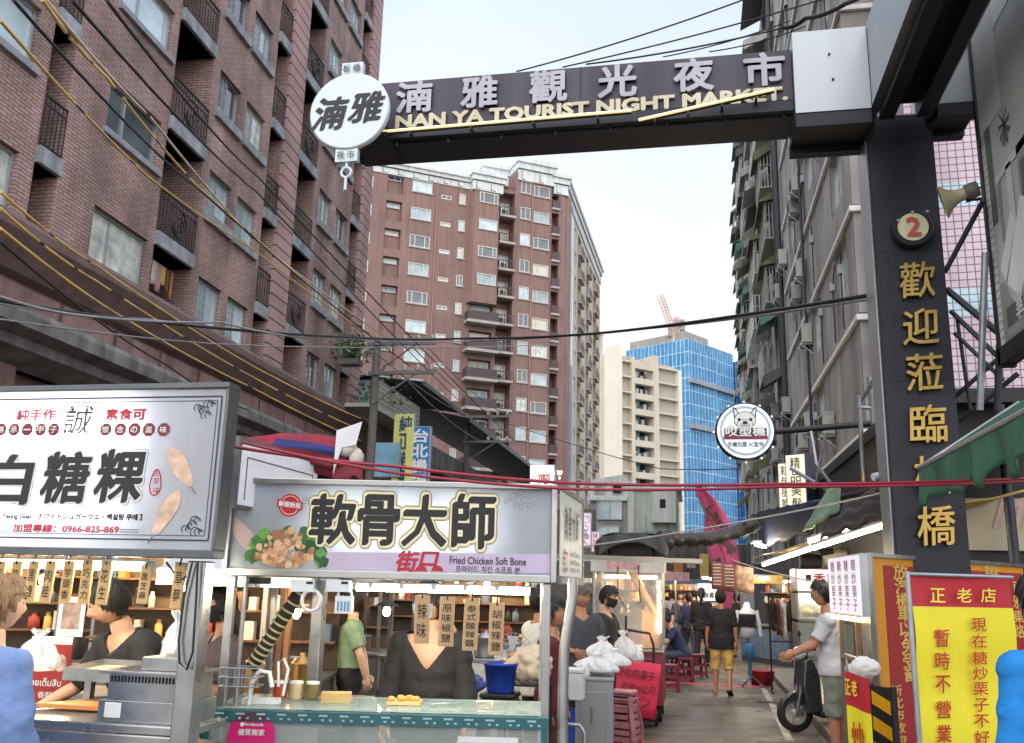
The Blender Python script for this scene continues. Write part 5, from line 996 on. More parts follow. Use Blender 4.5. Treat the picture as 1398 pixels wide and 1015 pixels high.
# things on its counter
def s1p(x, y, Y): p = on_y(x, y, Y); return p
p = on_y(205, 984, 4.4); T = root('grill_box', 'stainless grill box with a row of slots on the left counter', 'grill', (p.x, 4.3, 1.101))
b = MB(); b.box(-.23, 0, 0, .22, .34, .1, 0); b.box(-.2, .02, .1, .2, .32, .225, 0); b.box(-.24, -.01, .225, .23, .35, .24, 0)
for k in range(20): b.box(-.185+.0185*k, .012, .185, -.178+.0185*k, .021, .215, 1)
b.box(-.19, -.006, .02, -.1, -.001, .09, 2); b.build('body', [STEEL, DARK, WHITE], T, bevel=.004); b = MB(); b.box(.0-.05, .05, .241, .16, .3, .305, 0); b.box(.16, .08, .25, .2, .2, .29, 1); b.build('burner', [STEEL, BLACKM], T, bevel=.004)
p = on_y(165, 935, 4.75); T = root('steel_tray', 'wide steel tray of sugar powder propped above the left counter', 'tray', (p.x, 4.62, 1.25))
b = MB(); pl = [(-.27, 0, 0), (.18, -.05, 0), (.22, .32, .02), (-.2, .25, .03)]; up = Vector((0, 0, .06))
for i in range(4): a_, c_ = Vector(pl[i]), Vector(pl[(i+1) % 4]); b.quad(a_, c_, c_+up, a_+up)
b.add([Vector(q) for q in pl], [(0, 1, 2, 3)], 0); b.add([Vector(q)*.96+up*.5 for q in pl], [(0, 1, 2, 3)], 1); b.build('tray_pan', [STEEL, mat('sugar_powder', rgb(230, 206, 160), .9, 0, .12, 20, .4, 30)], T, solid=.004); b = MB(); b.box(-.2, .1, -.145, -.16, .14, 0); b.box(.12, .1, -.145, .16, .14, 0); b.build('leg', STEEL, T)
p = on_y(120, 958, 4.65); T = root('cutting_tongs_tray', 'orange wooden rolling tray lying at the left counter edge', 'wooden tray', (p.x, 4.55, 1.103)); b = MB()
b.add([(-.24+.48*u_, .02+.3*math.sin(u_*2.2), .05*u_) for u_ in [k/10 for k in range(11)]]+[(-.24+.48*u_, .0-.02*u_, .01) for u_ in [1-k/10 for k in range(11)]], [tuple(range(22))]); b.build('wooden_tray', mat('warm_wood', rgb(206, 140, 84), .5, 0, .2, 5), T, solid=.02)
T = root('extractor_hood', 'sloping stainless extractor hood over the left stall', 'extractor hood', (-3.0, 5.3, 1.85)); b = MB()
b.add([(-.25, 0, 0), (.95, 0, 0), (.95, .7, 0), (-.25, .7, 0), (.05, .2, .32), (.7, .2, .32), (.7, .6, .32), (.05, .6, .32)], [(0, 1, 5, 4), (1, 2, 6, 5), (2, 3, 7, 6), (3, 0, 4, 7), (4, 5, 6, 7)], 0); b.box(-.25, -.02, -.1, .95, -.001, 0, 0); b.box(-.25, 0, -.1, -.24, .7, -.0, 0); b.box(.94, 0, -.1, .95, .7, 0, 0); b.build('hood', STEEL, T, solid=.006)
# clear plastic bag things
PLAS = clear('thin_plastic', (.92, .94, .96, 1), .42, .25); PLASW = lightbox('white_plastic_film', (.9, .92, .95, 1), .3)
def bag(name, label, p, rx, ry, rz, m, cat='plastic bag', g=None, seed=0):
    b = MB(); rs_ = random.Random(int(seed*10)); ph = [rs_.uniform(0, 6) for _ in range(6)]
    prof = [(0, .0), (.75, .0), (.98, .1), (1.0, .35), (.93, .6), (.75, .85), (.45, 1.05), (.16, 1.2), (.13, 1.26), (.3, 1.4), (.42, 1.52)]
    def fn(u, v):
        t = v*(len(prof)-1); i = min(int(t), len(prof)-2); f = t-i; r = prof[i][0]*(1-f)+prof[i+1][0]*f; z = prof[i][1]*(1-f)+prof[i+1][1]*f; a = 2*math.pi*u
        k = min(1, max(0, (z-.25)/.8)); r *= 1+(.05+.14*k)*math.sin(9*a+ph[0]+2*z)+(.04+.08*k)*math.sin(17*a+ph[1]-5*z)+.16*math.sin(2*a+ph[2])+.07*noise.noise(Vector((math.cos(a)*3+seed, math.sin(a)*3, z*5)))
        return Vector((rx*r*math.cos(a)+.12*rx*math.sin(z*3+ph[3]), ry*r*math.sin(a), 1.35*rz*(z+.06*math.sin(3*a+ph[4])*k)))
    if cat in ('cloth', 'bag', 'bundle'):
        b.ell((0, 0, rz), rx, ry, rz, 40, 30, 0, None, lambda q: q*(1+noise.noise(Vector((q.x*8+seed, q.y*8, q.z*8)))*.4+abs(noise.noise(Vector((q.x*17+seed, q.y*17, q.z*17))))*.4-.12))
    else: b.grid(fn, 72, 30)
    return b.build(name, m, None, p, label=label, cat=cat, group=g)
p = on_y(52, 905, 5.0); bag('clear_bag', 'crumpled clear plastic bag hanging behind the customer in blue', (p.x, 5.0, p.z-.04), .13, .1, .11, PLAS, seed=1)
p = on_y(237, 900, 5.1); bag('white_bag', 'bundle of white plastic bags hanging beside the right post of the left stall', (p.x, 5.1, p.z-.02), .09, .07, .14, PLASW, seed=2)
# side sign behind (another stall's panel)
T = root('side_sign', 'white sign panel with a thin black border under the folded parasol', 'sign', (-2.6, 4.95, 2.2), R(88)); b = MB(); b.box(0, 0, 0, 1.1, .05, .42); b.build('case', STEELD, T); b = MB(); b.box(.03, -.006, .02, 1.07, -.001, .39); b.build('sign_face', mat('sign_face_mauve', rgb(206, 206, 216), .4, emit=.2), T); b = MB(); b.box(.09, -.01, .3, 1.0, -.007, .306); b.box(.09, -.01, .05, .096, -.007, .306); b.box(.994, -.01, .05, 1.0, -.007, .306); b.build('border', INK, T)
letters(T, [('つ', .28, .14, .12, .12, .01)], INK, -.011)
# folded parasol
T = root('folded_parasol', 'folded red, blue and white market parasol lying across the top of the stalls', 'parasol', on_y(318, 606, 6.0)); d = on_y(478, 612, 6.0)-on_y(318, 606, 6.0); L = d.length; Mq = d.to_track_quat('Z', 'Y').to_matrix()
PR = mat('parasol_red', rgb(128, 36, 52), .75, 0, .2, 4, .15, 12); PB = mat('parasol_blue', rgb(36, 44, 104), .75, 0, .2, 4, .15, 12); PW = mat('parasol_white', rgb(206, 208, 212), .75, 0, .1, 4)
b = MB(); n = 40; prof = [(0, .05), (.15, .07), (.4, .09), (.7, .12), (.9, .135), (1.0, .12), (1.03, .05)]; vs = []
for t, r_ in prof:
    for k in range(n): a_ = k*2*math.pi/n; rr = r_*(1+.16*math.sin(a_*8+t*4)); vs.append(Mq@Vector((rr*math.cos(a_), rr*math.sin(a_), t*L))+Vector((0, 0, -.06*t-.02*math.sin(t*9))))
for i in range(len(prof)-1):
    for k in range(n): pass
fs = [(i*n+k, i*n+(k+1) % n, (i+1)*n+(k+1) % n, (i+1)*n+k) for i in range(len(prof)-1) for k in range(n)]
b.v = [tuple(v) for v in vs]; b.f = [list(f) for f in fs]; b.m = [1 if 3 <= (k % n) % 13 <= 6 and i > 1 else 0 for i in range(len(prof)-1) for k in range(n)]; b.sm = [True]*len(fs); b.build('canopy_cloth', [PR, PB], T)
b = MB(); e = Mq@Vector((0, 0, L)); b.tube([(0, 0, 0), tuple(e+Vector((.1, 0, -.06)))], .02, 8); b.ell(tuple(e+Vector((.02, -.1, -.02))), .07, .05, .06); b.ell(tuple(e+Vector((.08, -.08, -.08))), .05, .05, .07); b.build('finial', mat('cloth_knob', rgb(196, 190, 176), .7), T)
b = MB(); b.add([tuple(e+Vector(q)) for q in ((-.05, -.14, .1), (.13, -.14, .16), (.1, -.15, -.0), (.0, -.15, -.02), (-.05, -.15, -.2))], [(0, 1, 2, 3), (0, 3, 4)]); b.build('white_flap', PW, T, solid=.004)
b = MB(); b.add([tuple(e+Vector(q)) for q in ((-.08, -.1, -.12), (.14, -.1, -.12), (.14, -.1, -.24), (.08, -.11, -.2), (.0, -.1, -.27), (-.07, -.11, -.22))], [tuple(range(6))]); b.build('red_valance', PR, T, solid=.004)
# ---- soft bone stall ----
P2s = (-2.7, 5.14); a2 = math.atan2(5.48-5.14, -.82+2.7); W2 = 1.91; ST2 = root('food_stall', 'steel and teal food stall under a white sign with a fried chicken picture', 'food stall', (*P2s, 0), a2)
zb, zt = 1.86, 2.36; F2 = lightbox('sign_film_pale', (.66, .73, .84, 1), .6)
b = MB(); b.box(0, -.03, zt, W2, .25, zt+.035); b.box(0, -.03, zb-.045, W2, .25, zb); b.box(-.03, -.03, zb-.045, -.001, .25, zt+.035); b.box(W2+.001, -.03, zb-.045, W2+.035, .02, zt+.035); b.box(0, .22, zb, W2, .245, zt); sb = b.build('sign_box', STEEL, ST2, bevel=.005)
b = MB(); b.quad((0, 0, zb), (W2, 0, zb), (W2, 0, zt), (0, 0, zt)); b.build('sign_face', F2, sb)
b = MB(); 
for z in (2.06, 2.2): b.tube([(.5, .13, z), (W2-.35, .13, z)], .012, 8)
b.build('inner_tube', glow('inner_tube_dim', (1, .98, .94, 1), 9), sb)
def i2(s, cx, cy, w_px, h_px, off, sh=0): return it(s, cx, cy, w_px, h_px, off, sh, P2s, a2)
big = [('軟', 455, 709, 60, 66), ('骨', 517, 710, 54, 66), ('大', 580, 711, 58, 68), ('師', 647, 712, 56, 72)]
letters(ST2, [i2(*q, .10) for q in big], TAUPE, -.003, 'outline'); letters(ST2, [i2(*q, .07) for q in big], CREAMO, -.005, 'inner_outline')
for q in big: letters(ST2, [i2(*q, .035)], INK, -.007, 'brush_character')
letters(ST2, [i2('街', 556, 767, 28, 28, .03, .2), i2('口', 586, 764, 22, 20, .03, .2)], SRED, -.006, 'red_lettering')
letters(ST2, [i2('Fried Chicken Soft Bone', 666, 766, 104, 10, .015), i2('프라이드 치킨 소프트 본', 666, 778, 88, 9, .012)], mat('navy_text', rgb(40, 44, 70), .5), -.006, 'small_lettering')
def p2(x, y): u, z = on_pl(x, y, P2s, a2); return u, z
b = MB(); c0_, c1_, c2_, c3_ = p2(446, 754), p2(752, 757), p2(752, 783), p2(446, 782); b.add([(c[0], -.0015, max(c[1], zb+.003)) for c in (c0_, c3_, c2_, c1_)], [(0, 1, 2, 3)]); b.build('lavender_band', mat('print_lavender', rgb(190, 176, 204), .5, 0, .1, 5), ST2)
b = MB(); u, z = p2(396, 690); b.lathe([(.068, 0), (.068, .001)], 28, 0, (u, -.003, z), Mx); b.lathe([(.057, 0), (.057, .001)], 28, 1, (u, -.0045, z), Mx); b.lathe([(.053, 0), (.053, .001)], 28, 0, (u, -.006, z), Mx); b.add([(u-.078, -.0085, z-.012), (u+.078, -.0085, z-.03), (u+.08, -.0085, z+.018), (u-.076, -.0085, z+.036)], [(0, 1, 2, 3)], 0)
for k in range(3): b.tube([(u+.07+.02*t, -.004, z+.045-.018*k+.006*math.sin(t*1.3)) for t in range(7)], .0014, 4, 2)
for dx_, in ((575,), (597,)): uu, zz = p2(dx_, 779); b.add([(uu+.036*math.cos(t*math.pi/12), -.005, zz-.006+.034*math.sin(t*math.pi/12)) for t in range(13)], [tuple(range(13))], 0)
b.build('stamp_print', [SRED, WHITE, GREYO], ST2); letters(ST2, [('鮮嫩酥脆', u+.001, z+.003, .135, .034, .02, 0, -.1)], WHITE, -.0105, 'stamp_lettering')
b = MB(); u0, z0 = p2(336, 725); 
b.add([(max(.005, u_), -.002, z_) for u_, z_ in (p2(316, 706), p2(330, 712), p2(352, 735), p2(356, 755), p2(345, 762), p2(332, 748), p2(316, 728))], [tuple(range(7))[::-1]], 0)
cu, cz = p2(388, 752)
for k in range(46):
    a_ = random.uniform(-.1, math.pi+.1); r_ = random.uniform(.13, .215); fan_poly(b, cu+r_*1.12*math.cos(a_), max(zb+.035, cz-.05+r_*.82*math.sin(a_)), random.uniform(.022, .04), 1+k % 3, -.003-.00003*k, 12, .3)
for k in range(120):
    a_ = random.uniform(0, 2*math.pi); r_ = math.sqrt(random.random()); x = cu+.005+.165*r_*math.cos(a_); z = cz-.02+.14*r_*math.sin(a_)*(1 if math.sin(a_) > 0 else .55)
    if abs(x-cu) > .1 and z > cz+.03: continue
    fan_poly(b, x, max(zb+.022, z), random.uniform(.011, .024), 4+k % 4, -.0055-.00003*k, 9, .3)
b.build('chicken_picture', [mat('print_board_wood', rgb(178, 158, 158), .6)]+[mat('print_leaf_%d' % i, c, .6, 0, .2, 9) for i, c in enumerate((rgb(50, 104, 46), rgb(86, 140, 66), rgb(36, 78, 40)))]+[mat('print_crumb_%d' % i, c, .6, 0, .2, 12) for i, c in enumerate((rgb(176, 136, 102), rgb(206, 172, 140), rgb(150, 106, 76), rgb(192, 154, 116)))], ST2)
b = MB(); 
for cx, cy, r_ in ((700, 680, 7), (710, 674, 6), (716, 684, 7), (724, 692, 6), (712, 693, 5), (692, 685, 5), (704, 690, 5)):
    u, z = p2(cx, cy); rr = r_*.0043; b.tube([(u+rr*(1-.05*t)*math.cos(t*.5), -.003, z+rr*(1-.05*t)*math.sin(t*.5)) for t in range(14)], .0016, 4)
b.build('cloud_print', GREYO, ST2)
# side sign, posts, bent pipe
SS = root('side_sign_box', None, None, (W2+.045, .0, 0), math.pi/2-a2-R(1.5)); SS.parent = ST2
b = MB(); b.box(.03, -.02, zb-.05, .95, .03, zb, 0); b.box(.03, -.02, zt, .95, .03, zt+.03, 0); b.box(.92, -.02, zb, .95, .03, zt, 0); b.build('side_frame', STEELD, SS); b = MB(); b.box(.03, -.012, zb, .92, -.002, zt); b.build('side_face', mat('sign_face_grey', rgb(190, 196, 196), .4, emit=.12), SS)
letters(SS, rowt('軟骨大師', .12, .72, 2.18, .2, .02, .7), INK, -.018, 'side_lettering'); letters(SS, [('街口', .16, 1.95, .16, .14, .02), ('印', .8, 2.28, .07, .07, .02)], SRED, -.018, 'side_red_lettering'); letters(SS, [('Fried Chicken', .55, 2.0, .4, .035, .01), ('Soft Bone', .55, 1.95, .4, .035, .01), ('프라이드 치킨', .55, 1.9, .4, .03, .01)], INK, -.018, 'side_small_lettering')
for q in ((.0, .0, 0, .05, .05, zb-.047), (W2-.045, .0, 0, W2+.005, .05, zb-.047), (.0, 1.0, 0, .04, 1.04, zb), (W2-.04, .93, 0, W2, .97, zb)): b = MB(); b.box(*q); b.build('post', STEEL, ST2, bevel=.006)
b = MB(); b.tube([(.1, .04, 0), (.1, .04, zb-.047)], .014, 8); b.build('round_post', STEEL, ST2)
b = MB(); pts = [on_pl(q[0], q[1], (P2s[0], P2s[1]-.12), a2) for q in ((776, 790), (777, 812), (772, 845), (766, 880), (764, 915), (763, 960), (763, 1030))]; b.tube([(u, -.12, z) for u, z in pts], .03, 12); b.build('bent_pipe', STEEL, ST2)
b = MB(); b.tube([(.75, .12, zb-.095), (W2-.12, .12, zb-.095)], .021, 8, 0); b.box(.7, .06, zb-.072, W2-.08, .2, zb-.062, 1)
for k in range(5): b.box(.82+.19*k, .08, zb-.1, .85+.19*k, .16, zb-.072, 2)
b.build('under_sign_lamp', [TUBE, WHITE, STEEL], ST2); b = MB(); b.box(.1, .1, zb-.09, .72, .16, zb-.05); b.build('lamp_batten', BLACKM, ST2)
for cx in (414, 462):
    u, z = p2(cx, 800); b = MB(); b.box(u-.07, -.02, z-.035, u+.07, .06, z+.035, 0); b.box(u+.02, -.022, z+.01, u+.06, -.019, z+.025, 1); b.build('control_box', [mat('white_plastic_box', rgb(206, 214, 222), .4), INK], ST2, bevel=.006)
u, z = p2(425, 820); b = MB(); b.tube([(u+.055*math.cos(k*math.pi/10), 0, z+.06*math.sin(k*math.pi/10)) for k in range(21)], .011, 8, 0, False); b.tube([(u, 0, z+.06), (u, .02, z+.13)], .008, 6); b.build('tape_ring', WHITE, ST2)
u, z = p2(469, 826); b = MB(); b.box(u-.05, -.01, z-.05, u+.05, .05, z+.05, 0)
for k in range(4): b.box(u-.035+.02*k, -.014, z-.035, u-.025+.02*k, -.011, z+.02, 1)
b.tube([(u-.04, .02, z+.05), (u-.03, .02, z+.11), (u+.03, .02, z+.11), (u+.04, .02, z+.05)], .008, 6); b.build('ticket_printer', [mat('white_plastic_box', 0), mat('blue_stripe', rgb(90, 140, 190), .5)], ST2, bevel=.005)
# striped flexible pipe
T = root('flexible_pipe', 'black ribbed pipe with beige rings slanting inside the soft bone stall', 'pipe', on_y(380, 855, 5.75)); o = on_y(380, 855, 5.75); pa = on_y(412, 803, 5.75)-o; pb = on_y(343, 912, 5.75)-o; b = MB(); b.tube([pa, pa.lerp(pb, .5)+Vector((.01, 0, .01)), pb], .042, 12); b.build('hose', RUBBER, T); b = MB()
for k in range(12): q = pa.lerp(pb, .05+.95*(k/12)**.8); d_ = (pb-pa).normalized(); b.tube([q-d_*.006, q+d_*.006], .05, 12)
b.build('ring', mat('beige_tape', rgb(196, 184, 146), .6), T)
# glass counter
GLC = clear('counter_glass', (.78, .92, .9, 1), .16, .03)
cz = 1.07; b = MB(); b.box(-.05, -.06, cz-.06, W2, -.052, cz, 0); b.box(-.05, -.052, cz-.008, W2, -.0, cz, 0); b.box(-.05, .62, cz-.05, W2, .63, cz, 0)
for k in range(16):
    x = .02+k*.118; b.box(x, -.063, cz-.022, x+.05, -.0605, cz-.012, 1); b.box(x+.06, -.063, cz-.045, x+.075, -.0605, cz-.035, 1); b.box(x+.015, -.063, cz-.045, x+.03, -.0605, cz-.035, 1)
for x in (-.045, W2-.04): b.box(x, -.055, 0, x+.035, -.02, cz-.06, 0)
b.build('slotted_rail', [TEALF, mat('slot_pale', rgb(150, 176, 178), .6)], ST2)
b = MB(); b.box(-.03, .0, cz+.004, W2-.02, .62, cz+.012); b.build('glass_top', clear('glass_top_green', (.7, .88, .82, 1), .4, .04), ST2); b = MB(); b.box(-.02, -.045, .1, W2-.02, -.039, cz-.062); b.build('glass_front', GLC, ST2)
b = MB(); b.box(-.03, .02, .42, W2-.02, .6, .44); b.build('shelf', STEEL, ST2); b = MB(); b.box(0.02, .6, .02, W2-.06, .61, .5); b.build('back_panel', STEELD, ST2)
for i, (cx, t) in enumerate(((577, '辣味'), (611, '原味椒鹽'), (645, '泰式酸辣醬'), (679, '胡椒辣鹽'))):
    yt = (813, 815, 817, 823)[i]; yb = (879, 883, 889, 895)[i]; P = on_y(cx, yt, 5.3+.04*i); h_ = P.z-on_y(cx, yb, 5.3+.04*i).z
    wood_tag('brown wooden menu tag over the glass counter, '+['leftmost, over the mask', 'beside the neck of the seller', 'just right of the seller', 'rightmost, above the blue bucket'][i], P, .088, h_, t, WOODD, 'wooden menu tags on the soft bone stall', R(8)+random.uniform(-.05, .05), random.uniform(-.02, .04))
# things in and on the glass counter
def loc2(u, y, z): c, s_ = math.cos(a2), math.sin(a2); return (P2s[0]+u*c-y*s_, P2s[1]+u*s_+y*c, z)
T = root('sticker', 'round magenta sticker with two rows of white writing on the counter glass', 'sticker', loc2(p2(347, 1004)[0], -.062, p2(347, 1004)[1]), a2)
b = MB(); b.lathe([(.135, 0), (.135, .004)], 32, 0, (0, .006, 0), Mx); b.lathe([(.09, .004), (.09, .006)], 24, 1, (0, .004, -.12), Mx) if 0 else b.add([(.085*math.cos(k*math.pi/14), -.001, -.115+.075*math.sin(k*math.pi/14)) for k in range(15)], [tuple(range(15))], 1); b.build('disc', [mat('magenta_sticker', rgb(196, 26, 112), .5), WHITE], T)
letters(T, [('foodpanda', .012, .065, .105, .02, .02), ('優質商家', 0, .025, .15, .034, .02)], WHITE, -.004); b = MB(); b.lathe([(.012, 0), (.012, .001)], 14, 0, (-.055, -.003, .066), Mx); b.build('bear_mark', WHITE, T)
T = root('fridge_box', 'grey appliance box with a hanging cord inside the glass counter', 'appliance', loc2(.4, .12, .442), a2); b = MB(); b.box(-.17, 0, 0, .17, .34, .56, 0); b.box(.17, .02, 0, .26, .3, .5, 1); b.build('case', [mat('appliance_grey', rgb(128, 126, 140), .5), BLACKM], T, bevel=.01); b = MB(); b.lathe([(.02, 0), (.02, .02)], 12, 0, (.02, -.001, .28), Mx); b.tube([(.02, -.02, .28), (.05, -.03, .2), (.0, -.03, .1), (.01, -.02, 0)], .006, 6); b.build('cord', RUBBER, T)
T = root('price_sheet', 'white printed price sheet with red heading taped inside the counter glass', 'price sheet', loc2(1.57, -.034, .86), a2); b = MB(); b.box(-.17, 0, -.13, .17, .003, .1); b.build('sheet', mat('paper', rgb(220, 220, 226), .7), T); b = MB(); b.box(-.16, -.002, .06, .16, -.0005, .068); b.build('red_line', SRED, T); letters(T, [('街口', -.1, .03, .06, .045, .02), ('大', -.02, -.03, .08, .08, .02), ('師', .07, -.03, .08, .08, .02)], SRED, -.002)
T = root('steel_hooks', 'white plastic hooks and clips bunched at the left end of the glass counter', 'hooks', loc2(.16, .1, 1.083), a2); b = MB(); b.tube([(.0, 0, 0), (.01, 0, .12), (.05, 0, .19), (.11, 0, .18), (.13, 0, .1)], .014, 8); b.tube([(.16, .03, .1), (.15, .03, .24), (.18, .03, .26), (.21, .03, .2), (.19, .03, .05)], .009, 6); b.box(-.05, .03, .0, .16, .12, .03); b.build('hook', WHITE, T)
T = root('wire_basket', 'wire basket on the left post of the soft bone stall', 'basket', loc2(.05, -.08, 1.2), a2); b = MB()
for z in (0, .05, .1): b.tube([(-.02, 0, z), (.2, 0, z), (.2, .14, z), (-.02, .14, z), (-.02, 0, z)], .004, 6)
for k in range(6): b.tube([(-.02+.044*k, 0, 0), (-.02+.044*k, 0, .1)], .003, 5)
b.build('wire', GALV, T)
T = root('tongs', 'steel tongs lying on the glass top beside the snack tray', 'tongs', loc2(1.3, .25, 1.088), a2+.5); b = MB()
for s_ in (-1, 1): b.tube([(-.11, 0, .01), (0, s_*.018, .012), (.1, s_*.012, .008)], .005, 6)
b.build('arm', STEEL, T)
T = root('paper_bags', 'stack of folded kraft paper bags on the glass top', 'paper bags', loc2(.62, .35, 1.083), a2+.2); b = MB()
for k in range(9): b.box(-.09+.003*(k % 3), -.06+.004*(k % 2), .006*k, .09+.003*(k % 3), .06, .006*k+.005)
b.build('bag_stack', mat('kraft_paper', rgb(206, 176, 120), .7), T)
T = root('seasoning_jars', 'row of clear seasoning tubs with white lids at the left of the glass top', 'seasoning tubs', loc2(.36, .42, 1.083), a2)
for k in range(3):
    b = MB(); b.lathe([(.035, 0), (.04, .01), (.04, .09)], 16, 0, (.1*k-.1, 0, 0)); b.lathe([(.042, .09), (.042, .105), (.02, .108)], 16, 1, (.1*k-.1, 0, 0)); b.build('tub', [mat('seasoning_%d' % k, (rgb(170, 70, 40), rgb(200, 180, 140), rgb(120, 110, 70))[k], .4), WHITE], T)
T = root('foil_tray', 'paper tray of fried snacks on the glass top', 'food tray', loc2(1.05, .3, 1.085), a2); b = MB(); b.box(-.1, -.07, 0, .1, .07, .02, 0); [b.ell((random.uniform(-.08, .08), random.uniform(-.05, .05), .03), .025, .02, .018, 8, 6, 1) for k in range(14)]; b.build('tray', [mat('kraft_paper', rgb(206, 176, 120), .7), mat('fried_crumb', rgb(206, 150, 76), .7, 0, .3, 30, .5, 40)], T)
# ================= behind the stalls =================
ALU = mat('counter_steel', rgb(150, 150, 148), .35, .85, .12, 5); BRASS = mat('copper_pot', rgb(190, 150, 90), .35, .8, .1, 6); OAK = mat('oak_board', rgb(170, 124, 78), .6, 0, .2, 5)
def table(name, label, p, w_, d, h, m=ALU, rz=0, cat='counter', g=None):
    T = root(name, label, cat, p, rz, g); b = MB(); b.box(-w_/2, -d/2, h-.05, w_/2, d/2, h); b.build('worktop', m, T, bevel=.006)
    for sx_ in (-1, 1):
        for sy in (-1, 1): b = MB(); b.box(sx_*(w_/2-.05)-.02, sy*(d/2-.05)-.02, 0, sx_*(w_/2-.05)+.02, sy*(d/2-.05)+.02, h-.051); b.build('leg', STEELD, T)
    b = MB(); b.box(-w_/2+.04, -d/2+.04, .25, w_/2-.04, d/2-.04, .28); b.build('lower_shelf', ALU, T); return T
table('work_counter', 'steel work counter with pots behind the soft bone stall', (-2.15, 7.0, 0), 1.5, .6, .92)
table('work_counter', 'steel counter farther back, behind the woman in the green shirt', (-2.7, 11.2, 0), 2.0, .6, .95)
table('work_counter', 'long steel counter at the back of the left stall', (-4.1, 6.6, 0), 2.2, .5, .95)
def pot(label, p, r, h, m=STEEL, lid=True, g='cooking pots'):
    T = root('cooking_pot', label, 'pot', p, 0, g); b = MB(); b.lathe([(r*.96, 0), (r, .01), (r, h), (r*1.04, h+.008), (r*.98, h+.01)], 22); b.build('body', m, T); b = MB()
    for s_ in (-1, 1): b.tube([(s_*r, -.05, h*.75), (s_*(r+.04), -.04, h*.75), (s_*(r+.04), .04, h*.75), (s_*r, .05, h*.75)], .008, 6)
    b.build('handle', STEELD, T)
    if lid: b = MB(); b.lathe([(r, 0), (r*.7, .03), (.02, .045), (.02, .07), (.0, .07)], 22, 0, (0, 0, h+.011)); b.build('lid', m, T)
pp = on_y(411, 930, 7.0); pot('tall steel pot standing on the counter right of the ribbed pipe', (pp.x, 7.0, .925), .085, .24, BRASS)
pp = on_y(348, 890, 7.1); pot('wide steel pot at the left end of the counter, behind the ribbed pipe', (pp.x, 7.1, .925), .1, .2, BRASS)
pot('small steel pot on the rear counter beside the green shirt woman', (-1.95, 11.1, .955), .1, .16)
pot('broad steel pot on the rear counter left of the cyan shirt', (-2.45, 11.2, .955), .14, .22, STEEL)
pp = on_y(432, 883, 10.2); T = root('pizza_tray', 'round wooden tray of orange snacks on a steel stand, left of the green shirt woman', 'tray', (pp.x, 10.2, .92)); b = MB(); b.lathe([(.02, -.02), (.28, -.02), (.29, .02), (.27, .02), (.02, 0)], 26); b.build('tray_board', OAK, T); b = MB(); [b.ell((random.gauss(0, .11), random.gauss(0, .11), .03), .05, .05, .025, 8, 6) for k in range(26)]; b.build('snack', mat('orange_snack', rgb(206, 130, 60), .7, 0, .3, 20, .4, 30), T); b = MB(); b.box(-.22, -.15, -.92, .22, .2, -.021); b.build('stand', ALU, T)
# frames of poles, hanging strips of light and goods of the stalls beyond
FR2 = root('pole_rack', 'bare steel pole frame of the stall behind the soft bone stall', 'stall frame', (-2.2, 7.6, 0))
for px_, y, D in ((386, 830, 7.6), (396, 830, 7.6), (405, 820, 9.2), (430, 840, 8.6), (500, 800, 10.5), (536, 800, 10.5), (366, 790, 7.4)):
    q = on_y(px_, y, D); b = MB(); b.box(q.x-.022+2.2, D-7.6-.022, 0, q.x+.022+2.2, D-7.6+.022, 2.1); b.build('pole', ALU if px_ not in (386, 396) else mat('bronze_pole', rgb(150, 112, 80), .4, .6), FR2)
b = MB(); b.bar((-.9, 0, 2.08), (2.3, 2.8, 2.1), .045); b.bar((-.9, 0, 1.82), (1.4, 0, 1.85), .04); b.bar((-1.2, 2.4, 2.1), (2.3, 2.9, 2.1), .045); b.build('rail', ALU, FR2)
GM = [mat('goods_%s' % n_, c, .65, 0, .25, 6, rnd=.2) for n_, c in (('red', rgb(140, 56, 50)), ('orange', rgb(190, 128, 72)), ('yellow', rgb(206, 178, 104)), ('white', rgb(206, 204, 196)), ('green', rgb(84, 108, 78)), ('brown', rgb(112, 80, 60)), ('pink', rgb(186, 146, 150)), ('blue', rgb(92, 112, 140)), ('dark', rgb(50, 46, 46)))]
GN = ['red', 'orange', 'yellow', 'white', 'green', 'brown', 'pink', 'blue', 'dark']
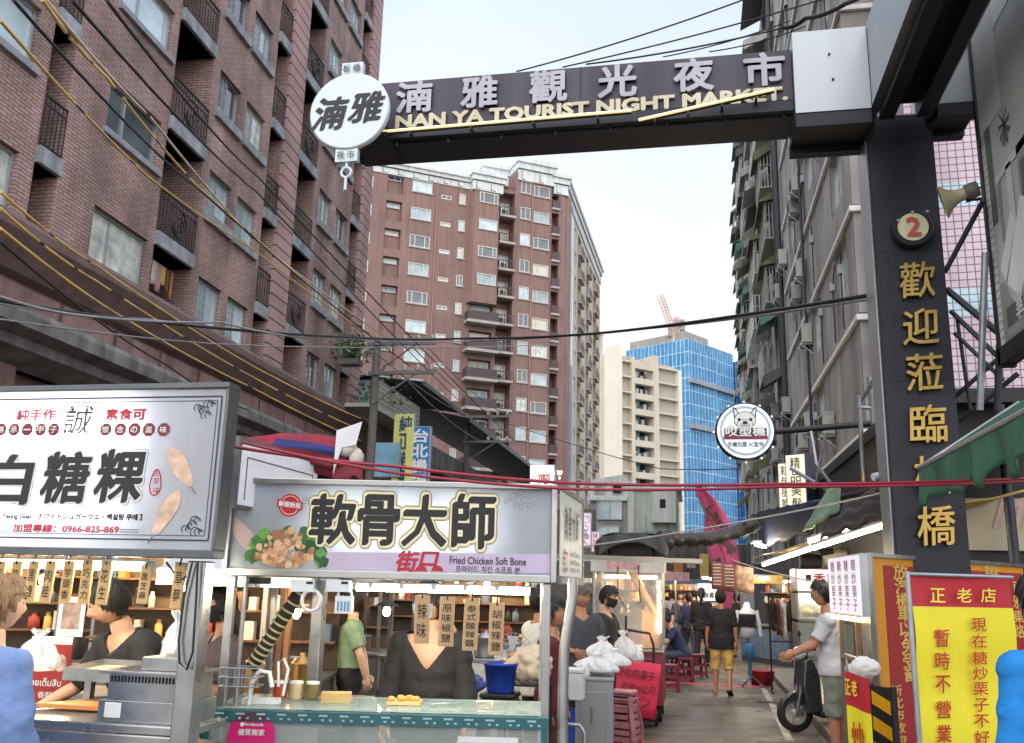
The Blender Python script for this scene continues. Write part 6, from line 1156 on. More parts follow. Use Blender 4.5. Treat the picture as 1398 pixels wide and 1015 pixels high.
def goods_stall(label, p, w_, rz, seed, lampm=TUBEW, h=2.15, roofm=CAN):
    """market stall of the alley: frame, counter, back board, roof, lamp; boxes and bags of goods stand on it as things of their own"""
    rnd = random.Random(seed); T = root('market_stall', label, 'market stall', p, rz, 'stalls deeper in the market'); d = .9
    b = MB(); b.box(-w_/2, -d/2, .0, w_/2, d/2-.1, .9); b.box(-w_/2-.03, -d/2-.04, .9, w_/2+.03, d/2-.1, .94, 1); b.box(-w_/2+.05, -d/2-.012, .12, w_/2-.05, -d/2-.002, .84, 2); b.build('counter', [STEELD, ALU, GM[seed % 9]], T, bevel=.006)
    for x in (-w_/2, w_/2-.04):
        for y in (-d/2, d/2-.04): b = MB(); b.box(x, y, .94, x+.04, y+.04, h); b.build('post', ALU, T)
    b = MB(); b.box(-w_/2-.15, -d/2-.25, h, w_/2+.15, d/2+.1, h+.05, 0); b.box(-w_/2-.15, -d/2-.26, h-.16, w_/2+.15, -d/2-.251, h+.05, 1); b.build('roof', [roofm, GM[(seed*5+3) % 9]], T)
    b = MB(); b.tube([(-w_*.42, -.1, h-.1), (w_*.42, -.1, h-.1)], .02, 8, 0); b.box(-w_*.44, -.14, h-.06, w_*.44, -.06, h-.03, 1); b.build('lamp', [lampm, WHITE], T)
    b = MB(); b.box(-w_/2, d/2-.06, .94, w_/2, d/2-.045, h-.05, 0)
    for z in (1.2, 1.48, 1.76):
        b.box(-w_/2, d/2-.24, z, w_/2, d/2-.061, z+.02, 6); x = -w_/2+.03
        while x < w_/2-.12:
            ww = rnd.uniform(.05, .13); hh = rnd.uniform(.06, .22); mm = rnd.choice([4, 4, 6, 6, 9, 9, 2, 3, 1, 8, 4])
            if rnd.random() < .38: x += ww*1.6; continue
            if rnd.random() < .5: b.box(x, d/2-.22, z+.02, x+ww, d/2-.09, z+.02+hh, mm)
            else: b.lathe([(ww*.45, z+.02), (ww*.5, z+.03), (ww*.5, z+.02+hh*.7), (ww*.3, z+.02+hh*.8), (ww*.3, z+.02+hh)], 10, mm, (x+ww/2, d/2-.15, 0))
            x += ww+rnd.uniform(.005, .05)
    b.build('back_board', [mat('stall_board', rgb(92, 78, 66), .8, 0, .35, 2)]+GM, T)
    c, s_ = math.cos(rz), math.sin(rz)
    for k in range(int(w_*3.2) if seed < 5 else 0):
        x = -w_/2+.12+(w_-.24)*(k+.5)/int(w_*3.2); y = -d/2+.15+rnd.random()*.3; m = rnd.randrange(9); hh = rnd.uniform(.1, .26); q = (p[0]+x*c-y*s_, p[1]+x*s_+y*c, .942)
        b = MB()
        if k % 3 == 0: b.box(-.09, -.08, 0, .09, .08, hh); b.box(-.095, -.085, hh, .095, .085, hh+.02, 1); nm, ct = 'goods_box', 'box'
        elif k % 3 == 1: b.lathe([(.06, 0), (.08, .02), (.085, hh*.8), (.05, hh), (.05, hh+.03)], 14); nm, ct = 'jar', 'jar'
        else:
            b.lathe([(.09, 0), (.13, .08), (.12, .08)], 14); [b.ell((rnd.gauss(0, .05), rnd.gauss(0, .05), .08+.02*rnd.random()), .035, .035, .03, 7, 5, 1) for _ in range(9)]; nm, ct = 'goods_bowl', 'bowl'
        b.build(nm, [GM[m], GM[(m+2) % 9]], None, q, rz, bevel=.004 if k % 3 == 0 else 0, label='%s %s, %s from the left on the %s' % (GN[m], {'goods_box': 'lidded box', 'jar': 'jar', 'goods_bowl': 'heaped bowl'}[nm], ORD[k], STALLN[seed]), cat=ct, group='goods on the market counters')
    return T
STALLN = {1: 'stall behind the left seller', 2: 'stall at the back left edge', 3: 'stall behind the loose shirt', 4: 'fruit stall behind the fan', 5: 'stall behind the green shirt woman', 6: 'stall behind the eating man', 7: 'stall behind the mannequin', 8: 'deep alley stall'}
goods_stall('warm lit food stall directly behind the seller in the black T-shirt', (-4.55, 8.3, 0), 2.4, R(12), 1)
goods_stall('dim food stall at the back by the left picture edge', (-7.3, 8.6, 0), 2.6, R(20), 2)
goods_stall('orange lit food stall behind the seller in the loose black shirt', (-3.3, 14.6, 0), 2.0, R(6), 3)
goods_stall('fruit stall with a yellow heap seen behind the electric fan', (-5.0, 11.6, 0), 2.2, R(10), 4, TUBE)
goods_stall('narrow stall seen far behind the woman in the green shirt', (-5.2, 16, 0), 2.6, R(10), 5, TUBE)
goods_stall('lit stall on the left of the alley behind the eating man', (-1.3, 22.5, 0), 2.2, R(60), 6)
goods_stall('lit stall on the right of the alley behind the mannequin', (2.2, 25.5, 0), 2.2, R(-60), 7, TUBE)
goods_stall('deepest lit stall where the crowd stands', (.2, 38, 0), 3.0, 0, 8)
# posters at the left
T = root('poster', 'red standing poster with round pictures and white script between the customer and the left seller', 'poster', on_y(62, 918, 5.6), R(5)); b = MB(); b.box(-.16, 0, -.2, .16, .02, .18, 0); b.box(-.12, .0, .19, .14, .03, .22, 2)
for k in range(3): b.add([(-.1+.1*k+.04*math.cos(t*.5), -.004, .06+.055*math.sin(t*.5)) for t in range(13)], [tuple(range(13))], 1)
b.build('sheet', [mat('poster_red', rgb(150, 36, 34), .5), mat('poster_picture', rgb(190, 160, 140), .5, 0, .5, 20), TUBEW], T); letters(T, [('ร้อยเต็มสิบ', 0, -.06, .24, .05, .015), ('香酥', .02, -.14, .1, .04, .01)], WHITE, -.006)
T = root('photo_card', 'white photo card hanging behind the left seller, left of his head', 'poster', on_y(97, 842, 6.2), R(5)); b = MB(); b.box(-.1, 0, -.14, .1, .01, .14, 0); b.box(-.07, -.004, -.09, .07, -.001, .1, 1); b.build('card', [WHITE, mat('photo_print', rgb(150, 130, 124), .5, 0, .6, 14)], T)
# electric fan, bucket, stools, sacks behind the soft bone counter
p = on_y(700, 894, 7.6); T = root('electric_fan', 'round wire electric fan with a brass hub behind the soft bone stall', 'fan', (p.x, 7.6, p.z), R(10)); b = MB()
for rr in (.17, .13, .09, .05): b.tube([(rr*math.cos(k*math.pi/14), -.02-.05*(1-rr/.17), rr*math.sin(k*math.pi/14)) for k in range(29)], .0022, 4, 0, False)
for k in range(30): a_ = k*math.pi/15; b.tube([(.03*math.cos(a_), -.07, .03*math.sin(a_)), (.17*math.cos(a_), -.02, .17*math.sin(a_)), (.1*math.cos(a_), .08, .1*math.sin(a_))], .0018, 4)
b.build('cage', GALV, T); b = MB()
for k in range(4): a_ = k*math.pi/2; b.add([(.02*math.cos(a_), -.02, .02*math.sin(a_)), (.15*math.cos(a_-.3), -.0, .15*math.sin(a_-.3)), (.155*math.cos(a_+.3), -.03, .155*math.sin(a_+.3)), (.02*math.cos(a_+.9), -.03, .02*math.sin(a_+.9))], [(0, 1, 2, 3)])
b.build('blade', clear('fan_blade', (.8, .85, .9, 1), .5, .2), T, solid=.003); b = MB(); b.lathe([(.03, 0), (.034, .02), (.02, .03)], 14, 0, (0, -.05, 0), Mx); b.build('hub', BRASS, T); b = MB(); b.tube([(0, .08, 0), (0, .08, -p.z+.05)], .018, 8); b.lathe([(.18, 0), (.17, .04), (.03, .05)], 18, 0, (0, .08, -p.z)); b.ell((0, .1, 0), .06, .08, .06); b.build('stand', mat('fan_grey', rgb(130, 134, 140), .5), T)
BLUEP = mat('blue_plastic', rgb(28, 66, 168), .4, 0, .1, 5)
p = on_y(683, 945, 7.4); T = root('blue_bucket', 'tall blue plastic bucket standing on a black stool behind the soft bone stall', 'bucket', (p.x, 7.4, p.z)); b = MB(); b.lathe([(.02, 0), (.1, 0), (.105, .01), (.13, .2), (.138, .2), (.14, .22), (.128, .22), (.1, .02), (.02, .02)], 26, 0, (0, 0, 0), None, True, False); b.build('body', BLUEP, T); b = MB(); b.tube([(.135*math.cos(k*math.pi/10), .135*math.sin(k*math.pi/10), .19+.0*k) for k in range(11)], .005, 6); b.build('handle', WHITE, T)
STH = p.z
def stool(label, p, m, h=.45, s=1, g='plastic stools', rz=0, name='plastic_stool'):
    T = root(name, label, 'stool', p, rz, g); b = MB(); b.box(-.14*s, -.14*s, h-.035, .14*s, .14*s, h); b.box(-.13*s, -.13*s, h-.06, .13*s, .13*s, h-.036); b.build('seat', m, T, bevel=.012)
    for sx_ in (-1, 1):
        for sy in (-1, 1):
            b = MB(); t0, t1 = Vector((sx_*.115*s, sy*.115*s, h-.06)), Vector((sx_*.165*s, sy*.165*s, 0)); b.bar(t0, t1, .05*s, .03*s); b.build('leg', m, T)
    b = MB()
    for z, r_ in ((h*.55, .138), (h*.18, .155)):
        for i in range(4): a_ = math.pi/4+i*math.pi/2; q = [Vector((r_*s*1.0*sx_, r_*s*1.0*sy, z)) for sx_, sy in ((1, 1), (-1, 1), (-1, -1), (1, -1))]; b.bar(q[i], q[(i+1) % 4], .012, .05)
    b.build('stretcher', m, T); return T
MAR = mat('maroon_plastic', rgb(124, 44, 62), .5, 0, .15, 5); PKP = mat('faded_pink_plastic', rgb(170, 112, 122), .55, 0, .2, 5, stain=.2)
stool('black stool under the blue bucket', (p.x, 7.4, 0), BLACKM, STH-.002, 1, 'plastic stools')
for i, (x, y, l) in enumerate(((914, 944, 'maroon plastic stool nearest the hooded cart'), (934, 931, 'maroon plastic stool under the eating man in navy'), (952, 925, 'maroon plastic stool right of the eating man'), (921, 926, 'maroon plastic stool behind the one nearest the hooded cart'))):
    q = on_z(x, y); stool(l, (q.x, q.y, 0), MAR, .47, 1.0, 'plastic stools', R(10*i))
p = on_z(849, 1017); stk = None
for k in range(3): stool(['faded pink stool at the bottom of the stack under the red paper sign', 'faded pink stool in the middle of the stack under the red paper sign', 'faded pink stool on top of the stack under the red paper sign'][k], (p.x, p.y, .075*k), PKP, .46, 1.15, 'stacked pink stools', R(-12), 'stacked_stool')
SACK = mat('cream_cloth', rgb(206, 190, 164), .85, 0, .12, 4, .3, 16)
p = on_y(722, 930, 7.5); bag('cloth_sack', 'cream cloth heaped over a rack beside the fan', (p.x, 7.5, p.z), .17, .13, .13, SACK, 'cloth', seed=5)
T = root('wire_rack', 'black steel rack carrying the cream cloth beside the fan', 'rack', (p.x, 7.5, 0)); b = MB()
for x in (-.16, .16):
    for y in (-.12, .12): b.tube([(x, y, 0), (x, y, p.z-.02)], .012, 6)
for z in (.3, .6, p.z-.02): b.box(-.17, -.13, z-.012, .17, .13, z)
b.build('frame', BLACKM, T)
p = on_y(648, 935, 7.9); bag('blue_cloth_bag', 'crumpled blue violet bag left of the blue bucket', (p.x, 7.9, p.z-.05), .1, .08, .07, mat('violet_cloth', rgb(82, 90, 160), .8, 0, .15, 5), 'bag', seed=7)
# ---- things between the soft bone stall and the hooded cart ----
def crate(label, p, w_, d, h, m, rz=0, g='blue crates'):
    T = root('plastic_crate', label, 'crate', p, rz, g); b = MB()
    for z in (0, h*.5, h-.04): b.box(-w_/2, -d/2, z, w_/2, -d/2+.015, z+.04+.02*(z > h*.6)); b.box(-w_/2, d/2-.015, z, w_/2, d/2, z+.05); b.box(-w_/2, -d/2, z, -w_/2+.015, d/2, z+.05); b.box(w_/2-.015, -d/2, z, w_/2, d/2, z+.05)
    b.box(-w_/2+.01, -d/2+.012, .0, w_/2-.01, d/2-.012, .012); b.box(-w_/2+.012, -d/2+.01, .02, w_/2-.012, -d/2+.014, h-.02); b.box(w_/2-.014, -d/2+.012, .02, w_/2-.01, d/2-.012, h-.02); b.box(-w_/2+.01, -d/2+.012, .02, -w_/2+.014, d/2-.012, h-.02)
    b.build('crate_body', m, T, bevel=.004); b = MB(); b.box(-.06, -d/2-.004, h*.4, .04, -d/2-.001, h*.6); b.build('label_patch', GM[2], T)
q = on_z(790, 1016); crate('blue plastic crate on a lower crate, right of the bent steel pipe', (q.x, 9.6, .32), .5, .36, .27, BLUEP, R(6)); crate('lower blue plastic crate under the other one, right of the bent steel pipe', (q.x-.02, 9.62, 0), .5, .36, .3, BLUEP, R(3))
q = on_y(782, 958, 8.9); T = root('foam_box', 'white foam box on a steel cabinet right of the bent steel pipe', 'foam box', (q.x-.02, 9.1, q.z)); b = MB(); b.box(-.16, -.12, 0, .1, .12, .24); b.box(-.165, -.125, .241, .105, .125, .28); b.build('box_body', mat('white_foam', rgb(214, 220, 226), .8, 0, .04, 20), T, bevel=.01)
T = root('steel_cabinet', 'grey steel cabinet under the heap of white bags', 'cabinet', (q.x+.14, 9.7, 0), R(4)); b = MB(); b.box(-.2, -.25, .03, .17, .3, .9); b.box(-.21, -.26, .9, .18, .31, .93); b.box(-.15, -.262, .1, .1, -.251, .8); b.build('case', mat('cabinet_grey', rgb(146, 152, 158), .45, .4, .1, 3), T, bevel=.006); b = MB(); b.box(-.05, -.28, .5, -.03, -.262, .66); b.build('handle', STEELD, T)
for i, (x, y, Y, rx, rz, l) in enumerate(((815, 905, 9.7, .19, .09, 'large heap of white plastic bags on the steel cabinet'), (840, 898, 9.8, .16, .08, 'white plastic bags with blue print at the right of the heap'), (822, 885, 10, .13, .11, 'upright white plastic bag at the back of the heap'), (852, 880, 10.1, .1, .13, 'clear plastic bags hanging over the heap'), (790, 918, 9.2, .1, .07, 'small white bag beside the foam box'), (868, 892, 10.2, .08, .08, 'crumpled bag at the right end of the heap'))):
    p = on_y(x, y, Y); bag('plastic_bag', l, (p.x, Y, p.z-rz), rx, rx*.8, rz, PLAS if i == 3 else PLASW, seed=i*3.3, g='white plastic bags')
PAPR = mat('red_paper', rgb(206, 42, 76), .65, 0, .06, 6)
pc = on_y(866, 938, 12.9); T = root('paper_sign', 'red paper sign with handwriting and an arrow, hung aslant on the hand cart', 'paper sign', pc, R(-4)); T.rotation_euler = (R(-6), R(7), R(-4)); T.scale = (1.34, 1, 1.3); b = MB(); b.grid(lambda u, v: Vector((-.26+.5*u, .012*math.sin(u*5), .26-.54*v)), 8, 4); b.build('sheet', PAPR, T, solid=.002); b = MB(); b.add([(-.255, .004, .255), (-.25, .06, -.16), (-.26, .1, -.2), (-.3, .08, .25)], [(0, 1, 2, 3)]); b.build('back_sheet', mat('pink_paper', rgb(214, 80, 124), .7), T, solid=.002)
letters(T, [('好吃的菓子', .0, .13, .38, .09, .0, .1), ('前進20公尺', .04, -.01, .34, .085, .0, .1)], INK, -.022); b = MB()
ar = [(-.06, -.13), (.08, -.11), (.085, -.07), (.17, -.13), (.07, -.2), (.075, -.165), (-.055, -.185), (-.06, -.13)]
b.tube([(x, -.02, z) for x, z in ar], .004, 5); b.build('arrow_drawing', INK, T)
T = root('hand_cart', 'black tubular hand cart with boxes behind the red paper sign', 'hand cart', (pc.x, 13.1, 0), R(3)); b = MB()
for pts in (((-.25, 0, .15), (-.25, 0, .7), (-.2, 0, 1.0), (-.12, 0, 1.12)), ((.25, 0, .15), (.25, 0, 1.05), (.2, 0, 1.2), (-.1, 0, 1.24)), ((-.12, .05, .2), (-.12, .05, 1.42))): b.tube(pts, .018, 8)
for z in (.25, .55, .85): b.tube([(-.25, 0, z), (.25, 0, z)], .012, 6)
b.box(-.26, -.18, .14, .26, .25, .16); b.build('frame', BLACKM, T)
for s_ in (-1, 1): b = MB(); b.tube([(s_*.28-.02, .1, .1), (s_*.28+.02, .1, .1)], .1, 16); b.build('wheel', RUBBER, T)
T = root('low_rail', 'pale bent tube rail at the foot of the bent steel pipe', 'rail', on_y(785, 1000, 8.3)); b = MB(); b.tube([(-.1, 0, .06), (.04, 0, .06), (.08, 0, 0), (.08, 0, -.7)], .016, 8); b.tube([(-.1, 0, .06), (-.1, 0, -.7)], .016, 8); b.build('tube', GALV, T)
T = root('waste_bags', 'dark bin bags on the ground below the crates', 'bin bags', (-1.0, 9.0, 0)); 
for k in range(3):
    b = MB(); b.ell((-.25+.22*k, .05*k, .14), .14, .13, .15, 18, 12, 0, None, lambda q: q*(1+.25*noise.noise(q*11+Vector((k, 0, 0))))); b.build('bin_bag', mat('bin_bag', rgb(36, 36, 38), .35), T)
# ---- the hooded cart on the left of the alley ----
CX_, CY_ = -.42, 13.5; T = root('hooded_cart', 'tall snack cart with a plastic screen, warm inner light and a black tarpaulin hood', 'food cart', (CX_, CY_, 0)); wc = -.98
b = MB(); b.box(wc, 0, .22, 0, 1.3, .92, 0); b.box(wc-.02, -.02, .92, .02, 1.32, .96, 1); b.build('base', [mat('cart_maroon', rgb(128, 52, 66), .55, 0, .15, 3), ALU], T, bevel=.01)
b = MB()
for x in (wc, -.04): 
    for y in (0, 1.26): b.box(x, y, .96, x+.04, y+.04, 2.18)
b.build('post', ALU, T)
b = MB(); b.box(wc-.03, -.04, 2.02, .03, -.02, 2.2, 0); b.box(wc-.03, -.04, 2.2, .03, 1.32, 2.24, 0); b.box(.01, -.02, 2.02, .03, 1.32, 2.2, 0); b.box(wc+.2, -.045, 2.06, -.3, -.041, 2.17, 1); b.build('fascia', [mat('cart_fascia', rgb(186, 184, 180), .5, 0, .15, 3), mat('cart_sign_print', rgb(196, 150, 150), .5, 0, .4, 12)], T)
b = MB(); b.grid(lambda u, v: Vector((wc+.04+.9*u, .02+.02*math.sin(u*9+v*3), .98+1.04*v)), 16, 8); b.build('plastic_screen', clear('screen_plastic', (.9, .88, .82, 1), .3, .2), T); b = MB(); b.grid(lambda u, v: Vector((-.02+.01*math.sin(u*8), .05+1.2*u, .98+1.04*v)), 10, 4); b.build('plastic_screen', MATS['screen_plastic'], T)
b = MB(); b.tube([(-.5, .5, 2.1), (-.3, .5, 1.75), (-.12, .5, 1.45)], .06, 12); b.build('inner_duct', mat('duct_foil', rgb(206, 170, 120), .4, .5), T)
b = MB(); b.tube([(wc+.1, .8, 1.96), (-.1, .8, 1.96)], .02, 8); b.tube([(-.035, -.0, 1.2), (-.035, -.0, 1.9)], .01, 6); b.build('lamp', TUBEW, T)
b = MB(); b.box(-.3, .3, .97, -.06, .7, 1.45, 1); b.lathe([(.14, 0), (.14, .2), (.16, .22)], 18, 0, (-.6, .3, .97)); b.build('fryer', [STEEL, mat('fryer_orange', rgb(206, 136, 70), .5)], T)
b = MB(); 
def hood(u, v):
    x = wc*.86+.82*u*1.05; e = math.sin(math.pi*u); dz = .1*math.sin(u*11)*v
    return Vector((x+.05*(v)*(-1 if u < .5 else 1), -.15-.05*v+.02*math.sin(u*17), 2.52+.04*e-.3*v*(1-.55*e)+.3*dz*.1))
b.grid(hood, 24, 8); b.grid(lambda u, v: Vector((wc*.86+.86*u, -.15+1.2*v, 2.52+.05*math.sin(math.pi*u)+.02*math.sin(v*14+u*9))), 16, 12); b.build('hood_tarpaulin', mat('black_tarpaulin', rgb(44, 46, 50), .6, 0, .25, 5, .3, 20), T, solid=.006)
b = MB(); b.box(wc*.75, -.02, 2.24, -.15, 1.0, 2.45, 0); b.ell((wc*.86, .1, 2.35), .13, .15, .17, 14, 10, 1); b.ell((-.02, .1, 2.35), .12, .15, .2, 14, 10, 1); b.build('hood_motor', [DARK, mat('black_tarpaulin', 0)], T)
for y in (.2, 1.05): b = MB(); b.tube([(-.12, y, .13), (-.03, y, .13)], .13, 18); b.build('wheel', RUBBER, T); 
b = MB(); b.tube([(-.62, -.05, 2.1), (-.62, -.06, 1.7), (-.5, -.06, 1.5), (-.3, -.06, 1.6), (-.33, -.06, 2.12)], .008, 6); b.build('cord', CBL, T)
# ---- right of the alley: glass case cart, chestnut cart, scooter, boards ----
p = on_z(1085, 1000); T = root('glass_case_cart', 'snack cart with a lit sign over a glass case and ribbed hoses on its roof', 'food cart', (1.55, 14.9, 0), R(0)); 
x0, x1 = 0, 1.0
b = MB(); b.box(x0, 0, .1, x1, .8, .82, 0); b.box(x0-.02, -.02, .82, x1+.02, .82, .86, 1); b.box(x0+.3, -.012, .2, x1-.1, -.002, .78, 2); b.build('base', [GH, ALU, mat('menu_board_lit', rgb(220, 206, 176), .5, emit=.3)], T, bevel=.006)
b = MB(); b.box(x0, 0, .86, x0+.03, .8, 2.15); b.box(x1-.03, 0, .86, x1, .8, 2.15); b.box(x0, .77, .86, x1, .8, 2.15); b.box(x0, 0, 1.36, x1, .8, 1.39); b.box(x0, 0, 1.78, x1, .8, 1.81); b.build('frame', ALU, T)
b = MB(); b.box(x0+.03, -.02, 1.82, x1, .03, 2.14); b.build('sign_face', mat('cart_sign_lit', rgb(226, 206, 196), .4, emit=.5, ecol=(1, .9, .82, 1)), T); letters(T, rowt('香雞排', .25, .85, 2.0, .16, .03), SRED, -.026); b = MB(); b.box(.15, -.028, 1.96, .23, -.022, 2.06); b.build('seal', INK, T)
b = MB(); b.box(x0+.03, .0, .87, x1-.03, .008, 1.35); b.box(x0+.03, .0, 1.4, x1-.03, .008, 1.77); b.build('glass_pane', clear('case_glass', (.8, .9, .9, 1), .18, .03), T)
b = MB(); [b.ell((.15+.7*random.random(), .3+.2*random.random(), 1.45+.05*random.random()), .1, .09, .06, 10, 7, k % 2) for k in range(9)]; b.box(.05, .1, 1.395, .95, .7, 1.41, 2); b.build('snack_heap', [mat('dark_snack', rgb(96, 70, 54), .7, 0, .3, 20, .4, 30), mat('fried_crumb', 0), ALU], T)
b = MB(); b.tube([(.1, .3, 1.74), (.9, .3, 1.74)], .018, 8); b.build('lamp', TUBE, T)
b = MB(); b.tube([(.1, .2, 2.28), (.42, .2, 2.27)], [.12, .1], 14); b.build('blower', BLACKM, T); b = MB(); b.tube([(.45+.6*k/40, .25, 2.3+.06*math.sin(k*.08)) for k in range(41)], [.1+.008*(k % 2) for k in range(41)], 14); b.build('ribbed_hose', mat('cream_hose', rgb(206, 200, 170), .6), T); b = MB(); b.tube([(.4, .2, 2.4), (.6, .2, 2.42)], .06, 10); b.build('motor', RUBBER, T)
# chestnut cart frame by the notice board
q = on_y(1186, 756, 7.35); q0 = on_y(1143, 756, 8.4); T = root('chestnut_cart', 'narrow steel cart with a small hanging menu sign beside the notice board', 'food cart', (q.x, 7.35, 0), heading(q, q0)); Lc = (q0-q).xy.length
b = MB(); 
for x, y in ((0.02, 0), (Lc, 0), (Lc*.5, -.01)): b.box(x-.018, y-.018, 0, x+.018, y+.018, 2.1)
b.box(0, -.1, 1.0, Lc, .03, 1.03); b.box(0, -.02, 1.28, Lc, 0.02, 1.31); b.build('frame', ALU, T)
b = MB(); b.box(.03, -.06, .2, Lc, .005, .99); b.build('base', STEELD, T)
b = MB(); b.box(-.01, .015, q.z-.46, Lc+.02, .07, q.z, 0); b.build('menu_case', FRAMEW, T); b = MB(); b.box(.0, .071, q.z-.45, Lc+.01, .08, q.z-.01, 0); 
b.build('menu_face', [mat('menu_lilac', rgb(206, 204, 226), .4, emit=.3, ecol=(.85, .85, 1, 1)), mat('menu_red_text', rgb(150, 70, 90), .5)], T)
for c_ in range(4): o = letters(T, column('糖炒栗子', 0, .2, -.2, Lc*.13, .01), MATS['menu_red_text'], -.001); o.location = (Lc*(.15+.23*c_), .082, q.z-.23); o.rotation_euler = (0, 0, math.pi)
b = MB(); b.box(.02, .05, q.z-.5, Lc, .08, q.z-.47); b.build('led_strip', glow('warm_led', (1, .7, .3, 1), 5), T)
bag('wrapped_bundle', 'white cloth bundle with red straps on the ledge of the chestnut cart', on_y(1180, 925, 7.3), .1, .1, .07, PLASW, 'bundle', seed=9)
# scooter
def scooter(p, rz):
    T = root('motor_scooter', 'dark grey motor scooter parked beside the man in the white T-shirt', 'scooter', p, rz)      # local +x is forward
    DK = mat('scooter_dark', rgb(50, 52, 58), .3, .2, .1, 4, coat=.5); LT_ = mat('scooter_silver', rgb(170, 172, 174), .35, .4, .08, 4)
    for x in (-.6, .62):
        W_ = root('wheel', None, None, (x, 0, .24)); W_.parent = T; b = MB(); b.lathe([(.15, -.045), (.225, -.045), (.24, -.02), (.24, .02), (.225, .045), (.15, .045)], 28, 0, (0, 0, 0), Mx, True, False); b.build('tyre', RUBBER, W_); b = MB(); b.lathe([(.02, -.05), (.05, -.05), (.05, .05), (.02, .05)], 14, 0, (0, 0, 0), Mx); b.lathe([(.14, -.03), (.155, -.03), (.155, .03), (.14, .03)], 28, 0, (0, 0, 0), Mx, True, False)
        for k in range(5): a_ = k*2*math.pi/5; b.bar((.04*math.cos(a_), 0, .04*math.sin(a_)), (.15*math.cos(a_), 0, .15*math.sin(a_)), .03)
        b.build('rim', LT_, W_)
    def pr(poly, w_, name, m): b = MB(); b.prism([(x, -w_/2, z) for x, z in poly], (0, w_, 0)); return b.build(name, m, T, bevel=.025)
    pr([(.42, .42), (.62, .52), (.8, .42), (.82, .3), (.66, .46), (.5, .36)], .12, 'front_fender', DK)
    pr([(.5, .25), (.3, .28), (.33, .75), (.42, .95), (.52, .92), (.56, .6)], .36, 'leg_shield', DK); pr([(.34, .2), (.34, .28), (-.22, .3), (-.25, .2)], .34, 'floorboard', BLACKM)
    pr([(-.18, .28), (-.2, .62), (-.85, .72), (-.95, .62), (-.7, .45), (-.4, .3)], .32, 'rear_body', LT_); pr([(-.1, .63), (-.14, .73), (-.5, .8), (-.9, .82), (-.92, .74), (-.4, .68)], .3, 'seat', RUBBER)
    b = MB(); b.tube([(.45, 0, .9), (.42, 0, 1.05)], .03, 8); b.tube([(.36, -.33, 1.08), (.44, -.12, 1.05), (.44, .12, 1.05), (.36, .33, 1.08)], .016, 8); b.build('handlebar', BLACKM, T); b = MB(); b.ell((.52, 0, 1.0), .09, .13, .09, 14, 9); b.build('headlight', GLASSW, T)
    for s_ in (-1, 1): b = MB(); b.tube([(.42, s_*.2, 1.06), (.4, s_*.28, 1.2)], .008, 6); b.ell((.39, s_*.3, 1.24), .012, .06, .045, 12, 7); b.build('mirror', BLACKM, T)
    b = MB(); b.tube([(.62, -.07, .24), (.54, -.07, .6)], .025, 8); b.tube([(.62, .07, .24), (.54, .07, .6)], .025, 8); b.build('fork', STEELD, T); b = MB(); b.ell((-1.0, 0, .62), .04, .1, .06, 10, 7); b.build('tail_light', SRED, T)
scooter((1.9, 13.5, 0), R(196))
# notice board, closed notice banner, folded flag, barricade
OCH = mat('board_ochre', rgb(206, 140, 28), .5, 0, .06, 2); BRD = mat('board_red', rgb(150, 36, 40), .5, 0, .1, 1.5); GLT = mat('board_gold', rgb(206, 170, 86), .5)
q = dep(1188, 755, 7.0); q1 = dep(1398, 765, 8.6); PB_ = (q.x, q.y); ab = heading(q, q1); T = root('notice_board', 'large red notice board with an ochre border and gold columns of characters', 'notice board', (q.x, q.y, 0), ab)
b = MB(); b.box(0, 0, .25, 2.6, .08, q.z-.03, 0); b.box(-.02, -.02, q.z-.03, 2.6, .1, q.z, 1); b.box(-.02, -.02, .25, -.001, .1, q.z-.03, 1); b.box(.05, .02, 0, .1, .06, .25, 1); b.box(2.3, .02, 0, 2.35, .06, .25, 1); b.build('board', [OCH, STEEL], T); u1, z1_ = on_pl(1205, 772, PB_, ab); u1 += .0
b = MB(); b.box(u1, -.004, .3, 2.55, -.001, z1_); b.build('red_field', BRD, T)
def bl(s, x, y, w_, h_): return it(s, x, y, w_, h_, .02, 0, PB_, ab)
letters(T, [bl(ch, 1228+.11*(y-780), y, 20, 21) for ch, y in zip('放汽機車以免受罰', (781, 801, 820, 838, 860, 882, 902, 920))]+[bl(ch, x, 779, 20, 14) for ch, x in zip('每及每', (1270, 1312, 1352))]+[bl(ch, 1222+.1*(y-943), y, 16, 15) for ch, y in zip('新北市政府', (943, 960, 977, 994, 1012))]+[bl(ch, 1390, y, 16, 18) for ch, y in zip('南雅東路', (802, 822, 842, 862))], GLT, -.008)
q = dep(1241, 785, 5.6); q1 = dep(1377, 790, 5.85); PN = (q.x, q.y); an = heading(q, q1); T = root('notice_banner', 'yellow cloth banner with a red head, hung in front of the notice board', 'banner', (q.x, q.y, 0), an); Wb = (q1-q).xy.length
BYE = mat('banner_yellow', rgb(226, 214, 40), .6, 0, .05, 3, .12, 9); BRE = mat('banner_red', rgb(176, 30, 48), .6, 0, .05, 3, .12, 9); _, zr = on_pl(1300, 829, PN, an)
def wave(x, z): return .012*math.sin(x*7+z*3)+.008*math.sin(z*11)
b = MB(); b.grid(lambda u, v: Vector((Wb*u, wave(Wb*u, q.z-(q.z-zr)*v), q.z-(q.z-zr)*v)), 14, 6, 0); b.grid(lambda u, v: Vector((Wb*u, wave(Wb*u, zr-(zr-.35)*v), zr-(zr-.35)*v)), 14, 20, 1); b.build('cloth', [BRE, BYE], T)
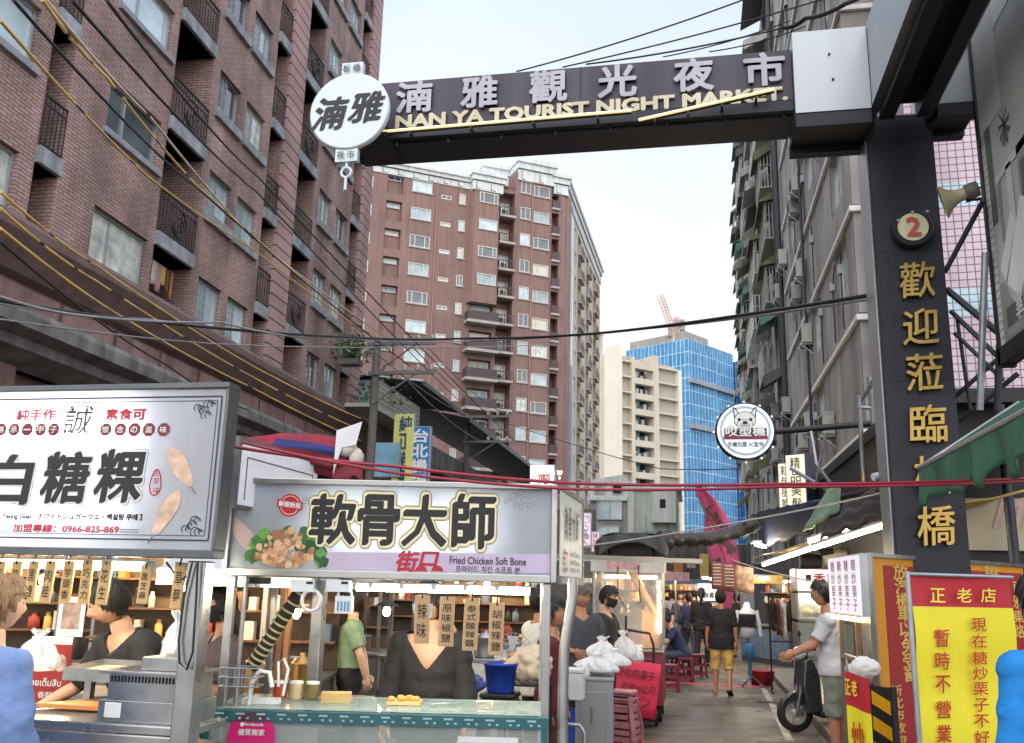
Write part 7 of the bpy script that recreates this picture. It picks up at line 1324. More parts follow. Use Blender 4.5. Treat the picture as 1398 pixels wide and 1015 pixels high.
b = MB(); b.tube([(-.02, 0, q.z+.005), (Wb+.03, 0, q.z+.005)], .012, 8); b.tube([(-.012, .0, 0), (-.012, .0, q.z+.02)], .016, 8); b.lathe([(.16, 0), (.15, .03), (.02, .04)], 16, 0, (-.012, 0, 0)); b.build('pole', GALV, T)
def nl(s, x, y, w_, h_): return it(s, x, y, w_, h_, .012, .08, PN, an)
letters(T, [nl(ch, x, 813, 20, 19) for ch, x in zip('正老店', (1276, 1312, 1345))], mat('letter_yellow', rgb(232, 220, 70), .5), -.026)
letters(T, [nl(ch, 1332+.03*(y-853), y, 20, 18) for ch, y in zip('現在糖炒栗子不好', (853, 875, 898, 919, 940, 962, 984, 1006))]+[nl(ch, 1282+.02*(y-870), y, 20, 24) for ch, y in zip('暫時不營業', (871, 902, 934, 968, 1001))], mat('letter_red', rgb(176, 34, 30), .5), -.026, 'red_lettering')
q = dep(1153, 916, 6.3); q1 = dep(1187, 924, 6.05); af = heading(q, q1); T = root('small_flag', 'small yellow and red shop flag leaning beside the striped barricade', 'flag', (q.x, q.y, 0), af); Wf = (q1-q).xy.length; z_ = q.z
b = MB(); b.grid(lambda u, v: Vector((Wf*u, .01*math.sin(u*6), z_-.22*v-.03*u)), 6, 3, 0); b.grid(lambda u, v: Vector((Wf*u, .01*math.sin(u*6), z_-.22-.7*v-.03*u)), 6, 6, 1); b.build('cloth', [BRE, BYE], T); b = MB(); b.tube([(0, .01, 0), (0, .01, z_+.03)], .01, 6); b.build('pole', GALV, T)
letters(T, [('正', .05, z_-.1, .06, .1, .02), ('老', .12, z_-.1, .06, .1, .02)], MATS['letter_yellow'], -.02); letters(T, [('炒', Wf*.5, z_-.42, .13, .2, .02)], MATS['letter_red'], -.02, 'red_lettering')
q = dep(1188, 936, 6.5); q1 = dep(1213, 938, 6.35); T = root('striped_barricade', 'black and yellow striped barricade plate in front of the notice board', 'barricade', (q.x, q.y, 0), heading(q, q1)); Wd = (q1-q).xy.length+.02; b = MB(); b.box(0, 0, 0, Wd, .03, q.z, 0); b.box(-.015, -.01, 0, -.001, .04, q.z+.01, 0); b.box(Wd+.001, -.01, 0, Wd+.015, .04, q.z+.01, 0)
for k in range(7): z = q.z-.12-.17*k; b.add([(.01, -.003, z), (Wd-.01, -.003, z-.06), (Wd-.01, -.003, z+.03), (.01, -.003, z+.09)], [(0, 1, 2, 3)], 1)
b.build('plate', [BLACKM, mat('reflective_yellow', rgb(226, 168, 24), .4)], T)
# deeper right side: mannequin, clothes, fan, tub, boxes
p = on_z(1022, 925); T = root('shop_mannequin', 'white headless mannequin torso with a dark top on a stand', 'mannequin', (p.x-.05, 20, 0)); b = MB(); b.lathe([(.02, .86), (.15, .88), (.13, 1.05), (.16, 1.25), (.17, 1.38), (.07, 1.46), (.05, 1.56), (.0, 1.57)], 18); b.build('torso', WHITE, T); b = MB(); b.lathe([(.152, 1.08), (.172, 1.24), (.178, 1.32), (.165, 1.34)], 18, 0, (0, 0, 0), None, True, False); b.build('dark_top', DARK, T); b = MB(); b.tube([(0, 0, 0), (0, 0, .86)], .02, 8); b.lathe([(.2, 0), (.18, .03), (.02, .04)], 16); b.build('stand', STEELD, T)
for s_ in (-1, 1): b = MB(); b.tube([(s_*.17, 0, 1.4), (s_*.23, 0, 1.15), (s_*.25, -.02, .9)], [.055, .045, .03], 10); b.build('arm', WHITE, T)
T = root('tower_fan', 'blue pedestal fan on a tripod beside the red tub', 'fan', (1.05, 18.6, 0)); b = MB(); b.lathe([(.07, .55), (.1, .6), (.1, .78), (.07, .82)], 16); b.tube([(0, 0, .2), (0, 0, .56)], .03, 10); b.build('fan_body', mat('fan_blue', rgb(60, 130, 176), .4), T)
for k in range(3): a_ = k*2.1; b = MB(); b.tube([(0, 0, .25), (.3*math.cos(a_), .3*math.sin(a_), .01)], .014, 6); b.build('leg', STEELD, T)
p = (1.32, 19.6, 0); b = MB(); b.lathe([(.02, 0), (.2, 0), (.25, .26), (.27, .27), (.24, .26), (.19, .02), (.02, .02)], 20, 0, (0, 0, 0), None, True, False); b.build('red_tub', mat('tub_red', rgb(176, 40, 56), .5), None, p, label='red plastic tub on the ground beside the blue pedestal fan', cat='tub')
T = root('clothes_rack', 'dark clothes rack with hanging bags and clothes right of the mannequin', 'clothes rack', (1.75, 18.2, 0)); b = MB()
for x in (-.35, .4): b.tube([(x, 0, 0), (x, 0, 1.75)], .016, 8); b.tube([(x, -.25, .02), (x, .25, .02)], .016, 8)
b.tube([(-.35, 0, 1.7), (.4, 0, 1.7)], .016, 8); b.tube([(-.35, 0, .9), (.4, 0, .9)], .012, 8); b.build('frame', BLACKM, T)
for k in range(7):
    x = -.3+.1*k; b = MB(); m = [8, 5, 3, 8, 6, 1, 8][k]; b.grid(lambda u, v: Vector((x+.03*math.sin(u*9+k), -.18+.36*u, 1.66-(.08*abs(u-.5)*2)-(.5+.08*(k % 3))*v)), 8, 5); b.build('garment', GM[m], T, solid=.02)
for i, (x, y, z, m, l) in enumerate(((2.3, 17.4, 0, 5, 'lowest'), (2.32, 17.4, .36, 5, 'second'), (2.28, 17.42, .72, 1, 'third'), (2.3, 17.4, 1.08, 5, 'topmost'))):
    b = MB(); b.box(-.25, -.2, 0, .25, .2, .34); b.box(-.25, -.205, .15, .25, -.2005, .19, 1); b.build('cardboard_box', [GM[m] if m != 5 else mat('cardboard', rgb(160, 120, 80), .85, 0, .12, 4), GM[3]], None, (x, y, z), bevel=.006, label=l+' cardboard box in the stack behind the glass case cart', cat='box', group='stacked cardboard boxes')
for i, (x, y, Y, l) in enumerate(((250, 800, 6.6, 'warm bulb hanging behind the right post of the left stall'), (60, 792, 6.3, 'warm bulb hanging above the clear bag on the left'), (528, 835, 8.6, 'warm bulb hanging between the green shirt and the loose black shirt'), (665, 800, 8.8, 'warm bulb hanging above the electric fan'), (405, 838, 8.0, 'warm bulb hanging behind the ribbed pipe'))):
    q = on_y(x, y, Y); T = root('hanging_bulb', l, 'lamp', q, 0, 'warm bulbs hanging in the stalls'); b = MB(); b.ell((0, 0, 0), .035, .035, .045, 14, 10); b.build('bulb', glow('hanging_bulb_glow', (1, .68, .34, 1), 60), T)
    b = MB(); b.lathe([(.02, .04), (.024, .05), (.024, .085), (.01, .095)], 12); b.tube([(0, 0, .09), (0, 0, .6)], .006, 6); b.lathe([(.12, .05), (.03, .1)], 16, 0, (0, 0, 0), None, True, False); b.build('socket', BLACKM, T)
# litter on the alley floor, washing on the brick block
b = MB()
for k in range(60):
    x, y = random.uniform(-.3, 1.5), random.uniform(9, 26); a = random.uniform(0, 6); s_ = random.uniform(.012, .04); M_ = Matrix.Rotation(a, 3, 'Z')
    b.obox((x, y, .006), s_*2, s_, .004, M_, k % 3)
b.build('litter', [GM[3], GM[5], GM[2]], None, kind='stuff')
for i, (u_, f_, l) in enumerate(((-15.4, 7.75, 'washing hung on the lowest wide balcony of the brick block'),)):
    q = PG+dB*u_+Vector((dB.y*-.3, dB.x*.3, 0)); b = MB()
    b.tube([(-.7, 0, 2.0), (.7, 0, 2.0)], .012, 6, 0)
    for k in range(6): x = -.6+.22*k; hh = .5+.25*((k*7) % 3)/2; b.grid(lambda u, v: Vector((x+.19*u, .02*math.sin(u*9+k), 1.99-hh*v)), 5, 4, 1+(k*3+i) % 7)
    b.build('washing', [GALV]+GM, None, (q.x, q.y, f_), math.atan2(dB.y, dB.x), label=l, cat='washing', group='washing on the balconies', solid=.006)
# dark fronts that close the alley sides behind the stalls
b = MB(); b.box(0, 0, 0, .3, 40, 3.2); b.build('shutter_wall', LOW, None, (3.75, 26, 0), label='dark ground floor shutter wall on the right of the alley', cat='wall')
b = MB(); b.box(0, 0, 0, 10.6, .3, 3.4); b.box(2, -.04, 1, 5, -.002, 2.6, 1); b.build('stall_back_wall', [LOW, GM[5]], None, (-12.6, 19.5, 0), label='dark wall behind the left hand stalls', cat='wall')
b = MB(); b.box(0, 0, 0, 7, .3, 4.6); [b.box(.3+.8*k, -.05-.01*(k % 3), 2.2+.3*(k % 4), .85+.8*k, -.002, 2.8+.3*(k % 5), 1+(k*5) % 9) for k in range(8)]; [b.box(.1+1.4*k, -.03, 0, 1.3+1.4*k, -.002, 2.0, 4) for k in range(5)]; b.build('alley_end_front', [LOW]+GM, None, (-3, 60, 0), label='dark shop fronts with small coloured signs at the far end of the alley', cat='shop front')
# ================= people =================
import numpy as np
def skinmat(n_, c): return mat(n_, c, .5, 0, .08, 9, .08, 90)
SKIN = [skinmat('skin_warm', rgb(206, 158, 130)), skinmat('skin_tan', rgb(176, 126, 98)), skinmat('skin_fair', rgb(220, 178, 152))]
LIPS = mat('lips', rgb(166, 92, 84), .45); EYEW = mat('eye_white', rgb(210, 206, 200), .3); HAIRB = mat('hair_black', rgb(26, 24, 26), .45, 0, .25, 40, .3, 90); HAIRL = mat('hair_light_brown', rgb(150, 118, 84), .5, 0, .25, 30, .3, 90); HAIRG = mat('hair_grey', rgb(96, 92, 90), .5, 0, .25, 40, .3, 90); HAIRD = mat('hair_dark_brown', rgb(52, 40, 36), .45, 0, .25, 40, .3, 90)
_cl = {}
def cloth(n_, c, bump=.25): return mat('cloth_'+n_, c, .85, 0, .1, 5, bump, 22)
def _head(b, M, c):
    def f(q):
        x, y, z = q; fr = max(0, -y/.095)
        if z < -.02: k = min(1, (-.02-z)/.1); x *= 1-.36*k**1.3; y = y*(1-.12*k)-(.012*k*fr)
        g = lambda dx, dz, sx_, sz: math.exp(-((x-dx)/sx_)**2-((z-dz)/sz)**2)*(fr > .35)
        y += -.024*g(0, -.02, .012, .022)-.01*g(0, .005, .009, .03)+.009*(g(.031, .014, .018, .014)+g(-.031, .014, .018, .014))-.004*g(0, .04, .05, .012)-.006*g(0, -.056, .022, .012)-.008*g(0, -.095, .022, .016)
        return Vector((x, y, z))
    b.ell(c, .076, .096, .118, 32, 24, 0, M, f)
    for s_ in (-1, 1):
        b.ell(c+M@Vector((s_*.077, .01, -.002)), .01, .018, .03, 10, 7, 0, M); b.ell(c+M@Vector((s_*.031, -.083, .013)), .0125, .006, .0065, 10, 7, 2, M); b.ell(c+M@Vector((s_*.031, -.0875, .013)), .0058, .003, .0058, 8, 6, 3, M); b.ell(c+M@Vector((s_*.031, -.088, .036)), .018, .005, .0035, 10, 5, 3, M)
    b.ell(c+M@Vector((0, -.0935, -.056)), .021, .006, .0065, 12, 7, 1, M)
def _hair(b, M, c, style, vox=.016):
    vs, fs = [], []; seg, ring = 36, 26
    for i in range(ring+1):
        t = math.pi*i/ring
        for k in range(seg):
            a = 2*math.pi*k/seg; d = Vector((math.sin(t)*math.cos(a), math.sin(t)*math.sin(a), math.cos(t))); n_ = noise.noise(d*5)*.006+noise.noise(d*14)*.006; th = .016+(.008 if d.z > .4 else 0)
            if d.z < -.1 and d.y > 0: th *= .7
            vs.append(Vector((d.x*(.076+th+n_), d.y*(.096+th+n_), d.z*(.118+th+n_*1.3))))
    for i in range(ring):
        for k in range(seg):
            f = (i*seg+k, (i+1)*seg+k, (i+1)*seg+(k+1) % seg, i*seg+(k+1) % seg); q = sum((vs[j] for j in f), Vector())/4; fy = -q.y/.11
            lim = .062 if fy > .55 else (.062-(.55-fy)*.2 if fy > .1 else (-.028+.02*(fy+.25) if fy > -.2 else -.098))
            if style in ('long', 'pony', 'bob'): lim = lim if fy > .3 else min(lim, -.06 if fy > 0 else -.12)
            lim += .008*math.sin(k*2.7)
            if q.z > lim: fs.append(f)
    b.add([c+M@v for v in vs], fs, 0, True)
    if vox < .02:                             # locks combed down from the crown
        rl = random.Random(int(abs(c.z)*1e4)+len(style))
        for k in range(230):
            a = rl.uniform(0, 2*math.pi); fy = -math.sin(a); t1 = (1.05 if fy > .4 else 1.35 if fy > -.1 else 2.15)*rl.uniform(.75, 1.03); t0 = t1*rl.uniform(.1, .5); pts = []; da = rl.uniform(-.35, .35)
            for j in range(5): t = t0+(t1-t0)*j/4; aa = a+da*j/4; l_ = 1+(.2+.05*rl.random())*(1 if j < 4 else .97); pts.append(c+M@Vector((math.sin(t)*math.cos(aa)*(.076*l_+.004), math.sin(t)*math.sin(aa)*(.096*l_+.003), math.cos(t)*(.118*l_+.004))))
            b.tube(pts, [.004, .0065, .006, .0045, .0015], 4, 0, False)
    if style == 'pony': b.tube([c+M@Vector(q) for q in ((0, .1, .04), (0, .15, .0), (0, .15, -.12), (.01, .13, -.26), (.01, .12, -.36))], [.03, .04, .036, .026, .008], 10)
    if style == 'bun': b.ell(c+M@Vector((0, .12, .02)), .05, .045, .045, 16, 10, 0, M, lambda q: q*(1+.15*noise.noise(q*40)))
    if style in ('long', 'bob'):
        L = .34 if style == 'long' else .16
        for s_ in (-.07, -.035, 0, .035, .07): b.tube([c+M@Vector((s_, .06-abs(s_)*.5, 0)), c+M@Vector((s_*1.15, .09-abs(s_)*.6, -.1)), c+M@Vector((s_*1.2, .085-abs(s_)*.5, -.1-L*.5)), c+M@Vector((s_*1.05, .08-abs(s_)*.4, -.1-L))], [.04, .042, .036, .015], 9)
def _hand(b, w_, d, nrm, side, curl=.5):
    d = Vector(d).normalized(); nrm = Vector(nrm); nrm = (nrm-d*nrm.dot(d)).normalized(); sd_ = d.cross(nrm)*side; M = Matrix((sd_, nrm, d)).transposed()
    b.ell(Vector(w_)+d*.048, .04, .016, .055, 12, 8, 0, M)
    for k, (off, ln) in enumerate(((-.03, .062), (-.01, .075), (.01, .08), (.03, .072))):
        p = Vector(w_)+d*.088+sd_*off; pts = [p]; a = 0
        for j in range(3): a += curl*(.55+.1*k*.3); p = p+(d*math.cos(a)+nrm*math.sin(a))*ln*(.42, .32, .26)[j]; pts.append(p)
        b.tube(pts, [.0095, .009, .0082, .006], 7)
    p = Vector(w_)+d*.025+sd_*.035; b.tube([p, p+(sd_*.7+d*.75+nrm*.25)*.032, p+(sd_*.75+d*1.5+nrm*.7)*.036, p+(sd_*.6+d*2.1+nrm*1.1)*.036], [.013, .011, .009, .006], 7)
def person(label, p, rz=0, h=1.7, lean=0, side=0, head=(0, 0, 0), aL=None, aR=None, lL=None, lR=None, hipz=None, top=None, sleeve=.6, loose=.02, bottom=None, leg=2.0, skin=0, hair=HAIRB, hstyle='short', shoe=None, mask=None, vox=.016, cat='person', group=None, hem=.84, neck=.03, vn=.035, curl=.5, w_=1.0, sandal=False, apron=None, fold=1.0):
    """figure facing local -y; arms and legs are (upper direction, lower direction)"""
    s = h/1.7; T = root('person', label, cat, p, rz, group); V = Vector
    aL = aL or ((.16, .0, -1), (.04, -.18, -1)); aR = aR or ((-.16, .0, -1), (-.04, -.18, -1)); lL = lL or ((.05, 0, -1), (.0, .02, -1)); lR = lR or ((-.05, 0, -1), (.0, .02, -1))
    hz = .90 if hipz is None else hipz/s; hip = V((0, 0, hz)); Rm = Matrix.Rotation(lean, 3, 'X') @ Matrix.Rotation(side, 3, 'Y')
    sp = lambda x, y, z: hip+Rm@V((x*w_, y, z-.90))
    b = MB()
    rings = [(.76, .10, .085), (.84, .155, .11), (.94, .165, .115), (1.05, .142, .1), (1.18, .15, .108), (1.3, .168, .112), (1.38, .165, .1), (1.44, .11, .078), (1.48, .062, .058), (1.56, .052, .055)]
    vs, fs = [], []; n = 20
    for z, rx, ry in rings:
        for k in range(n): a = 2*math.pi*k/n; vs.append(sp(rx*math.cos(a), ry*math.sin(a), z))
    for i in range(len(rings)-1):
        for k in range(n): fs.append((i*n+k, i*n+(k+1) % n, (i+1)*n+(k+1) % n, (i+1)*n+k))
    b.add(vs, fs+[tuple(range(n))[::-1], tuple((len(rings)-1)*n+k for k in range(n))])
    bones = [('torso', sp(0, 0, .9), sp(0, 0, 1.42), .15), ('neck', sp(0, 0, 1.49), sp(0, 0, 1.58), .055)]; hands = []
    for sg, (u, f) in ((1, aL), (-1, aR)):
        sh = sp(sg*.172, 0, 1.395); el = sh+V(u).normalized()*.275; wr = el+V(f).normalized()*.235
        b.ell(sh, .066, .062, .066); b.tube([sh, sh.lerp(el, .4), el], [.056, .05, .041], 12); b.ell(el, .042, .042, .042); b.tube([el, el.lerp(wr, .35), wr], [.042, .04, .027], 12); b.ell(wr, .027, .025, .028)
        b.tube([sp(0, 0, 1.4), sh], [.075, .062], 12); bones += [('uarm', sh, el, .05), ('farm', el, wr, .036)]; hands.append((wr, V(f), sg))
    feet = []
    for sg, (u, f) in ((1, lL), (-1, lR)):
        hp = sp(sg*.088, 0, .88) if hipz is None else hip+V((sg*.09*w_, 0, -.0)); kn = hp+V(u).normalized()*.42; an = kn+V(f).normalized()*.40
        b.ell(hp, .088, .09, .1); b.tube([hp, hp.lerp(kn, .45), kn], [.09, .074, .054], 14); b.ell(kn, .056, .056, .056); b.tube([kn, kn.lerp(an, .3), an], [.054, .056, .036], 12)
        fd = V(f).normalized(); fw = V((sg*.15, -1, 0)); fw = (fw-fd*fw.dot(fd)).normalized() if abs(fd.z) < .86 else fw.normalized(); toe = an+fw*.16+fd*.045; heel = an-fw*.045+fd*.04
        b.tube([heel, an+fd*.03+fw*.03, toe], [.036, .044, .032], 12); b.ell(an, .04, .042, .04); b.ell(toe, .036, .036, .026); bones += [('thigh', hp, kn, .075), ('shin', kn, an, .045), ('foot', heel, toe, .04)]; feet.append((heel, toe, fd, fw))
    me = bpy.data.meshes.new('b'); me.from_pydata(b.v, [], b.f); o = bpy.data.objects.new('b', me); COL.objects.link(o)
    r_ = o.modifiers.new('r', 'REMESH'); r_.mode = 'VOXEL'; r_.voxel_size = vox; sm = o.modifiers.new('s', 'SMOOTH'); sm.iterations = 5; sm.factor = .5
    dg = bpy.context.evaluated_depsgraph_get(); bm_ = bpy.data.meshes.new_from_object(o.evaluated_get(dg)); bpy.data.objects.remove(o); bpy.data.meshes.remove(me)
    nv = len(bm_.vertices); co = np.empty(nv*3); bm_.vertices.foreach_get('co', co); co = co.reshape(-1, 3); nr = np.empty(nv*3); bm_.vertices.foreach_get('normal', nr); nr = nr.reshape(-1, 3)
    polys = [tuple(q.vertices) for q in bm_.polygons]; pc_ = np.array([co[list(q)].mean(0) for q in polys]); bpy.data.meshes.remove(bm_)
    best = np.full(len(polys), 9.0); lab = np.zeros(len(polys), int); tt = np.zeros(len(polys))
    for i, (nm, a, c, r) in enumerate(bones):
        a_, c_ = np.array(a), np.array(c); d = c_-a_; t = np.clip(((pc_-a_)@d)/(d@d), 0, 1); ds = np.linalg.norm(pc_-(a_+t[:, None]*d), axis=1)/r
        m_ = ds < best; best[m_] = ds[m_]; lab[m_] = i; tt[m_] = t[m_]
    names = [bn[0] for bn in bones]; up = np.array(Rm@V((0, 0, 1))); zs = (pc_-np.array(hip))@up+.90
    nm_ = np.array(names)[lab]
    rel = pc_-np.array(hip); ax = np.array(Rm@V((1, 0, 0))); ay = np.array(Rm@V((0, 1, 0))); dx_ = rel@ax; dy_ = rel@ay; rad = np.hypot(dx_, dy_*1.1)
    open_ = (zs > 1.42) & (rad < .068+neck*.3) | ((dy_ < 0) & (zs > 1.43-vn) & (np.abs(dx_) < (zs-(1.43-vn))*(.75 if vn > .1 else 1.6)))
    istop = ((nm_ == 'torso') & (zs > hem) & ~open_) | ((nm_ == 'uarm') & (tt < sleeve)) | ((nm_ == 'farm') & (sleeve > 1) & (tt < sleeve-1)) | ((nm_ == 'thigh') & (zs > hem) & (hipz is None)) | ((nm_ == 'neck') & (zs < 1.47) & ~open_)
    isbot = ((nm_ == 'torso') & (zs < 1.04)) | ((nm_ == 'thigh') & (tt < leg)) | ((nm_ == 'shin') & (tt < leg-1))
    B = MB(); sc = lambda a: [V(x)*s for x in a]
    fm = np.where(nm_ == 'foot', 4, 0) if shoe else np.zeros(len(polys), int)
    B.v = [tuple(x*s) for x in co]; B.f = [list(q) for q in polys]; B.m = [int(x) for x in fm]; B.sm = [True]*len(polys)
    for wr, f, sg in hands:
        H = MB(); inw = V((-sg*1.0, -.35, 0)); _hand(H, wr, f, inw, sg, curl); B.add([V(x)*s for x in H.v], H.f, 0, True)
    Mh = Rm @ Matrix.Rotation(head[0], 3, 'Z') @ Matrix.Rotation(head[1], 3, 'X') @ Matrix.Rotation(head[2], 3, 'Y'); hc = sp(0, -.012, 1.585)+Mh@V((0, -.012, .085))
    H = MB(); _head(H, Mh, hc); k0 = len(B.v); B.v += [tuple(V(x)*s) for x in H.v]; B.f += [[i+k0 for i in f] for f in H.f]; B.m += H.m; B.sm += H.sm
    B.build('body', [SKIN[skin], LIPS, EYEW, HAIRB, shoe or SKIN[skin]], T)
    def shell(mask_, m, nm, th, flare=0, z0=0):
        idx = [i for i in range(len(polys)) if mask_[i]]
        if not idx: return
        used = {}; vs = []; fs = []
        for i in idx:
            f = []
            for v in polys[i]:
                if v not in used:
                    used[v] = len(vs); c = V(co[v]); n3 = V(nr[v]); wv = noise.noise(c*11+V((p[0], p[1], 0)))*.5+noise.noise(V((c.x*5, c.y*5, c.z*16)))*.5; d = th*(1+.45*wv)+fold*.02*max(0, .55-abs(noise.noise(V((c.x*9+p[0], c.y*9, c.z*6+c.x*7))))*2.4)+fold*.006*max(0, .5-abs(noise.noise(V((c.x*9+c.z*7, c.y*11+p[1], c.z*9-c.x*8))))*2.5)
                    if flare: zz = (c-hip).dot(V(up))+.90; d += flare*max(0, min(1, (1.42-zz)/.5))*(.7+.6*wv)
                    vs.append((c+n3*d)*s)
                f.append(used[v])
            fs.append(f)
        ec = {}                                # even out the cut edge of the cloth
        for f in fs:
            for a_, b_ in zip(f, f[1:]+f[:1]): k = (min(a_, b_), max(a_, b_)); ec[k] = ec.get(k, 0)+1
        nb = {}
        for (a_, b_), c_ in ec.items():
            if c_ == 1: nb.setdefault(a_, []).append(b_); nb.setdefault(b_, []).append(a_)
        for _ in range(10):
            new = {v: vs[v]*.5+sum((vs[x] for x in l), V())*(.5/len(l)) for v, l in nb.items()}
            for v, x in new.items(): vs[v] = x
        q = MB(); q.add(vs, fs, 0, True); ob = q.build(nm, m, T); md = ob.modifiers.new('sm', 'SMOOTH'); md.iterations = 2; md.factor = .35; md = ob.modifiers.new('sd', 'SOLIDIFY'); md.thickness = .007; md.offset = -.5
    if bottom: shell(isbot, bottom, 'trousers' if leg > 1.6 else 'shorts', .012 if leg > 1.6 else .02)
    if top: shell(istop, top, 'shirt', .016, loose)
    if apron: shell((nm_ == 'torso') & (zs > .7) & (zs < 1.3) & ((pc_-np.array(hip))@np.array(Rm@V((0, -1, 0))) > .03), apron, 'apron', .05)
    H = MB(); _hair(H, Mh, hc, hstyle, vox); H.v = [tuple(V(x)*s) for x in H.v]; H.build('hair', hair, T)
    if mask:
        H = MB(); vv, ff = [], []
        for i in range(9):
            for k in range(13): a = -1.35+2.7*k/12; z = -.1+.11*i/8; rr = 1.08-.2*max(0, (-.04-z)/.06); vv.append((hc+Mh@V((.076*math.sin(a)*rr, -(.103+.012*math.cos(a)**6)*math.cos(a)*rr, z)))*s)
        for i in range(8):
            for k in range(12): ff.append((i*13+k, i*13+k+1, (i+1)*13+k+1, (i+1)*13+k))
        H.add(vv, ff, 0, True)
        for s_ in (-1, 1): H.tube([(hc+Mh@V((s_*.075, -.03, -.03)))*s, (hc+Mh@V((s_*.085, .02, .0)))*s], .003, 5)
        H.build('face_mask', mask, T, solid=.003)
    if sandal:
        for heel, toe, fd, fw in feet:
            H = MB(); c = (heel+toe)/2+fd*.035; x = fw; z = -fd; y = z.cross(x); H.obox(c*s, .27*s, .09*s, .02*s, Matrix((x, y, z)).transposed()); H.tube([(toe-fw*.02+y*.04)*s, (toe-fw*.05-fd*.035)*s, (toe-fw*.02-y*.04)*s], .008, 6); H.build('sandal', RUBBER, T, bevel=.006)
    return T
BK = cloth('black', rgb(34, 33, 36)); 
q = on_z(987, 948); person('man in a black T-shirt, mustard shorts and flip-flops walking away down the alley', (q.x, q.y, 0), math.pi-R(4), 1.70, lean=.03, top=BK, sleeve=.85, loose=.025, bottom=cloth('mustard', rgb(206, 172, 100)), leg=1.05, skin=1, hem=.78, lL=((.06, -.12, -1), (.02, .1, -1)), lR=((-.06, .02, -1), (-.02, .62, -1)), aL=((.22, .0, -1), (.08, -.1, -1)), aR=((-.22, .05, -1), (-.08, -.05, -1)), sandal=True, w_=1.08)
q = on_y(1134, 900, 10.3); person('man in a white T-shirt and grey green shorts holding the scooter handlebar', (q.x+.02, 10.3, .12), -math.pi/2-R(8), 1.70, lean=.06, top=cloth('white', rgb(196, 200, 206)), sleeve=.8, loose=.03, bottom=cloth('sage_grey', rgb(126, 136, 122)), leg=1.0, skin=1, hem=.86, aL=((.12, -.5, -.85), (-.02, -.9, -.42)), aR=((-.12, -.55, -.85), (.02, -.85, -.42)), lL=((.05, -.05, -1), (0, .03, -1)), lR=((-.05, .12, -1), (0, .12, -1)), sandal=True, head=(0, .05, 0))
q = on_y(166, 930, 5.1); person('seller in a black T-shirt bending over the counter of the left stall', (q.x+.1, 5.3, 0), -R(22), 1.76, lean=.42, side=-.05, top=BK, sleeve=.95, loose=.035, bottom=cloth('black_jeans', rgb(40, 42, 48)), skin=0, head=(-.55, .12, .12), aL=((.28, -.15, -1), (-.25, -.7, -.6)), aR=((-.42, -.35, -.9), (-.35, -.75, -.45)), neck=.03, vn=.045, w_=1.08, vox=.014, hair=HAIRB, curl=.7)
q = on_y(-6, 842, 3.95); person('customer in a denim blue blouse with light brown pinned up hair at the left edge', (q.x, 3.95, 0), math.pi-R(14), 1.68, top=cloth('denim_blue', rgb(108, 134, 182), .5), sleeve=1.6, loose=.055, bottom=cloth('pale_skirt', rgb(170, 166, 170)), skin=2, hair=HAIRL, hstyle='bun', fold=1.15, head=(-.15, .05, 0), aL=((.3, .02, -1), (.1, -.4, -1)), aR=((-.3, .02, -1), (-.05, -.4, -1)), vox=.014, neck=.02)
MSK = mat('black_mask', rgb(36, 36, 40), .8); MSB = mat('blue_mask', rgb(150, 186, 204), .8)
q = on_y(312, 868, 5.9); person('woman with a black mask in a grey top standing between the two front stalls', (q.x, 5.9, 0), -R(48), 1.66, lean=.05, top=cloth('taupe_grey', rgb(112, 100, 104)), sleeve=.9, loose=.03, bottom=BK, hair=HAIRB, hstyle='bob', mask=MSK, head=(-.1, .2, 0), aL=((.2, -.3, -1), (0, -.8, -.4)), aR=((-.2, -.3, -1), (0, -.8, -.3)), neck=.06)
q = on_y(584, 900, 6.2); person('seller in a loose black V-neck shirt and pale blue mask behind the glass counter', (q.x, 6.25, 0), R(8), 1.70, top=BK, sleeve=1.75, loose=.055, bottom=cloth('grey_jeans', rgb(88, 92, 98)), skin=0, hair=HAIRB, mask=MSB, head=(-.95, .1, 0), aL=((.2, -.05, -1), (.03, -.3, -1)), aR=((-.2, -.05, -1), (-.1, -.5, -1)), neck=.06, vn=.19, w_=1.12, hem=.80, vox=.014)
q = on_y(480, 880, 9.0); person('woman in a sage green T-shirt with a long ponytail, hands clasped behind her back', (q.x, 9.0, 0), -R(74), 1.64, top=cloth('sage_green', rgb(128, 158, 128)), sleeve=.75, loose=.015, bottom=BK, hair=HAIRD, hstyle='pony', skin=2, hem=1.0, aL=((.12, .42, -1), (-.22, .28, -1)), aR=((-.12, .42, -1), (.22, .28, -1)), head=(0, .1, 0))
q = on_y(434, 850, 12.4); person('person in a cyan T-shirt far behind the hanging tape ring', (q.x, 12.6, 0), math.pi, 1.62, top=cloth('cyan', rgb(64, 168, 186)), bottom=BK, vox=.02)
q = on_y(458, 830, 13.4); person('stall keeper in a cream top behind the woman in green', (q.x, 12.2, 0), -R(15), 1.68, top=cloth('cream', rgb(206, 190, 166)), bottom=BK, vox=.02, aR=((-.2, -.4, -1), (0, -.9, -.2)))
q = on_y(734, 870, 8.4); person('person in a loose white shirt behind the right post of the soft bone stall', (q.x, 8.5, 0), math.pi-R(50), 1.70, top=cloth('off_white', rgb(206, 208, 198)), sleeve=.95, loose=.06, bottom=BK, hem=.86, aL=((.35, -.3, -1), (.1, -.7, -.5)), skin=1)
q = on_y(746, 930, 7.9); person('person in dark red half hidden behind the right post of the soft bone stall', (q.x+.03, 8.0, 0), R(80), 1.6, top=cloth('dark_red', rgb(96, 36, 42)), sleeve=.5, bottom=cloth('dark_red_shorts', rgb(80, 34, 40)), leg=1.0, skin=1)
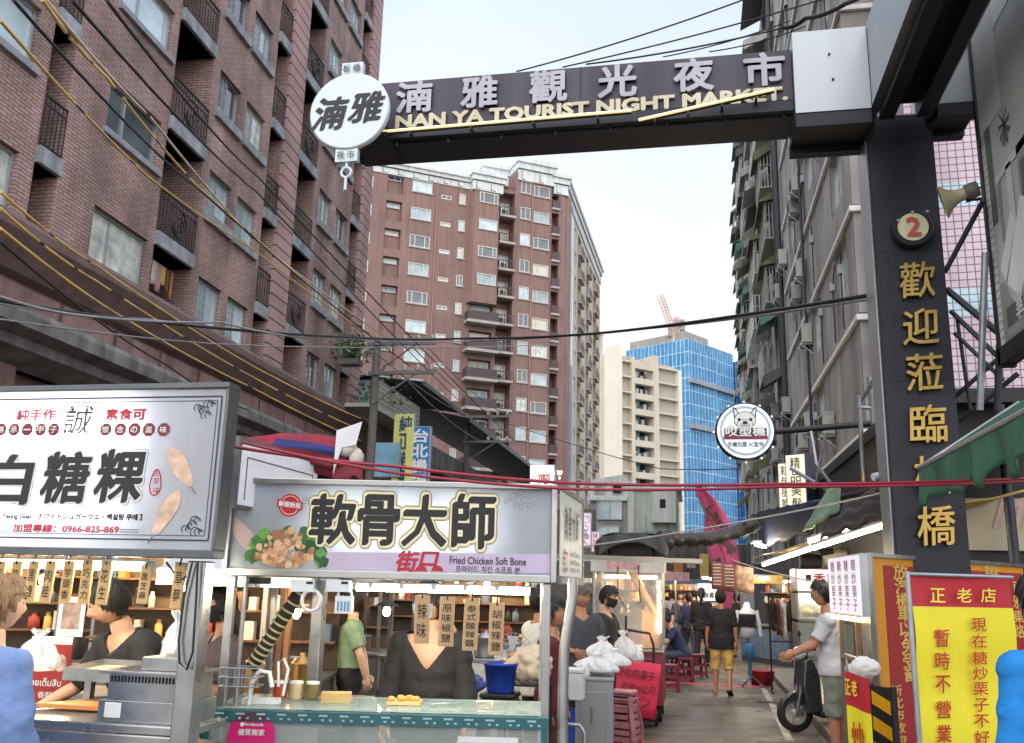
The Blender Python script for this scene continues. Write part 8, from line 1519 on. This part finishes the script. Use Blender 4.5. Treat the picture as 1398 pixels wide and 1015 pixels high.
q = on_y(789, 860, 10.2); person('man in a dark grey T-shirt looking down, right of the bent steel pipe', (q.x, 10.4, 0), R(28), 1.74, top=cloth('charcoal', rgb(62, 66, 76)), sleeve=.9, loose=.04, bottom=BK, hair=HAIRG, skin=1, head=(.1, .35, 0), aL=((.15, -.1, -1), (-.35, -.9, .25)), aR=((-.2, -.1, -1), (.3, -.85, -.1)), w_=1.05)
q = on_y(824, 850, 11.4); person('young man in a black T-shirt and black mask working beside the hooded cart', (q.x, 11.6, 0), R(70), 1.72, top=BK, sleeve=.8, loose=.03, bottom=BK, mask=MSK, skin=0, head=(.05, .3, 0), aL=((.12, -.3, -1), (-.05, -.8, -.5)), aR=((-.12, -.35, -1), (.05, -.8, -.6)))
q = on_z(934, 930); person('man in a navy T-shirt and jeans sitting on a stool and eating', (q.x, q.y, 0), -R(78), 1.68, lean=.45, hipz=.52, top=cloth('navy', rgb(48, 56, 88)), sleeve=.75, bottom=cloth('blue_jeans', rgb(66, 72, 92)), lL=((.12, -1, -.08), (.03, .05, -1)), lR=((-.12, -1, -.08), (-.03, .05, -1)), aL=((.2, -.6, -.75), (-.15, -.7, .75)), aR=((-.2, -.6, -.75), (.15, -.7, .75)), head=(0, .3, 0), shoe=RUBBER, skin=0)
q = on_y(916, 875, 20.3); person('second eater in grey seated behind the man in navy', (q.x+.1, 20.3, 0), -R(60), 1.66, lean=.25, hipz=.55, top=cloth('mid_grey', rgb(96, 98, 108)), bottom=BK, lL=((.12, -1, -.08), (0, .05, -1)), lR=((-.12, -1, -.08), (0, .05, -1)), aL=((.2, -.5, -.85), (-.1, -.8, .5)), skin=0, vox=.02)
q = on_y(1432, 880, 4.85); person('person in a bright blue long sleeved shirt beside the yellow notice banner', (q.x, 4.85, 0), -R(158), 1.80, top=cloth('bright_blue', rgb(24, 124, 200), .35), sleeve=1.95, loose=.02, fold=.7, bottom=BK, skin=1, hair=HAIRB, aL=((.2, .02, -1), (.05, -.12, -1)), aR=((-.2, .02, -1), (-.05, -.12, -1)), vox=.014, neck=.02, hem=.8)
rc = random.Random(11)
crowd = [(958, 836, 23.5, 'tall person all in black seen from behind in the middle of the crowd', rgb(32, 32, 36), 1, 1.74), (941, 845, 25, 'person in a dark blue patterned shirt left of the tall one in black', rgb(56, 64, 92), 1, 1.62), (929, 842, 27, 'person in grey at the left side of the crowd', rgb(92, 92, 98), 0, 1.64), (917, 838, 29, 'person in white near the left stalls of the crowd', rgb(190, 188, 186), 1, 1.66), (906, 832, 31, 'person in pink at the far left of the crowd', rgb(176, 120, 130), 0, 1.6), (972, 842, 26, 'woman in a dark brown top right behind the walking man', rgb(80, 64, 58), 1, 1.6), (984, 842, 28, 'person in a light top hidden behind the head of the walking man', rgb(196, 190, 184), 0, 1.66), (1000, 838, 27, 'person in black right of the walking man', rgb(38, 38, 42), 1, 1.7), (948, 838, 33, 'distant person in navy between the two nearest walkers', rgb(50, 56, 78), 1, 1.68), (935, 836, 35, 'distant person in red', rgb(140, 58, 56), 0, 1.62), (965, 836, 36, 'distant person in olive', rgb(92, 92, 70), 1, 1.7), (922, 834, 37, 'distant person in pale blue', rgb(140, 160, 180), 1, 1.62), (978, 836, 35, 'distant person in charcoal under the hanging white sign', rgb(60, 60, 66), 0, 1.7), (890, 836, 24, 'person in dark green standing beside the hooded cart', rgb(58, 74, 60), 0, 1.66), (1010, 842, 30, 'distant person in cream near the mannequin', rgb(196, 180, 150), 1, 1.6)]
for i, (x, y, Y, l, c, back, h) in enumerate(crowd):
    q = on_y(x, y, Y); st = .25*(-1)**i; person(l, (q.x, Y, 0), (math.pi if back else 0)+rc.uniform(-.5, .5), h, top=cloth('crowd_%d' % i, c), sleeve=rc.choice([.6, .9, 1.7]), loose=.03, bottom=cloth('crowd_pants_%d' % (i % 4), (rgb(36, 36, 40), rgb(70, 74, 90), rgb(120, 112, 100), rgb(50, 46, 46))[i % 4]), leg=rc.choice([2, 2, 1.05]), skin=i % 3, hair=[HAIRB, HAIRD][i % 2], hstyle=rc.choice(['short', 'short', 'bob', 'pony']), vox=.024, group='shoppers in the crowd', lL=((.05, st, -1), (.0, .1+max(0, st), -1)), lR=((-.05, -st, -1), (0, .1+max(0, -st), -1)), aL=((.2, -st, -1), (.05, -.3, -1)), aR=((-.2, st, -1), (-.05, -.3, -1)), shoe=RUBBER)
